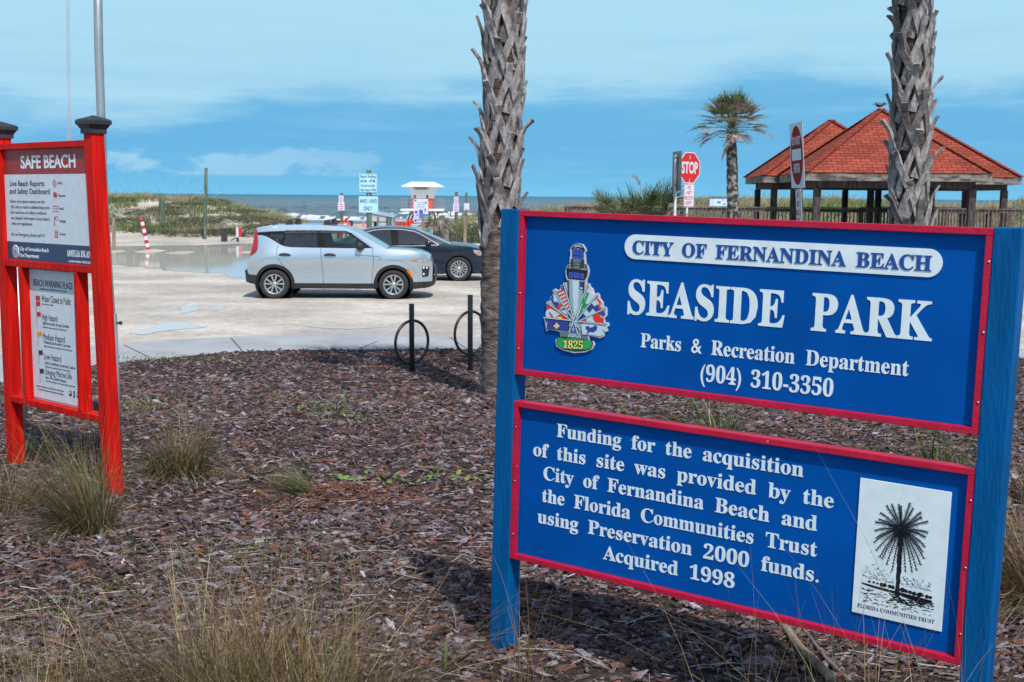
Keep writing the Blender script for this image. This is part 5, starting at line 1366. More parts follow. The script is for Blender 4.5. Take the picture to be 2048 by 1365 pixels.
grey_wood = pmat('grey fascia', (.16, .135, .12), .9, var=.45, scale=3, stretch=(1, 1, 3), col2=(.27, .24, .22), lo=.4, hi=.6, bump=.4, bscale=25, spec=.2)
SIDE, EAVE, APEX, FLOOR = 5.68, 3.10, 5.23, 1.0
def pavilion(loc, yaw, label):
    r = thing('picnic_pavilion', label, 'pavilion', loc=(loc[0], loc[1], 0), yaw=yaw, group='picnic pavilions')
    h = SIDE / 2; m = MB(); slope = []
    cs = [(-h, -h), (h, -h), (h, h), (-h, h)]; sl = math.hypot(h, APEX - EAVE)
    for i in range(4):
        a, b = cs[i], cs[(i + 1) % 4]; n = 8; vs = []
        for q in range(n + 1):
            f = q / n
            for k in range(n + 1):
                u = k / n; e = Vector((a[0] + (b[0] - a[0]) * u, a[1] + (b[1] - a[1]) * u, EAVE)); p = e.lerp(Vector((0, 0, APEX)), f)
                vs.append(p); slope.append(((u - .5) * SIDE * (1 - f) + i * 7.13, f * sl, 0))
        m.add(vs, [(q * (n + 1) + k, q * (n + 1) + k + 1, (q + 1) * (n + 1) + k + 1, (q + 1) * (n + 1) + k) for q in range(n) for k in range(n)])
    o = m.build('roof', shingle, r)
    at_ = o.data.attributes.new('slope', 'FLOAT_VECTOR', 'POINT'); at_.data.foreach_set('vector', np.array(slope, np.float32).ravel())
    q = MB()
    for i in range(4):
        a = Vector((*cs[i], EAVE)); tp = Vector((0, 0, APEX)); d = (tp - a)
        for k in range(22):
            f0, f1 = k / 22, (k + 1.25) / 22
            q.bar(a + d * f0 + Vector((0, 0, .022)), a + d * min(f1, 1) + Vector((0, 0, .010)), .26, .02)
    q.build('roof_ridge', ridge_m, o)
    q = MB(); t_ = .05; z0, z1 = EAVE - .25, EAVE - .012
    for i in range(4):
        a, b = Vector((*cs[i], 0)), Vector((*cs[(i + 1) % 4], 0)); d = (b - a).normalized(); nn = Vector((d.y, -d.x, 0))
        a2, b2 = a + nn * -.03 + d * .03, b - nn * .03 - d * .03 - d * .0535
        lo = [a2, b2, b2 - nn * t_, a2 - nn * t_]
        q.hexa([(p.x, p.y, z0) for p in lo], [(p.x, p.y, z1) for p in lo])
    q.build('fascia', grey_wood, r)
    q = MB(); e = EAVE - .015
    q.add([(-h + .1, -h + .1, e - .07), (h - .1, -h + .1, e - .07), (h - .1, h - .1, e - .07), (-h + .1, h - .1, e - .07), (0, 0, APEX - .12)], [(1, 0, 4), (2, 1, 4), (3, 2, 4), (0, 3, 4)]); q.build('soffit', old_wood, r)
    q = MB(); i_ = h - .48
    for y in (-i_, i_): q.box(-i_ - .08, i_ + .08, y - .06, y + .06, EAVE - .46, EAVE - .20)
    for x in (-i_, i_): q.box(x - .06, x + .06, -i_ + .062, i_ - .062, EAVE - .455, EAVE - .205)
    q.build('roof_beam', old_wood, r)
    for x in (-i_, i_):
        for y in (-i_, i_): MB().box(x - .11, x + .11, y - .11, y + .11, -.2, EAVE - .462).build('post', old_wood, r, bevel=.012)
    q = MB(); q.box(-h + .2, h - .2, -h + .2, h - .2, FLOOR - .14, FLOOR); q.build('deck_floor', old_wood, r)
    return r
ang = math.radians(-17) + math.atan2(3.39 - 2.15, 3.39 + 2.15)
ang = math.radians(-17 + 12.6)
pavilion((12.04, 40.0), ang, 'front pavilion with a pyramid roof of red shingles, a bird on its peak')
pavilion((11.92, 45.7), ang, 'rear pavilion whose red peak rises left of the front pavilion roof')
pavilion((15.55, 46.2), ang, 'rear pavilion whose red roof slopes down to the right edge behind the palm')
# crow on the peak
crow = MB()
def ell(c, r, n=12, rows=8, tilt=0.0):
    vs = []; ct, st = math.cos(tilt), math.sin(tilt)
    for i in range(rows + 1):
        a = -math.pi / 2 + math.pi * i / rows
        for k in range(n):
            b = 2 * math.pi * k / n; x, y, z = r[0] * math.sin(a), r[1] * math.cos(a) * math.cos(b), r[2] * math.cos(a) * math.sin(b)
            vs.append((c[0] + x * ct - z * st, c[1] + y, c[2] + x * st + z * ct))
    return vs, [(i * n + k, i * n + (k + 1) % n, (i + 1) * n + (k + 1) % n, (i + 1) * n + k) for i in range(rows) for k in range(n)]
crow.add(*ell((0, 0, .12), (.13, .062, .062), tilt=.12), smooth=True); crow.add(*ell((.135, 0, .165), (.055, .042, .042), tilt=.2), smooth=True)
crow.tube([(.18, 0, .165), (.215, 0, .16), (.245, 0, .150)], [.016, .012, .003], 8)
crow.plank([(-.09, 0, .115), (-.17, 0, .135), (-.26, 0, .165)], [.05, .06, .085], .012, [(0, 0, 1)] * 3); 
for sg in (-1, 1):
    crow.plank([(.08, sg * .055, .15), (-.04, sg * .075, .165), (-.16, sg * .06, .195)], [.05, .10, .03], .012, [(0, sg, .5)] * 3); crow.tube([(.0, sg * .025, .08), (.01, sg * .025, .0)], .007, 6); crow.tube([(-.02, sg * .025, .004), (.045, sg * .025, .004)], .006, 6)
cw = crow.build('crow', pmat('black feathers', (.016, .017, .022), .5, var=.3, scale=30), None, loc=(12.0, 40.0, APEX + .005))
cw.rotation_euler = (0, 0, -.15); tag(cw, 'small black bird standing on the peak of the front pavilion', 'bird')

# boardwalk with its railing
rail_m = pmat('boardwalk wood', (.13, .095, .09), .9, var=.35, scale=4, col2=(.22, .18, .165), bump=.3, bscale=30, spec=.2)
def rail_run(root, p0, p1, zt):
    p0, p1 = Vector((*p0, 0)), Vector((*p1, 0)); L = (p1 - p0).length; d = (p1 - p0) / L; nn = Vector((-d.y, d.x, 0))
    m = MB(); m.bar((p0.x, p0.y, zt - .02), (p1.x, p1.y, zt - .02), .16, .04); m.bar((p0.x, p0.y, zt - .11), (p1.x, p1.y, zt - .11), .04, .12); m.bar((p0.x, p0.y, zt - .86), (p1.x, p1.y, zt - .86), .04, .10); m.build('top_rail', rail_m, root)
    m = MB(); k = int(L / .135)
    for i in range(1, k):
        q = p0 + d * (L * i / k) - nn * .042; m.box(q.x - .018, q.x + .018, q.y - .018, q.y + .018, zt - .93, zt - .062)
    m.build('baluster_panel', rail_m, root)
    k = max(1, round(L / 2.2))
    for i in range(k + 1):
        q = p0 + d * (L * i / k) + nn * .095; MB().box(q.x - .07, q.x + .07, q.y - .07, q.y + .07, -.2, zt - .045).build('post', rail_m, root)
bw = thing('boardwalk', 'long wooden boardwalk with slatted railing behind the palms and pavilions', 'boardwalk', loc=(0, 0, 0))
ZT = 2.3 - 18.0 / 2400 * 43.5
rail_run(bw, (2.0, 43.2), (7.6, 43.3), ZT); rail_run(bw, (7.9, 43.3), (26.5, 43.8), ZT + .015); rail_run(bw, (2.0, 45.2), (8.5, 45.3), ZT - .01)
rail_run(bw, (14.3, 49.5), (27, 50.5), ZT + .02)
MB().box(2.0, 8.6, 43.25, 45.15, FLOOR - .1, FLOOR - .02).build('deck', rail_m, bw)
MB().box(18.9, 27, 43.95, 50.2, FLOOR - .1, FLOOR - .02).build('deck', rail_m, bw)

# ================================================================== road signs
sign_red = flat('sign red', 205, 22, 28, .35); sign_white = flat('sign white', 205, 216, 224, .6); alu = pmat('sign back', (.26, .23, .19), .6, metal=.3, var=.3, scale=4); pole_m = pmat('sign pole', (.50, .55, .58), .5, metal=.3, var=.12)
faded_red = flat('faded red', 148, 42, 40, .85); faded_red.node_tree.nodes['Principled BSDF'].inputs['Specular IOR Level'].default_value = .1
def sign_frame(name, label, cat, pc, yaw, lean=0.0, roll=0.0):
    r = thing(name, label, cat); r.matrix_world = Matrix.Translation(pc) @ Matrix.Rotation(yaw, 4, 'Z') @ Matrix.Rotation(roll, 4, 'Y'); return r
def octo(R, a0=22.5): return [(R * math.cos(math.radians(a0 + 45 * k)), R * math.sin(math.radians(a0 + 45 * k))) for k in range(8)]
# STOP
pc = at(1379.4, 336, 24); gz = 0.0
st = thing('stop_sign', 'red octagonal stop sign reading STOP on a white pole', 'sign', loc=(pc.x, pc.y, 0), yaw=math.radians(40))
zc = pc.z; R8 = .305 / math.cos(math.radians(22.5))
m = MB(); m.prism([(x, z + zc) for x, z in octo(R8)], 0, .004, 0); m.prism([(x, z + zc) for x, z in octo(R8 * .945)], -.0025, -.0005, 1)
pnl = m.build('sign_plate', [sign_white, sign_red], st)
t = MB(); t.text('STOP', -.235, .235, zc - .105, .215, -.0055, .0025, 0, 'sans', 1, .03); t.box(-.006, .006, -.0045, -.0027, zc + .17, zc + .24); t.box(-.006, .006, -.0045, -.0027, zc - .285, zc - .22); t.build('sign_lettering', sign_white, pnl)
def block_exit(root, zt, dx=0.0, bottom=None):
    def rr_(w, h, r):
        p = []
        for cx, cz, a0 in ((w / 2 - r, h / 2 - r, 0), (-w / 2 + r, h / 2 - r, 90), (-w / 2 + r, -h / 2 + r, 180), (w / 2 - r, -h / 2 + r, 270)):
            for k in range(5): p.append((dx + cx + r * math.cos(math.radians(a0 + 22.5 * k)), zt - .2285 + cz + r * math.sin(math.radians(a0 + 22.5 * k))))
        return p
    m = MB(); m.prism(rr_(.305, .457, .025), 0, .004, 0); m.prism(rr_(.285, .437, .022), -.0020, -.0004, 1); m.prism(rr_(.268, .420, .018), -.0038, -.0022, 0)
    p = m.build('supplement_plate', [sign_white, sign_red], root)
    t = MB()
    for s_, w, z in (('DO', .10, -.105), ('NOT', .14, -.205), ('BLOCK', .235, -.305), ('EXIT', .165, -.405)): t.text(s_, dx - w / 2, dx + w / 2, zt + z, .066, -.006, .002, 0, 'sans', 1, .012)
    t.build('sign_lettering', sign_red, p)
block_exit(st, zc - .305 - .012, .0)
MB().tube([(-.02, .032, -.3), (-.02, .032, zc + .28)], .028, 14).build('pole', pole_m, st)
# back of another sign
pc = at(1353.8, 342.5, 23.6)
bs = thing('road_sign', 'square road sign seen from its bare metal back, beside the stop sign', 'sign', loc=(pc.x, pc.y, 0), yaw=math.radians(95.6))
m = MB(); m.box(-.38, .38, 0, .004, pc.z - .38, pc.z + .38); m.build('sign_plate', alu, bs, bevel=.001)
MB().tube([(-.055, .036, -.3), (-.055, .036, pc.z + .30)], .030, 14).build('pole', pole_m, bs)
for z in (.27, -.27): MB().box(-.10, -.01, .006, .072, pc.z + z - .012, pc.z + z + .012).build('bracket', steel, bs)
# DO NOT ENTER, leaning
pc = at(1597, 312, 14.3)
pb_ = Vector((pc.x + .185, pc.y, 0))
dn = thing('do_not_enter_sign', 'leaning white do not enter sign with a red disc, seen almost edge on', 'sign', matrix=Matrix.Translation(pb_) @ Matrix.Rotation(math.radians(-4.2), 4, 'Y') @ Matrix.Rotation(math.radians(-13.5 - 78.4), 4, 'Z'))
zc = pc.z + .01
m = MB(); m.box(-.381, .381, 0, .004, zc - .381, zc + .381); m.prism([(.345 * math.cos(a), zc + .345 * math.sin(a)) for a in np.linspace(0, 2 * math.pi, 48, endpoint=False)], -.0025, -.0005, 1); m.box(-.27, .27, -.0045, -.0027, zc - .055, zc + .075, 0)
p = m.build('sign_plate', [sign_white, faded_red], dn)
t = MB(); t.text('DO NOT', -.235, .235, zc + .125, .095, -.0048, .002, 0, 'sans', 1.3, .012); t.text('ENTER', -.17, .17, zc - .20, .105, -.0048, .002, 0, 'sans', 1, .012); t.build('sign_lettering', sign_white, p)
block_exit(dn, zc - .395, .0)
m = MB(); m.box(-.028, .028, .012, .020, -.3, zc + .33); m.box(-.034, -.028, .012, .045, -.3, zc + .33); m.box(.028, .034, .012, .045, -.3, zc + .33); m.build('pole', pmat('channel post', (.10, .11, .11), .6, metal=.5), dn)
for z in (.30, -.22, -.43): MB().tube([(0, .006, zc + z), (0, .055, zc + z)], .012, 8).build('bolt', steel, dn)

# ================================================================== posts and notices towards the beach
pt_green = pmat('treated post green', (.10, .155, .115), .9, var=.35, scale=3, stretch=(4, 4, .5), col2=(.19, .22, .165), bump=.5, bscale=20, spec=.15)
pt_tan = pmat('treated post tan', (.30, .225, .165), .9, var=.3, scale=4, stretch=(4, 4, .5), bump=.4, bscale=25, spec=.15)
pt_olive = pmat('treated post olive', (.13, .125, .075), .9, var=.35, scale=4, stretch=(4, 4, .5), bump=.4, bscale=25, spec=.15)
def round_post(name, label, px, py_top, py_base, px_top, rad, mat, d=None, square=False, cat='post', group=None):
    b = on(px, py_base, 0.0) if d is None else at(px, py_base, d)
    tp = at(px_top, py_top, b.y); z0 = b.z if d else 0.0
    base = Vector((b.x, b.y, z0)); v = tp - base; m = MB()
    if square:
        q = lambda c, w: [(c.x - w, c.y - w, c.z), (c.x + w, c.y - w, c.z), (c.x + w, c.y + w, c.z), (c.x - w, c.y + w, c.z)]
        m.hexa(q(v * -.12, rad), q(v, rad))
        return tag(m.build(name, mat, None, bevel=.01, loc=base), label, cat, group)
    pts = [v * (-.1 + 1.1 * k / 6) + Vector((.012 * math.sin(k * 1.7 + px), 0, 0)) for k in range(7)]
    m.tube(pts, [rad * 1.05, rad * 1.04, rad, rad, rad * .98, rad * .97, rad * .95], 16)
    return tag(m.build(name, mat, None, loc=base), label, cat, group)
round_post('wooden_post', 'thick pale green timber pile standing at the dune edge', 324, 387, 474, 323.5, .155, pt_green)
round_post('wooden_post', 'tall slim leaning timber post, green below and grey above, against the sea', 409.5, 336, 480, 412.5, .085, pt_green)
round_post('wooden_post', 'thin tan stake beside the red sign, at the left edge of the puddle', 228, 435, 503, 227, .055, pt_tan, square=True)
# candy striped marker
cb = on(297, 502, .0); ctp = at(282.5, 437, cb.y)
cs_ = thing('striped_marker', 'leaning red and white striped marker post standing in the puddle', 'marker', loc=cb)
v = ctp - cb; m = MB(); k = 9
for i in range(k):
    a = v * (i / k); b = v * ((i + 1) / k); m.tube([a, b], .075, 14, i % 2, caps=(i == k - 1))
m.tube([v * -.12, Vector((0, 0, 0))], .07, 14, 0)
m.build('striped_tube', [flat('stripe red', 200, 30, 35), flat('stripe white', 215, 222, 230)], cs_)
islet(300, 503, .55, 1.3, .06, 3); islet(228, 504, .4, 1.0, .05, 6)
# low timber swing gate with a red and white plate
gt = thing('barrier_gate', 'low dark timber gate with a red and white plate, left of the silver car', 'gate', loc=on(447, 484, 0))
g0 = on(447, 484, 0); sc = g0.y / FPX
P = lambda px, py: Vector(((px - 447) * sc, 0, (484 - py) * sc))
gm = pmat('gate timber', (.045, .045, .05), .85, var=.3)
MB().box(-.09, .09, -.09, .09, -.1, (484 - 457) * sc).build('gate_post', gm, gt); MB().box(P(452, 0).x - .04, P(452, 0).x + .06, -.05, .05, -.1, (484 - 459) * sc).build('gate_post', gm, gt)
MB().bar(P(446, 459), P(520, 453), .06, .06).build('gate_arm', gm, gt); MB().bar(P(462, 481), P(478, 473), .05, .05).bar(P(478, 473), P(500, 456), .05, .05).build('gate_brace', gm, gt)
m = MB(); m.box(P(473, 0).x, P(484, 0).x, -.07, -.06, P(0, 475).z, P(0, 454.5).z, 0); m.box(P(478, 0).x, P(484, 0).x, -.078, -.071, P(0, 474).z, P(0, 455).z, 1); m.build('gate_plate', [flat('plate white', 205, 205, 215), flat('plate red', 190, 45, 50)], gt)
MB().box(P(475.3, 0).x - .05, P(475.3, 0).x + .05, -.05, .05, -.1, (484 - 456) * sc).build('gate_post', gm, gt)

def post_sign(name, label, px, d, py_top, rad, mat, boards, base=0.0, cat='sign', square=False, group=None):
    """a post with boards: each (px0, py0, px1, py1, material, [(text, f0, f1, fz, cap, material)])"""
    t0 = at(px, py_top, d); r = thing(name, label, cat, loc=(t0.x, d, base), group=group); H = t0.z - base
    m = MB()
    if square: m.box(-rad, rad, 0, 2 * rad, -.2, H)
    else: m.tube([(0, rad, -.2), (0, rad, H * .5), (0, rad, H)], [rad * 1.05, rad, rad * .97], 14)
    m.build('post', mat, r)
    for (x0, y0, x1, y1, bm__, lines) in boards:
        a = at(x0, y1, d); b = at(x1, y0, d); X0, X1, Z0, Z1 = a.x - t0.x, b.x - t0.x, a.z - base, b.z - base
        q = MB(); q.box(X0, X1, -.014, -.004, Z0, Z1, 0)
        mats_ = [bm__]
        p = q.build('notice_board', mats_, r, bevel=.004)
        if lines:
            tm = {}; t = MB(); ms = []
            for (s_, f0, f1, fz, cap, lm) in lines:
                if lm not in ms: ms.append(lm)
                if s_ is None: t.box(X0 + (X1 - X0) * f0, X0 + (X1 - X0) * f1, -.0185, -.0145, Z0 + (Z1 - Z0) * fz, Z0 + (Z1 - Z0) * (fz + cap), ms.index(lm))
                else: t.text(s_, X0 + (X1 - X0) * f0, X0 + (X1 - X0) * f1, Z0 + (Z1 - Z0) * fz, (Z1 - Z0) * cap, -.0185, .004, ms.index(lm), 'sans', 1, .012)
            t.build('notice_lettering', ms, p)
    return r
ink_b = flat('notice ink', 55, 80, 110); ink_r = flat('notice red', 200, 90, 110); nb = flat('notice pale blue', 178, 226, 242); npk = flat('notice pinkish', 212, 208, 232)
post_sign('parking_notice', 'thick green post with a beach parking board above a smaller 4WD board', 737, 38, 341, .085, pt_green, [
    (717.5, 347.5, 755, 386, nb, [('Beach Parking', .09, .91, .78, .13, ink_b), ('6A.M. - 9P.M.', .10, .90, .54, .15, ink_b), ('Park At Own Risk', .12, .86, .31, .13, ink_b), ('Gate Closes At 9P.M.', .09, .92, .09, .13, ink_b), (None, .02, .98, .965, .015, ink_b), (None, .02, .98, .02, .015, ink_b), (None, .015, .035, .03, .93, ink_b), (None, .965, .985, .03, .93, ink_b)]),
    (718, 393.5, 756, 425.5, nb, [('4WD / AWD', .05, .96, .58, .26, ink_b), ('ONLY', .24, .70, .13, .26, ink_b), (None, .06, .20, .12, .05, flat('smudge', 215, 205, 170))])])
def parking_notices(px, top, boards, d, label, rad=.07, base=.0): return post_sign('small_notice', label, px, d, top, rad, pt_olive, boards, base=base, cat='sign', group='small notices on posts')
bl = lambda: [(None, .25, .75, .70, .10, ink_r), (None, .15, .85, .45, .09, ink_r), (None, .25, .75, .15, .12, ink_r)]
parking_notices(683, 386.5, [(677.5, 391.5, 687, 405, npk, bl()), (676, 405.3, 689, 421.5, npk, bl())], 55, 'olive post with two pale notices rising behind the orange barricade')
parking_notices(912.5, 384, [(908, 394, 917, 407.5, npk, bl()), (906, 408, 918, 424, npk, bl())], 50, 'olive post with two pale notices in the dune grass')
parking_notices(932.5, 385.5, [(928, 407, 938.5, 421, npk, [(None, .25, .75, .1, .1, ink_r)])], 46, 'slim olive post with one pale notice nearest the palm', .045)
round_post('wooden_post', 'thin tan stake in the grass right of the dark saloon car', 929.5, 433, 490, 930.5, .05, pt_tan, d=40, square=True)
round_post('wooden_post', 'short tan stake in front of the colourful information board', 846, 433.5, 480, 846.5, .045, pt_tan, d=41, square=True)
round_post('wooden_post', 'thin tan stake in front of the small booth', 756, 433, 478, 756, .04, pt_tan, d=44, square=True)
# tall coloured information board on two posts
ib = thing('information_board', 'tall board printed in lilac and blue on two posts before the lifeguard tower', 'sign', loc=(at(842, 445, 47).x, 47, 0))
i0 = at(842, 445, 47); q = lambda px, py: (at(px, py, 47).x - i0.x, at(px, py, 47).z)
for px in (829.5, 854.5):
    x, z = q(px, 390.5); MB().box(x - .045, x + .045, .0, .09, -.2, z).build('post', pt_olive, ib)
x0, z0 = q(827.5, 445.5); x1, z1 = q(856.5, 398.5)
m = MB(); m.box(x0, x1, -.03, -.005, z0, z1, 0); brd = m.build('notice_board', [flat('info white', 205, 218, 238)], ib)
m = MB(); w_, h_ = x1 - x0, z1 - z0
pb0 = [flat('info lilac', 205, 185, 230), flat('info violet', 88, 80, 170), flat('info blue', 60, 110, 205), flat('info teal', 30, 130, 190), flat('info purple', 110, 60, 150), flat('info ink', 130, 140, 165), flat('info red', 205, 110, 115), flat('info green', 90, 150, 150)]
def pr(a, b, c, d, i): m.box(x0 + w_ * a, x0 + w_ * b, -.034, -.0305, z0 + h_ * c, z0 + h_ * d, i)
pr(.01, .38, .02, .54, 0); pr(.39, .63, .40, .54, 1); pr(.38, .66, .18, .395, 3); pr(.66, .99, .26, .36, 2); pr(.06, .18, .90, .97, 4)
for k in range(4): pr(.22, .80, .84 - k * .075, .855 - k * .075, 5)
pr(.78, .90, .80, .90, 6); pr(.10, .24, .40, .48, 4); pr(.20, .30, .29, .34, 4); pr(.06, .20, .05, .12, 4); pr(.28, .40, .08, .14, 7); pr(.50, .60, .08, .14, 7); pr(.78, .88, .08, .15, 7); pr(.74, .86, .46, .60, 6)
m.build('notice_print', pb0, brd)
# grey kiosk with a cyan panel
kp = at(843, 500, 44); x0 = at(822, 450, 44).x - kp.x; x1 = at(865, 450, 44).x - kp.x; zt = at(843, 448.5, 44).z
ki = thing('notice_kiosk', 'pale grey kiosk with a cyan panel, just behind the dark saloon car', 'kiosk', loc=(kp.x, 44, 0))
MB().box(x0, x1, 0, .5, -.1, zt).build('kiosk_cabinet', flat('kiosk grey', 165, 180, 185), ki, bevel=.02); xm = at(851, 450, 44).x - kp.x; xe = at(863.5, 450, 44).x - kp.x
MB().box(xm, xe, -.012, -.002, at(0, 463, 44).z, at(0, 454, 44).z).build('kiosk_panel', flat('cyan', 25, 165, 195), ki); MB().box(x0, x1, -.010, -.002, at(0, 467, 44).z, at(0, 466, 44).z).build('kiosk_stripe', flat('kiosk red', 190, 110, 100), ki)
MB().box(x0 + .04, x0 + .14, -.010, -.002, at(0, 458, 44).z, at(0, 455, 44).z).build('kiosk_mark', flat('kiosk orange', 225, 120, 90), ki)
# attendant's booth with a sloping metal roof
dB = 56; c0 = at(764, 470, dB); bt = thing('booth', 'small grey booth with a sloping ribbed metal roof', 'booth', loc=(c0.x, dB, 0))
q = lambda px, py: (at(px, py, dB).x - c0.x, at(px, py, dB).z)
bw_ = pmat('booth wall', (.42, .47, .50), .7, var=.12, scale=2); bd = pmat('booth trim', (.06, .08, .10), .6)
xl, zl = q(744, 428); xr, zr = q(785, 434)
MB().hexa([(xl, 0, -.1), (xr, 0, -.1), (xr, 1.4, -.1), (xl, 1.4, -.1)], [(xl, 0, zl), (xr, 0, zr), (xr, 1.4, zr), (xl, 1.4, zl)]).build('wall', bw_, bt)
m = MB(); xa, za = q(740, 424.5); xb, zb = q(788, 433.5)
m.hexa([(xa, -.06, za - .05), (xb, -.06, zb - .05), (xb, 1.6, zb - .02), (xa, 1.6, za - .02)], [(xa, -.06, za), (xb, -.06, zb), (xb, 1.6, zb + .06), (xa, 1.6, za + .06)])
for k in range(9):
    f = k / 8; m.bar((xa + (xb - xa) * f, -.062, za + (zb - za) * f + .012 + .0), (xa + (xb - xa) * f, 1.6, za + (zb - za) * f + .07), .05, .03)
m.build('roof', pmat('ribbed metal', (.50, .58, .66), .4, metal=.4), bt)
for px in (775, 781): x, z = q(px, 433); MB().box(x - .05, x + .05, -.045, -.002, -.1, z).build('trim_post', bd, bt)
MB().box(xl + .02, q(774, 0)[0], -.03, -.002, q(0, 438.5)[1], q(0, 437.3)[1]).build('trim_rail', bd, bt)
MB().box(q(745, 0)[0], q(751, 0)[0], -.012, -.002, q(0, 451)[1], q(0, 437.5)[1]).build('window', dkglass, bt)
MB().box(q(761, 0)[0], q(773, 0)[0], -.010, -.002, q(0, 470)[1], q(0, 439)[1]).build('door', pmat('booth door', (.45, .48, .52), .6, var=.1), bt)
# orange barricade with a lamp
dA = 50; c0 = at(690, 470, dA); br = thing('barricade', 'orange and white road barricade with black feet behind the silver car', 'barricade', loc=(c0.x, dA, 0))
q = lambda px, py: (at(px, py, dA).x - c0.x, at(px, py, dA).z)
org_ = flat('barricade orange', 240, 85, 60); wht = flat('barricade white', 220, 225, 230)
x0, z1 = q(677, 445.5); x1, z0 = q(701.5, 453)
m = MB(); n_ = 5
for k in range(3):
    xa, xb = x0 + (x1 - x0) * (0, .44, .66)[k], x0 + (x1 - x0) * (.44, .66, 1)[k]; m.box(xa, xb, -.03, .03, z0, z1, 0 if k != 1 else 1)
m.build('barricade_board', [org_, wht], br)
m = MB(); x0b, z1b = q(677, 456); x1b, z0b = q(701.5, 478)
for k in range(6):
    f0, f1 = k / 6, (k + 1) / 6; m.hexa([(x0b + (x1b - x0b) * f0, -.03, z0b), (x0b + (x1b - x0b) * f1, -.03, z0b), (x0b + (x1b - x0b) * f1, .03, z0b), (x0b + (x1b - x0b) * f0, .03, z0b)], [(x0b + (x1b - x0b) * min(1, f0 + .1), -.03, z1b), (x0b + (x1b - x0b) * min(1, f1 + .1), -.03, z1b), (x0b + (x1b - x0b) * min(1, f1 + .1), .03, z1b), (x0b + (x1b - x0b) * min(1, f0 + .1), .03, z1b)], 1 if k in (2, 4) else 0)
m.build('barricade_board', [flat('barricade red', 215, 70, 70), wht], br)
for px in (677.5, 701.5): x, z = q(px, 441.5); MB().box(x - .08, x + .08, -.02, .10, -.05, z).build('barricade_leg', plastic, br)
x, z = q(692, 436.5); MB().hexa([(x - .10, -.06, z1), (x + .02, -.06, z1), (x + .02, .06, z1), (x - .10, .06, z1)], [(x - .03, -.05, z), (x + .10, -.05, z), (x + .10, .05, z), (x - .03, .05, z)]).build('barricade_lamp', flat('lamp red', 190, 35, 40), br)
# traffic cones on the sand
cone_m = flat('cone orange', 250, 95, 65, .5)
def cone(px, py_base, h_px, d, label):
    b = at(px, py_base, d); z = b.z; h = h_px * d / FPX
    r = thing('traffic_cone', label, 'cone', loc=(b.x, d, z), group='traffic cones on the sand')
    MB().lathe([(.30 * h, .06 * h), (.22 * h, .10 * h), (.06 * h, .97 * h), (.03 * h, h), (0, h)], 16).build('cone_body', cone_m, r); MB().box(-.38 * h, .38 * h, -.38 * h, .38 * h, -.02, .06 * h).build('cone_base', cone_m, r)
for px, py, h, d, l in ((711.5, 462, 13, 66, 'orange traffic cone on the sand just above the silver car roof'), (727, 453.5, 11, 72, 'uppermost orange traffic cone left of the green post'), (727, 468, 11, 68, 'lowest orange traffic cone left of the green post')): cone(px, py, h, d, l)
# orange barrier netting on the beach
m = MB(); prev = None
netm = flat('net orange', 240, 95, 65, .8)
for i in range(31):
    px = 788 + 40 * i / 30; top = 444.5 + 1.2 * math.sin(i * .9) - (3.5 if i > 18 else 0); bot = 456 - (2 if i > 18 else 0)
    a, b = at(px, bot, 80 + .3 * math.sin(i)), at(px, top, 80 + .3 * math.sin(i)); o_ = len(m.v)
    m.v += [(a.x, a.y, a.z - .5), (b.x, b.y, b.z), (b.x, b.y + .02, b.z), (a.x, a.y + .02, a.z - .5)]
    if prev is not None: m.f += [(prev, o_, o_ + 1, prev + 1), (prev + 1, o_ + 1, o_ + 2, prev + 2), (prev + 2, o_ + 2, o_ + 3, prev + 3)]; m.m += [0] * 3; m.sm += [False] * 3
    prev = o_
tag(m.build('barrier_netting', netm), 'low orange barrier netting across the sand under the lifeguard tower', 'netting')
# lifeguard tower
dT = 105; c0 = at(847, 420, dT); zg = float(dune_z(np.array([c0.x]), np.array([float(dT)]))[0])
lt = thing('lifeguard_tower', 'white and orange lifeguard tower with a flat white roof on raised legs', 'tower', loc=(c0.x, dT, zg))
q = lambda px, py: (at(px, py, dT).x - c0.x, at(px, py, dT).z - zg)
tw = flat('tower white', 232, 238, 238); to = flat('tower orange', 235, 75, 45)
def ringbox(m, px0, px1, py, w_d, mi=0): 
    x0, z = q(px0, py); x1, _ = q(px1, py); return [(x0, 0 - w_d, z), (x1, -w_d, z), (x1, w_d, z), (x0, w_d, z)]
m = MB(); m.hexa(ringbox(m, 806, 887, 374, 1.75), ringbox(m, 806.5, 886.5, 372.6, 1.73)); m.hexa(ringbox(m, 806.5, 886.5, 372.5, 1.73), ringbox(m, 824.5, 868.5, 364.3, 1.0)); m.build('roof', tw, lt)
m = MB(); m.hexa(ringbox(m, 826, 866.5, 397, .95), ringbox(m, 819, 873, 374.2, 1.25)); m.hexa(ringbox(m, 826.2, 866, 418, .93), ringbox(m, 826.2, 866, 397, .93), 1); m.build('cabin', [tw, to], lt)
t = MB(); x0, z0 = q(829, 377.3); x1, _ = q(860.5, 377.3); 
t.text('FERNANDINA BEACH', x0, x1, z0, .09, -1.30, .04, 0, 'sans', 1, .02); x0, z0 = q(833, 379.8); x1, _ = q(856.5, 379.8); t.text('OCEAN RESCUE', x0, x1, z0, .09, -1.29, .04, 0, 'sans', 1, .02); t.build('tower_lettering', flat('tower ink', 130, 90, 95), lt)
m = MB(); m.hexa(ringbox(m, 805, 888, 421.5, 1.8), ringbox(m, 805, 888, 417.5, 1.8)); m.build('platform', tw, lt)
rl_ = pmat('tower rail', (.28, .24, .24), .7)
m = MB()
for py in (397, 403.5, 411):
    for yy in (-1.75, 1.75): x0, z = q(808, py); x1, _ = q(885, py); m.bar((x0, yy, z), (x1, yy, z), .04, .04)
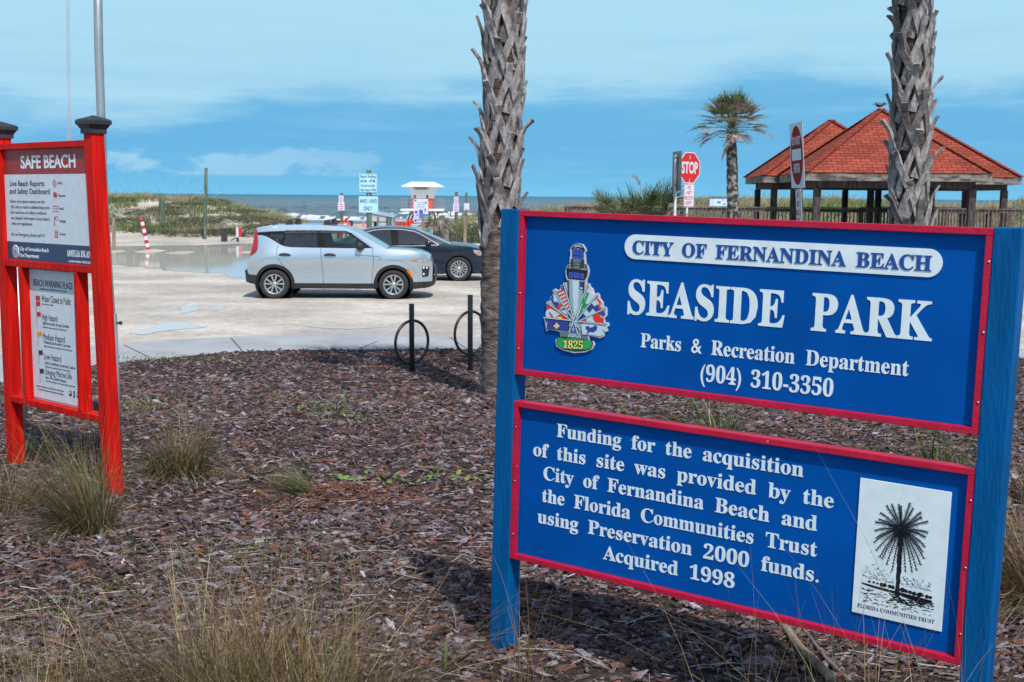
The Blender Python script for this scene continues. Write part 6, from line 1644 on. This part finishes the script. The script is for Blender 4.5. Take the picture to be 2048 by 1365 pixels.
for px in (808, 815, 880, 885):
    for yy in (-1.75, 1.75): x, z = q(px, 396.5); m.bar((x, yy, q(0, 417.5)[1]), (x, yy, z), .06, .06)
m.build('railing', rl_, lt)
lg = pmat('tower leg', (.22, .18, .14), .9, var=.3)
for a, b in (((826, 421), (805, 447)), ((838, 421), (824, 447)), ((866, 421), (886, 447)), ((832, 421), (812, 444)), ((858, 421), (868, 447))):
    pa, pb_2 = q(*a), q(*b); MB().bar((pa[0], -.9, pa[1]), (pb_2[0], -1.2, min(pb_2[1], 0) - .2), .16, .16).build('leg', lg, lt)
# withered yucca like palm beside the tower
rr = random.Random(21)
def dead_palm(px, py_top, py_base, d, label):
    b = at(px, py_base, d); root = thing('withered_palm', label, 'palm tree', loc=(b.x, d, 0)); H = at(px, py_top, d).z
    MB().tube([(0, 0, -.2), (.02, 0, H * .5), (0, 0, H * .8)], [.16, .14, .12], 12).build('trunk', MATS['mottled trunk'], root)
    MB().tube([(.32, .2, -.2), (.33, .2, H * .5), (.34, .2, H * .72)], [.10, .10, .09], 12).build('stump', pmat('grey stump', (.26, .25, .25), .9), root)
    m = MB()
    for k in range(30):
        a = rr.uniform(0, 2 * math.pi); l_ = rr.uniform(.4, .85); el = rr.uniform(-.9, .5); st = Vector((.1 * math.cos(a), .1 * math.sin(a), H * rr.uniform(.62, .95)))
        dv = Vector((math.cos(a) * math.cos(el), math.sin(a) * math.cos(el), math.sin(el)))
        m.plank([st, st + dv * l_ * .5, st + dv * l_ - Vector((0, 0, .35 * l_))], [.05, .06, .015], .01, [(-math.sin(a), math.cos(a), .3)] * 3, 0 if rr.random() < .7 else 1)
    for k in range(8): fan(m, (0, 0, H * .8), (rr.uniform(-1, 1), rr.uniform(-1, 1), rr.uniform(-.5, .7)), .3, .4, 14, .8, 0 if rr.random() < .6 else 1, 0, rr, wid=.03)
    m.build('dead_frond_skirt', [frond_d, frond_g], root)
dead_palm(873, 420, 490, 43, 'withered palm with a skirt of dead fronds right of the information board')
# bike racks
rk = pmat('black powder coat', (.012, .013, .016), .35, var=.2, spec=.5)
def bike_rack(px, py_base, py_top, z, label, yaw):
    b = on(px, py_base, z); H = at(px, py_top, b.y).z - z
    r = thing('bike_rack', label, 'bike rack', loc=b, yaw=yaw, group='post and ring bike racks')
    MB().tube([(0, 0, -.1), (-.005, 0, H)], .034, 18).build('post', rk, r, bevel=.003)
    cz = H * .47; R_x = .275
    m = MB(); m.tube([(R_x * math.cos(a), -.050 if False else .0, cz + R_x * math.sin(a)) for a in np.linspace(0, 2 * math.pi, 49)], .0185, 12, caps=False); m.build('ring', rk, r)
bike_rack(824, 752, 608, .01, 'black post and ring bike rack at the bed edge, all of its ring in view', math.radians(46))
bike_rack(940.5, 733, 590, .12, 'black post and ring bike rack whose ring is cut by the palm trunk', math.radians(46))
# museum like map board by the boardwalk
dM = 42.8; c0 = at(1439, 420, dM); mbd = thing('map_board', 'small white map board in a wooden frame above the boardwalk rail', 'sign', loc=(c0.x, dM - .3, 0))
q = lambda px, py: (at(px, py, dM - .3).x - c0.x, at(px, py, dM - .3).z)
x0, z0 = q(1419, 412.5); x1, z1 = q(1459.5, 397)
MB().box(x0, x1, 0, .04, z0, z1).build('board', flat('map white', 205, 225, 240), mbd)
m = MB(); f_ = .05; m.box(x0 - f_, x1 + f_, -.02, .05, z1, z1 + f_); m.box(x0 - f_, x1 + f_, -.02, .05, z0 - f_, z0); m.box(x0 - f_, x0, -.02, .05, z0, z1); m.box(x1, x1 + f_, -.02, .05, z0, z1); m.build('frame', grey_wood, mbd)
m = MB(); W_, H_ = x1 - x0, z1 - z0
for a, b, c, d, i in ((.06, .2, .2, .24, 0), (.06, .2, .4, .44, 0), (.06, .2, .6, .64, 0), (.06, .2, .8, .84, 0), (.38, .56, .35, .62, 1), (.6, .72, .7, .85, 0), (.68, .8, .15, .35, 1), (.84, .96, .5, .75, 2)): m.box(x0 + W_ * a, x0 + W_ * b, -.003, -.0005, z0 + H_ * c, z0 + H_ * d, i)
m.build('map_print', [flat('map ink', 150, 175, 205), flat('map blue', 80, 130, 200), flat('map lilac', 170, 160, 215)], mbd)
for x in (x0 + .06, x1 - .06): MB().box(x - .05, x + .05, .052, .15, -.1, z1).build('post', rail_m, mbd)

# ================================================================== plants
def blades(P, D, L, W, curl, cols, name, mat, parent=None, seg=5, side=None):
    """P roots (n,3), D start directions, L lengths, W widths, curl (n,3) bend added with the square of the length"""
    n = len(P); t = np.linspace(0, 1, seg + 1)
    c = P[:, None] + D[:, None] * (L[:, None] * t)[..., None] + curl[:, None] * ((t ** 2)[None] * L[:, None])[..., None]
    sd = np.cross(D, np.array([0.0, -1, .15])) if side is None else side
    sd = sd / (np.linalg.norm(sd, axis=1, keepdims=True) + 1e-6)
    tw = rng.normal(0, .5, (n, 3)); sd = sd + tw * .35; sd /= np.linalg.norm(sd, axis=1, keepdims=True)
    w = W[:, None] * (1 - t ** 1.6 * .9)[None] / 2
    V = np.stack([c - sd[:, None] * w[..., None], c + sd[:, None] * w[..., None]], 2)   # n, seg+1, 2, 3
    k = seg + 1; b = (np.arange(n) * 2 * k)[:, None, None]
    f = np.array([[2 * i, 2 * i + 1, 2 * i + 3, 2 * i + 2] for i in range(seg)])[None] + b
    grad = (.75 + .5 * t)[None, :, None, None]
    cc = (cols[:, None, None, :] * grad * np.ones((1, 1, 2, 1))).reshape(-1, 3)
    return np_mesh(name, V.reshape(-1, 3), f.reshape(-1, 4), mat, cols=cc, parent=parent)
grass_m = pmat('grass blade', (.2, .2, .1), .7, var=.2, scale=14, attr=True, spec=.25)
TAN = np.array([(.32, .235, .13), (.25, .17, .085), (.40, .32, .20), (.18, .13, .07), (.28, .15, .06), (.14, .085, .04)])
OLV = np.array([(.10, .115, .045), (.07, .09, .035), (.14, .145, .06), (.19, .17, .08), (.24, .16, .07)])
GRN = np.array([(.09, .16, .035), (.06, .115, .03), (.13, .20, .05), (.18, .22, .07)])
def grass_clump(px, py, n, height, spread, label, pal, lean=(0, 0), width=.004, rad=.10, droop=.5, z=None, loc=None, cat='grass clump', sigma=.35):
    p = loc if loc is not None else on_bed(px, py)
    a = rng.uniform(0, 2 * np.pi, n); r = rad * np.sqrt(rng.random(n))
    zb = float(bed_surface(np.array([p.x]), np.array([p.y]))[0])
    root = np.stack([r * np.cos(a), r * np.sin(a), np.full(n, -.015)], 1)
    el = np.clip(np.abs(rng.normal(0, spread, n)) + r / max(rad, 1e-3) * spread * .5, 0, 1.45); aa = a + rng.normal(0, .6, n)
    D = np.stack([np.sin(el) * np.cos(aa) + lean[0], np.sin(el) * np.sin(aa) + lean[1], np.cos(el)], 1); D /= np.linalg.norm(D, axis=1, keepdims=True)
    L = height * rng.lognormal(-.1, sigma, n).clip(.25, 1.5)
    cu = np.stack([D[:, 0], D[:, 1], np.zeros(n)], 1) * (.5 * rng.random(n))[:, None] + np.array([0, 0, -1.0]) * (droop * rng.random(n) * (.25 + el))[:, None] + np.stack([rng.normal(0, .16, n), rng.normal(0, .12, n), np.zeros(n)], 1)
    cols = pal[rng.integers(0, len(pal), n)] * rng.uniform(.7, 1.25, n)[:, None]
    th_ = rng.random(n) < .22                    # dead thatch: short, bent and lying over
    D[th_, 2] *= .25; D[th_] /= np.linalg.norm(D[th_], axis=1, keepdims=True); L[th_] *= .5; cols[th_] = np.array([.24, .195, .14]) * rng.uniform(.5, 1.2, (th_.sum(), 1))
    br_ = (rng.random(n) < .12) & ~th_; cu[br_] += rng.normal(0, .45, (br_.sum(), 3)) - np.array([0, 0, .35])
    side = np.stack([-np.sin(aa), np.cos(aa), np.zeros(n)], 1) + np.array([1.0, 0, 0]) * .8
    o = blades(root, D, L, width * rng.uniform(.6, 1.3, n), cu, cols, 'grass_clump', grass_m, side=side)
    o.location = (p.x, p.y, zb); tag(o, label, cat, 'dry grass clumps in the mulch')
    return o
MIX = np.concatenate([TAN, OLV]); DRY = np.concatenate([TAN, TAN, OLV[2:]])
p0 = Vector((-.70, 3.95, 0)); grass_clump(0, 0, 2800, .60, .60, 'largest clump of wiry grass, rising from the bottom edge of the picture', np.concatenate([TAN * .85, OLV, OLV[3:], TAN[[4, 5]]]), (.0, 0), .0036, .28, .5, loc=p0, sigma=.45)
p1 = Vector((-1.12, 4.35, 0)); grass_clump(0, 0, 2200, .60, .75, 'loose sprawling clump of dry straws at the bottom left', DRY, (-.10, -.05), .0032, .28, .5, loc=p1)
p1 = Vector((-1.75, 4.3, 0)); grass_clump(0, 0, 1000, .50, .8, 'thin scatter of dry straws in the bottom left corner', DRY, (-.1, .0), .0030, .30, .5, loc=p1)
grass_clump(184, 1060, 2000, .58, .38, 'dense olive grass clump at the foot of the red sign post', np.concatenate([OLV * .8, OLV, TAN]), (-.36, .0), .0034, .10, .8)
grass_clump(362, 950, 1300, .50, .42, 'round clump of olive and straw grass behind the red sign', MIX, (.0, 0), .0040, .17, 1.3)
grass_clump(612, 985, 520, .30, .40, 'small green grass tuft leaning left on a rusty patch of mulch', np.concatenate([OLV[:3], GRN[:2], TAN[:1]]), (-.85, -.25), .0036, .08, .6)
grass_clump(18, 1010, 650, .42, .62, 'straw coloured clump at the left edge below the red sign', DRY, (.1, 0), .0038, .18, .7)
grass_clump(2085, 1195, 2400, .58, .66, 'big dry clump right of the blue sign post', DRY, (-.20, 0), .0036, .24, .8)
grass_clump(2075, 1010, 350, .38, .6, 'thin dry clump higher up right of the blue sign post', DRY, (-.2, 0), .0036, .12, .7)
grass_clump(1430, 842, 260, .50, .55, 'bright green strap leaved clump showing through the gap of the sign', np.concatenate([GRN, GRN, TAN[:2]]), (-.15, 0), .011, .16, .7, loc=on_bed(1425, 885))
grass_clump(1870, 900, 260, .48, .55, 'dark green strap leaved clump in the gap near the right post', np.concatenate([GRN[:2], OLV[:3], TAN[2:3]]), (-.1, 0), .011, .15, .7, loc=on_bed(1880, 955))
grass_clump(1265, 812, 40, .38, .5, 'few green blades at the left of the sign gap', GRN, (-.2, 0), .009, .08, .6, loc=on_bed(1262, 850))
grass_clump(1000, 1330, 80, .5, .4, 'few thin straws at the foot of the left blue post', TAN, (0, 0), .003, .16, .6, loc=Vector((.02, 4.55, 0)))
grass_clump(1800, 1400, 120, .86, .22, 'straws and seed stems before the bottom right of the sign', np.concatenate([TAN, GRN[3:]]), (-.02, 0), .0032, .26, .15, sigma=.18, loc=Vector((1.22, 3.5, 0)))
grass_clump(1600, 1400, 40, .84, .20, 'scattered pale straws under the middle of the lower panel', TAN, (-.08, 0), .0032, .26, .15, sigma=.2, loc=Vector((.82, 3.5, 0)))
grass_clump(1880, 1330, 260, .26, .7, 'low dry tuft under the right end of the lower panel', DRY, (-.1, 0), .0032, .2, .6, loc=Vector((1.50, 4.05, 0)))
grass_clump(1560, 1210, 160, .24, .9, 'flattened grey grass under the lower panel', TAN[[3, 1]], (0, 0), .0034, .3, .9, loc=Vector((.95, 5.1, 0)))

# leafy weeds
weed_m = pmat('weed leaf', (.12, .2, .05), .6, var=.25, scale=20, attr=True, spec=.3)
def weed_patch(px, py, rx_, ry_, n, size, label, round_leaf=False, pal=GRN, hgt=.05):
    p = on_bed(px, py); x = rng.normal(0, rx_ / 2, n); y = rng.normal(0, ry_ / 2, n)
    z = bed_surface(p.x + x, p.y + y) - p.z + (rng.random(n) ** 1.5) * hgt + .012
    k = 8 if round_leaf else 4; th = np.linspace(0, 2 * np.pi, k, endpoint=False)
    sz = size * rng.uniform(.6, 1.3, n); yw_ = rng.uniform(0, 2 * np.pi, n); tl_ = rng.normal(.35, .35, n); ta = rng.uniform(0, 2 * np.pi, n)
    ox, oy = np.cos(th), np.sin(th) * (1.0 if round_leaf else .5)
    lx = sz[:, None] * (ox[None] * np.cos(yw_)[:, None] - oy[None] * np.sin(yw_)[:, None]); ly = sz[:, None] * (ox[None] * np.sin(yw_)[:, None] + oy[None] * np.cos(yw_)[:, None])
    lz = (lx * np.cos(ta)[:, None] + ly * np.sin(ta)[:, None]) * np.tan(tl_)[:, None]
    V = np.stack([x[:, None] + lx, y[:, None] + ly, z[:, None] + lz], -1)
    F = np.arange(n * k).reshape(n, k); cols = np.repeat(pal[rng.integers(0, len(pal), n)] * rng.uniform(.8, 1.5, n)[:, None], k, 0)
    o = np_mesh('weed_patch', V.reshape(-1, 3), F, weed_m, cols=cols); o.location = p
    tag(o, label, kind='stuff')
weed_patch(500, 1112, .75, .36, 900, .0065, 'wide low patch of yellow green weeds below the mulch middle')
weed_patch(640, 817, .40, .40, 350, .012, 'small green weed patch in line with the bike racks')
weed_patch(690, 838, .35, .3, 260, .012, 'small green weed patch just right of another one')
weed_patch(815, 964, .78, .15, 80, .018, 'row of round leaved green creepers left of the blue sign', True, GRN[[0, 2, 2, 3]])
weed_patch(275, 818, .5, .8, 420, .013, 'green weeds behind the right post of the red sign')
weed_patch(330, 722, 1.3, .5, 420, .016, 'thin green fringe along the sidewalk edge')
weed_patch(570, 792, .4, .3, 80, .010, 'sparse green sprigs left of the middle of the bed')
weed_patch(40, 900, .3, .3, 200, .010, 'green sprigs at the foot of the left red post')
weed_patch(90, 1225, .35, .25, 420, .006, 'yellow green weeds among straws near the bottom left corner')
weed_patch(40, 1330, .35, .2, 300, .006, 'yellow green weeds in the bottom left corner')
weed_patch(230, 1180, .3, .2, 260, .006, 'yellow green weeds above the sprawling straws')
weed_patch(1155, 785, .12, .12, 60, .010, 'tiny green sprig just right of the left blue post')
weed_patch(905, 1335, .08, .06, 40, .008, 'tiny pale sprig near the foot of the left blue post')

# a stick under the sign, shells and stones
lp = on_bed(1548, 1246); lq = on_bed(1668, 1382); m = MB(); dv = lq - lp
m.tube([dv * t + Vector((.006 * math.sin(t * 9), 0, .03)) for t in np.linspace(0, 1, 9)], [.013, .015, .016, .017, .018, .019, .020, .021, .021], 12)
tag(m.build('fallen_branch', pmat('dry branch', (.20, .125, .075), .8, var=.4, scale=14, col2=(.34, .26, .18), bump=.4, bscale=40), None, loc=lp), 'long brown branch lying under the lower panel of the blue sign', 'branch')
lp2 = lp + Vector((.03, .02, 0)); m = MB(); m.tube([dv * t * .98 + Vector((.05 + .01 * math.sin(t * 7), 0, .018)) for t in np.linspace(0, 1, 7)], .008, 8)
tag(m.build('fallen_branch', pmat('grey branch', (.17, .155, .145), .85, var=.3, scale=14), None, loc=lp2), 'thin grey stick lying along the long brown branch', 'branch')
stone_m = pmat('pale stone', (.50, .47, .42), .85, var=.2, scale=30, bump=.3); 
def pebble(px, py, s, label, cat='stone', mat=stone_m, flat_=.45):
    p = on_bed(px, py); m = MB(); vs, fs = ell((0, 0, 0), (s, s * .75, s * flat_), 10, 6)
    vs = [tuple(Vector(v) * (1 + .25 * noise.noise(Vector(v) * 18 + Vector((px, py, 0))))) for v in vs]; m.add(vs, fs, smooth=True)
    o = m.build('pebble' if cat == 'stone' else 'sea_shell', mat, None, loc=(p.x, p.y, float(bed_surface(np.array([p.x]), np.array([p.y]))[0]) + s * .3)); o.rotation_euler = (0, 0, px); tag(o, label, cat)
shell_m = pmat('white shell', (.72, .71, .68), .6, var=.1, scale=20)
pebble(512, 983, .022, 'white shell left of the small leaning grass tuft', 'shell', shell_m); pebble(428, 1033, .014, 'small white shell below the straw clump', 'shell', shell_m); pebble(152, 1072, .022, 'pale stone at the foot of the dense olive clump')
pebble(672, 1070, .030, 'largest tan stone lying by the weeds in the mulch', 'stone', pmat('tan stone', (.30, .24, .17), .9, var=.25, scale=20)); pebble(686, 1076, .024, 'pinkish stone touching the largest tan stone', 'stone', pmat('pink stone', (.30, .18, .13), .9, var=.25, scale=20)); pebble(648, 1066, .012, 'little cream stone just above the two larger ones'); pebble(310, 1004, .012, 'cream pebble near the right red post')
pebble(975, 1055, .014, 'cream pebble left of the blue post'); pebble(790, 983, .012, 'cream pebble under the round leaved creepers')

# ================================================================== dune vegetation
def veg_mask(x, y):
    """bare sand shows through in patches"""
    v = vnoise(x, y, .22, 17.0) + .5 * vnoise(x, y, .6, 5.0)
    return v
def dune_blades(n, xr, yr, name, label, hmu, width, pal, zmin=.25, bare=-.12, lean=.25, seg=3, lump=True):
    x = rng.uniform(*xr, n); y = rng.uniform(*yr, n); z = dune_z(x, y); cr = interp(x, CREST)
    clump = vnoise(x, y, .8, 3.0)
    ok = (veg_mask(x, y) > bare) & (z > zmin) & (clump > (-.25 if bare > -1 else -9)) & (cr > .25)
    x, y, z = x[ok], y[ok], z[ok]; n = len(x); hue = vnoise(x, y, .35, 31.0)
    D = np.stack([rng.normal(.10, lean, n), rng.normal(0, lean, n), np.ones(n)], 1); D /= np.linalg.norm(D, axis=1, keepdims=True)
    L = hmu * rng.lognormal(0, .35, n); cu = np.stack([rng.normal(.1, .25, n), rng.normal(0, .2, n), -.25 * rng.random(n)], 1)
    k = np.clip(((hue + .55) / 1.1 * len(pal)).astype(int) + rng.integers(-1, 2, n), 0, len(pal) - 1)
    cols = pal[k] * rng.uniform(.7, 1.3, n)[:, None]
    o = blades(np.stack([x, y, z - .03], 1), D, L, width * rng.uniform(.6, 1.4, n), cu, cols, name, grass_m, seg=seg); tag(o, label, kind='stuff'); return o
DUNE = np.array([(.21, .20, .12), (.15, .17, .075), (.10, .145, .05), (.13, .19, .05), (.25, .23, .13), (.33, .285, .18), (.20, .165, .115)])
DUNE = DUNE[[2, 3, 1, 0, 4, 6, 5]]
dune_blades(60000, (-30, -10.5), (60.5, 84), 'dune_grass', 'green and straw grass covering the left dune', .30, .028, DUNE)
dune_blades(11000, (-5.2, 2.5), (59.5, 76), 'dune_grass', 'green and straw grass covering the dune right of the beach way', .30, .026, DUNE, zmin=.02, bare=-.5)
dune_blades(50000, (2, 32), (59.5, 72), 'dune_grass', 'green and straw grass on the dune behind the pavilions', .40, .030, DUNE, zmin=.3, bare=-2)
def leaf_mounds(spots, name, label, pal):
    """low bushes: thousands of small leaves over each mound"""
    Vs, Cs = [], []
    for (x, y, rx_, ry_, h, n) in spots:
        a = rng.uniform(0, 2 * np.pi, n); el = np.arcsin(rng.random(n)); rr_ = (.78 + .27 * rng.random(n)) * (1 + .18 * np.sin(a * 3 + x) + .12 * np.sin(a * 7 + y))
        px, py = x + rx_ * rr_ * np.cos(el) * np.cos(a), y + ry_ * rr_ * np.cos(el) * np.sin(a); pz = dune_z(px, py) * 0 + float(dune_z(np.array([x]), np.array([y]))[0]) + h * rr_ * np.sin(el) - .05
        u = rng.normal(0, 1, (n, 3)); u /= np.linalg.norm(u, axis=1, keepdims=True); v = np.cross(u, rng.normal(0, 1, (n, 3))); v /= np.linalg.norm(v, axis=1, keepdims=True)
        s = rng.uniform(.022, .05, n)[:, None]; c = np.stack([px, py, pz], 1)
        Vs.append(np.stack([c - u * s, c + v * s * .55, c + u * s, c - v * s * .55], 1)); t = pal[rng.integers(0, len(pal), n)] * rng.uniform(.7, 1.3, n)[:, None]; Cs.append(np.repeat(t, 4, 0))
    V = np.concatenate(Vs).reshape(-1, 3); o = np_mesh(name, V, np.arange(len(V)).reshape(-1, 4), weed_m, cols=np.concatenate(Cs)); return tag(o, label, kind='stuff')
BUSH = np.array([(.075, .095, .045), (.10, .125, .05), (.06, .075, .042), (.13, .145, .075), (.16, .14, .09), (.115, .10, .07)])
spots = []
r_ = np.random.default_rng(3)
for px, d, w, h in ((300, 66, 2.2, .5), (270, 70, 1.8, .5), (380, 65, 1.6, .55), (355, 64, 1.3, .45), (440, 66, 2.2, .5), (480, 68, 2.4, .55), (520, 66, 2.0, .45), (410, 71, 1.4, .7), (375, 73, 1.2, .6), (430, 63, 1.2, .35), (250, 64, 1.5, .5), (540, 70, 1.6, .4), (330, 68, 1.2, .4), (500, 63, 1.4, .35), (235, 68, 1.2, .6), (455, 62.5, 1.0, .5), (385, 62, 1.3, .55), (320, 62.3, 1.0, .35), (280, 63, 1.2, .35), (360, 69, 1.6, .35), (460, 70, 1.8, .4)):
    spots.append((at(px, 450, d).x, d, w, w * .7, h * (.62 if d < 67 else .4), int(1800 * w)))
leaf_mounds(spots, 'dune_scrub_foliage', 'low green scrub growing over the left dune', BUSH)
spots = []
for px, d, w, h in ((880, 62, 1.2, .4), (900, 60, 1.0, .4), (925, 61, 1.4, .5), (950, 60.5, 1.3, .6), (905, 58.8, .9, .35), (940, 59, 1.0, .4), (865, 60, .7, .3), (960, 63, 1.4, .5), (890, 66, 1.2, .3), (985, 60, 1.4, .5), (812, 63, .7, .35), (800, 64, .7, .3), (822, 62, .6, .4)):
    spots.append((at(px, 450, d).x, d, w, w * .7, h, int(2000 * w)))
leaf_mounds(spots, 'dune_scrub_foliage', 'low green scrub growing over the dune right of the beach way', BUSH)
# sea oats: tall stems with drooping heads along the crests
def sea_oats(xs_, ys_, hts, name, label):
    n = len(xs_); z = dune_z(xs_, ys_)
    D = np.stack([rng.normal(-.10, .10, n), rng.normal(0, .06, n), np.ones(n)], 1); D /= np.linalg.norm(D, axis=1, keepdims=True)
    cu = np.stack([rng.normal(-.14, .10, n), np.zeros(n), np.full(n, -.03)], 1)
    cols = np.array([(.17, .17, .10)]) * rng.uniform(.7, 1.3, n)[:, None]
    a = np.stack([xs_, ys_, z - .03], 1)
    tips = a + D * hts[:, None] + cu * hts[:, None]
    k = 5; base = np.repeat(tips, k, 0) - np.repeat(D, k, 0) * rng.uniform(0, .22, (n * k, 1)); D2 = np.repeat(D, k, 0) * .4 + np.stack([rng.normal(-.25, .15, n * k), rng.normal(0, .12, n * k), rng.uniform(-.3, .3, n * k)], 1); D2 /= np.linalg.norm(D2, axis=1, keepdims=True)
    P = np.concatenate([a, base]); DD = np.concatenate([D, D2]); L = np.concatenate([hts, rng.uniform(.08, .16, n * k)]); W = np.concatenate([np.full(n, .011), np.full(n * k, .014)])
    CU = np.concatenate([cu, np.tile([[0, 0, -.3]], (n * k, 1))]); CC = np.concatenate([cols, np.tile([[.24, .20, .12]], (n * k, 1)) * rng.uniform(.8, 1.2, (n * k, 1))])
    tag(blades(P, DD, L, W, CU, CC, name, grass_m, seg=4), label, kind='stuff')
n = 70; xs_ = np.concatenate([rng.uniform(-26, -21.5, 22), rng.uniform(-20, -14, 26), rng.uniform(-24, -13, 22)]); ys_ = rng.uniform(68, 78, n)
sea_oats(xs_, ys_, rng.uniform(.7, 1.7, n), 'sea_oat_grass', 'sea oats standing against the sky on the left dune')
n = 110; xs_ = np.concatenate([rng.uniform(-2, 6, 26), rng.uniform(6, 26, 84)]); ys_ = rng.uniform(60, 68, n)
sea_oats(xs_, ys_, rng.uniform(.7, 1.7, n), 'sea_oat_grass', 'sea oats along the dune behind the boardwalk')
# one tall reed plume by the palmetto
c0 = at(1283, 400, 23.6); m = MB(); pts = [Vector((0, 0, 0)), at(1283, 398, 23.6) - Vector((c0.x, 23.6, 0)), at(1280, 366, 23.6) - Vector((c0.x, 23.6, 0)), at(1274, 354, 23.6) - Vector((c0.x, 23.6, 0)), at(1267, 349, 23.6) - Vector((c0.x, 23.6, 0))]
m.tube(pts, [.008, .007, .006, .005, .003], 6)
for k in range(26):
    f = k / 25; s_ = pts[2].lerp(pts[3], f * 2) if f < .5 else pts[3].lerp(pts[4], f * 2 - 1)
    m.plank([s_, s_ + Vector((random.uniform(-.03, .04), random.uniform(-.02, .02), random.uniform(-.05, .0))), s_ + Vector((random.uniform(-.05, .05), 0, -.06))], [.008, .014, .004], .003, [(0, -1, 0)] * 3)
tag(m.build('reed_plume', frond_d, None, loc=(c0.x, 23.6, 0)), 'single tan reed with a nodding plume rising from the palmetto', 'reed')
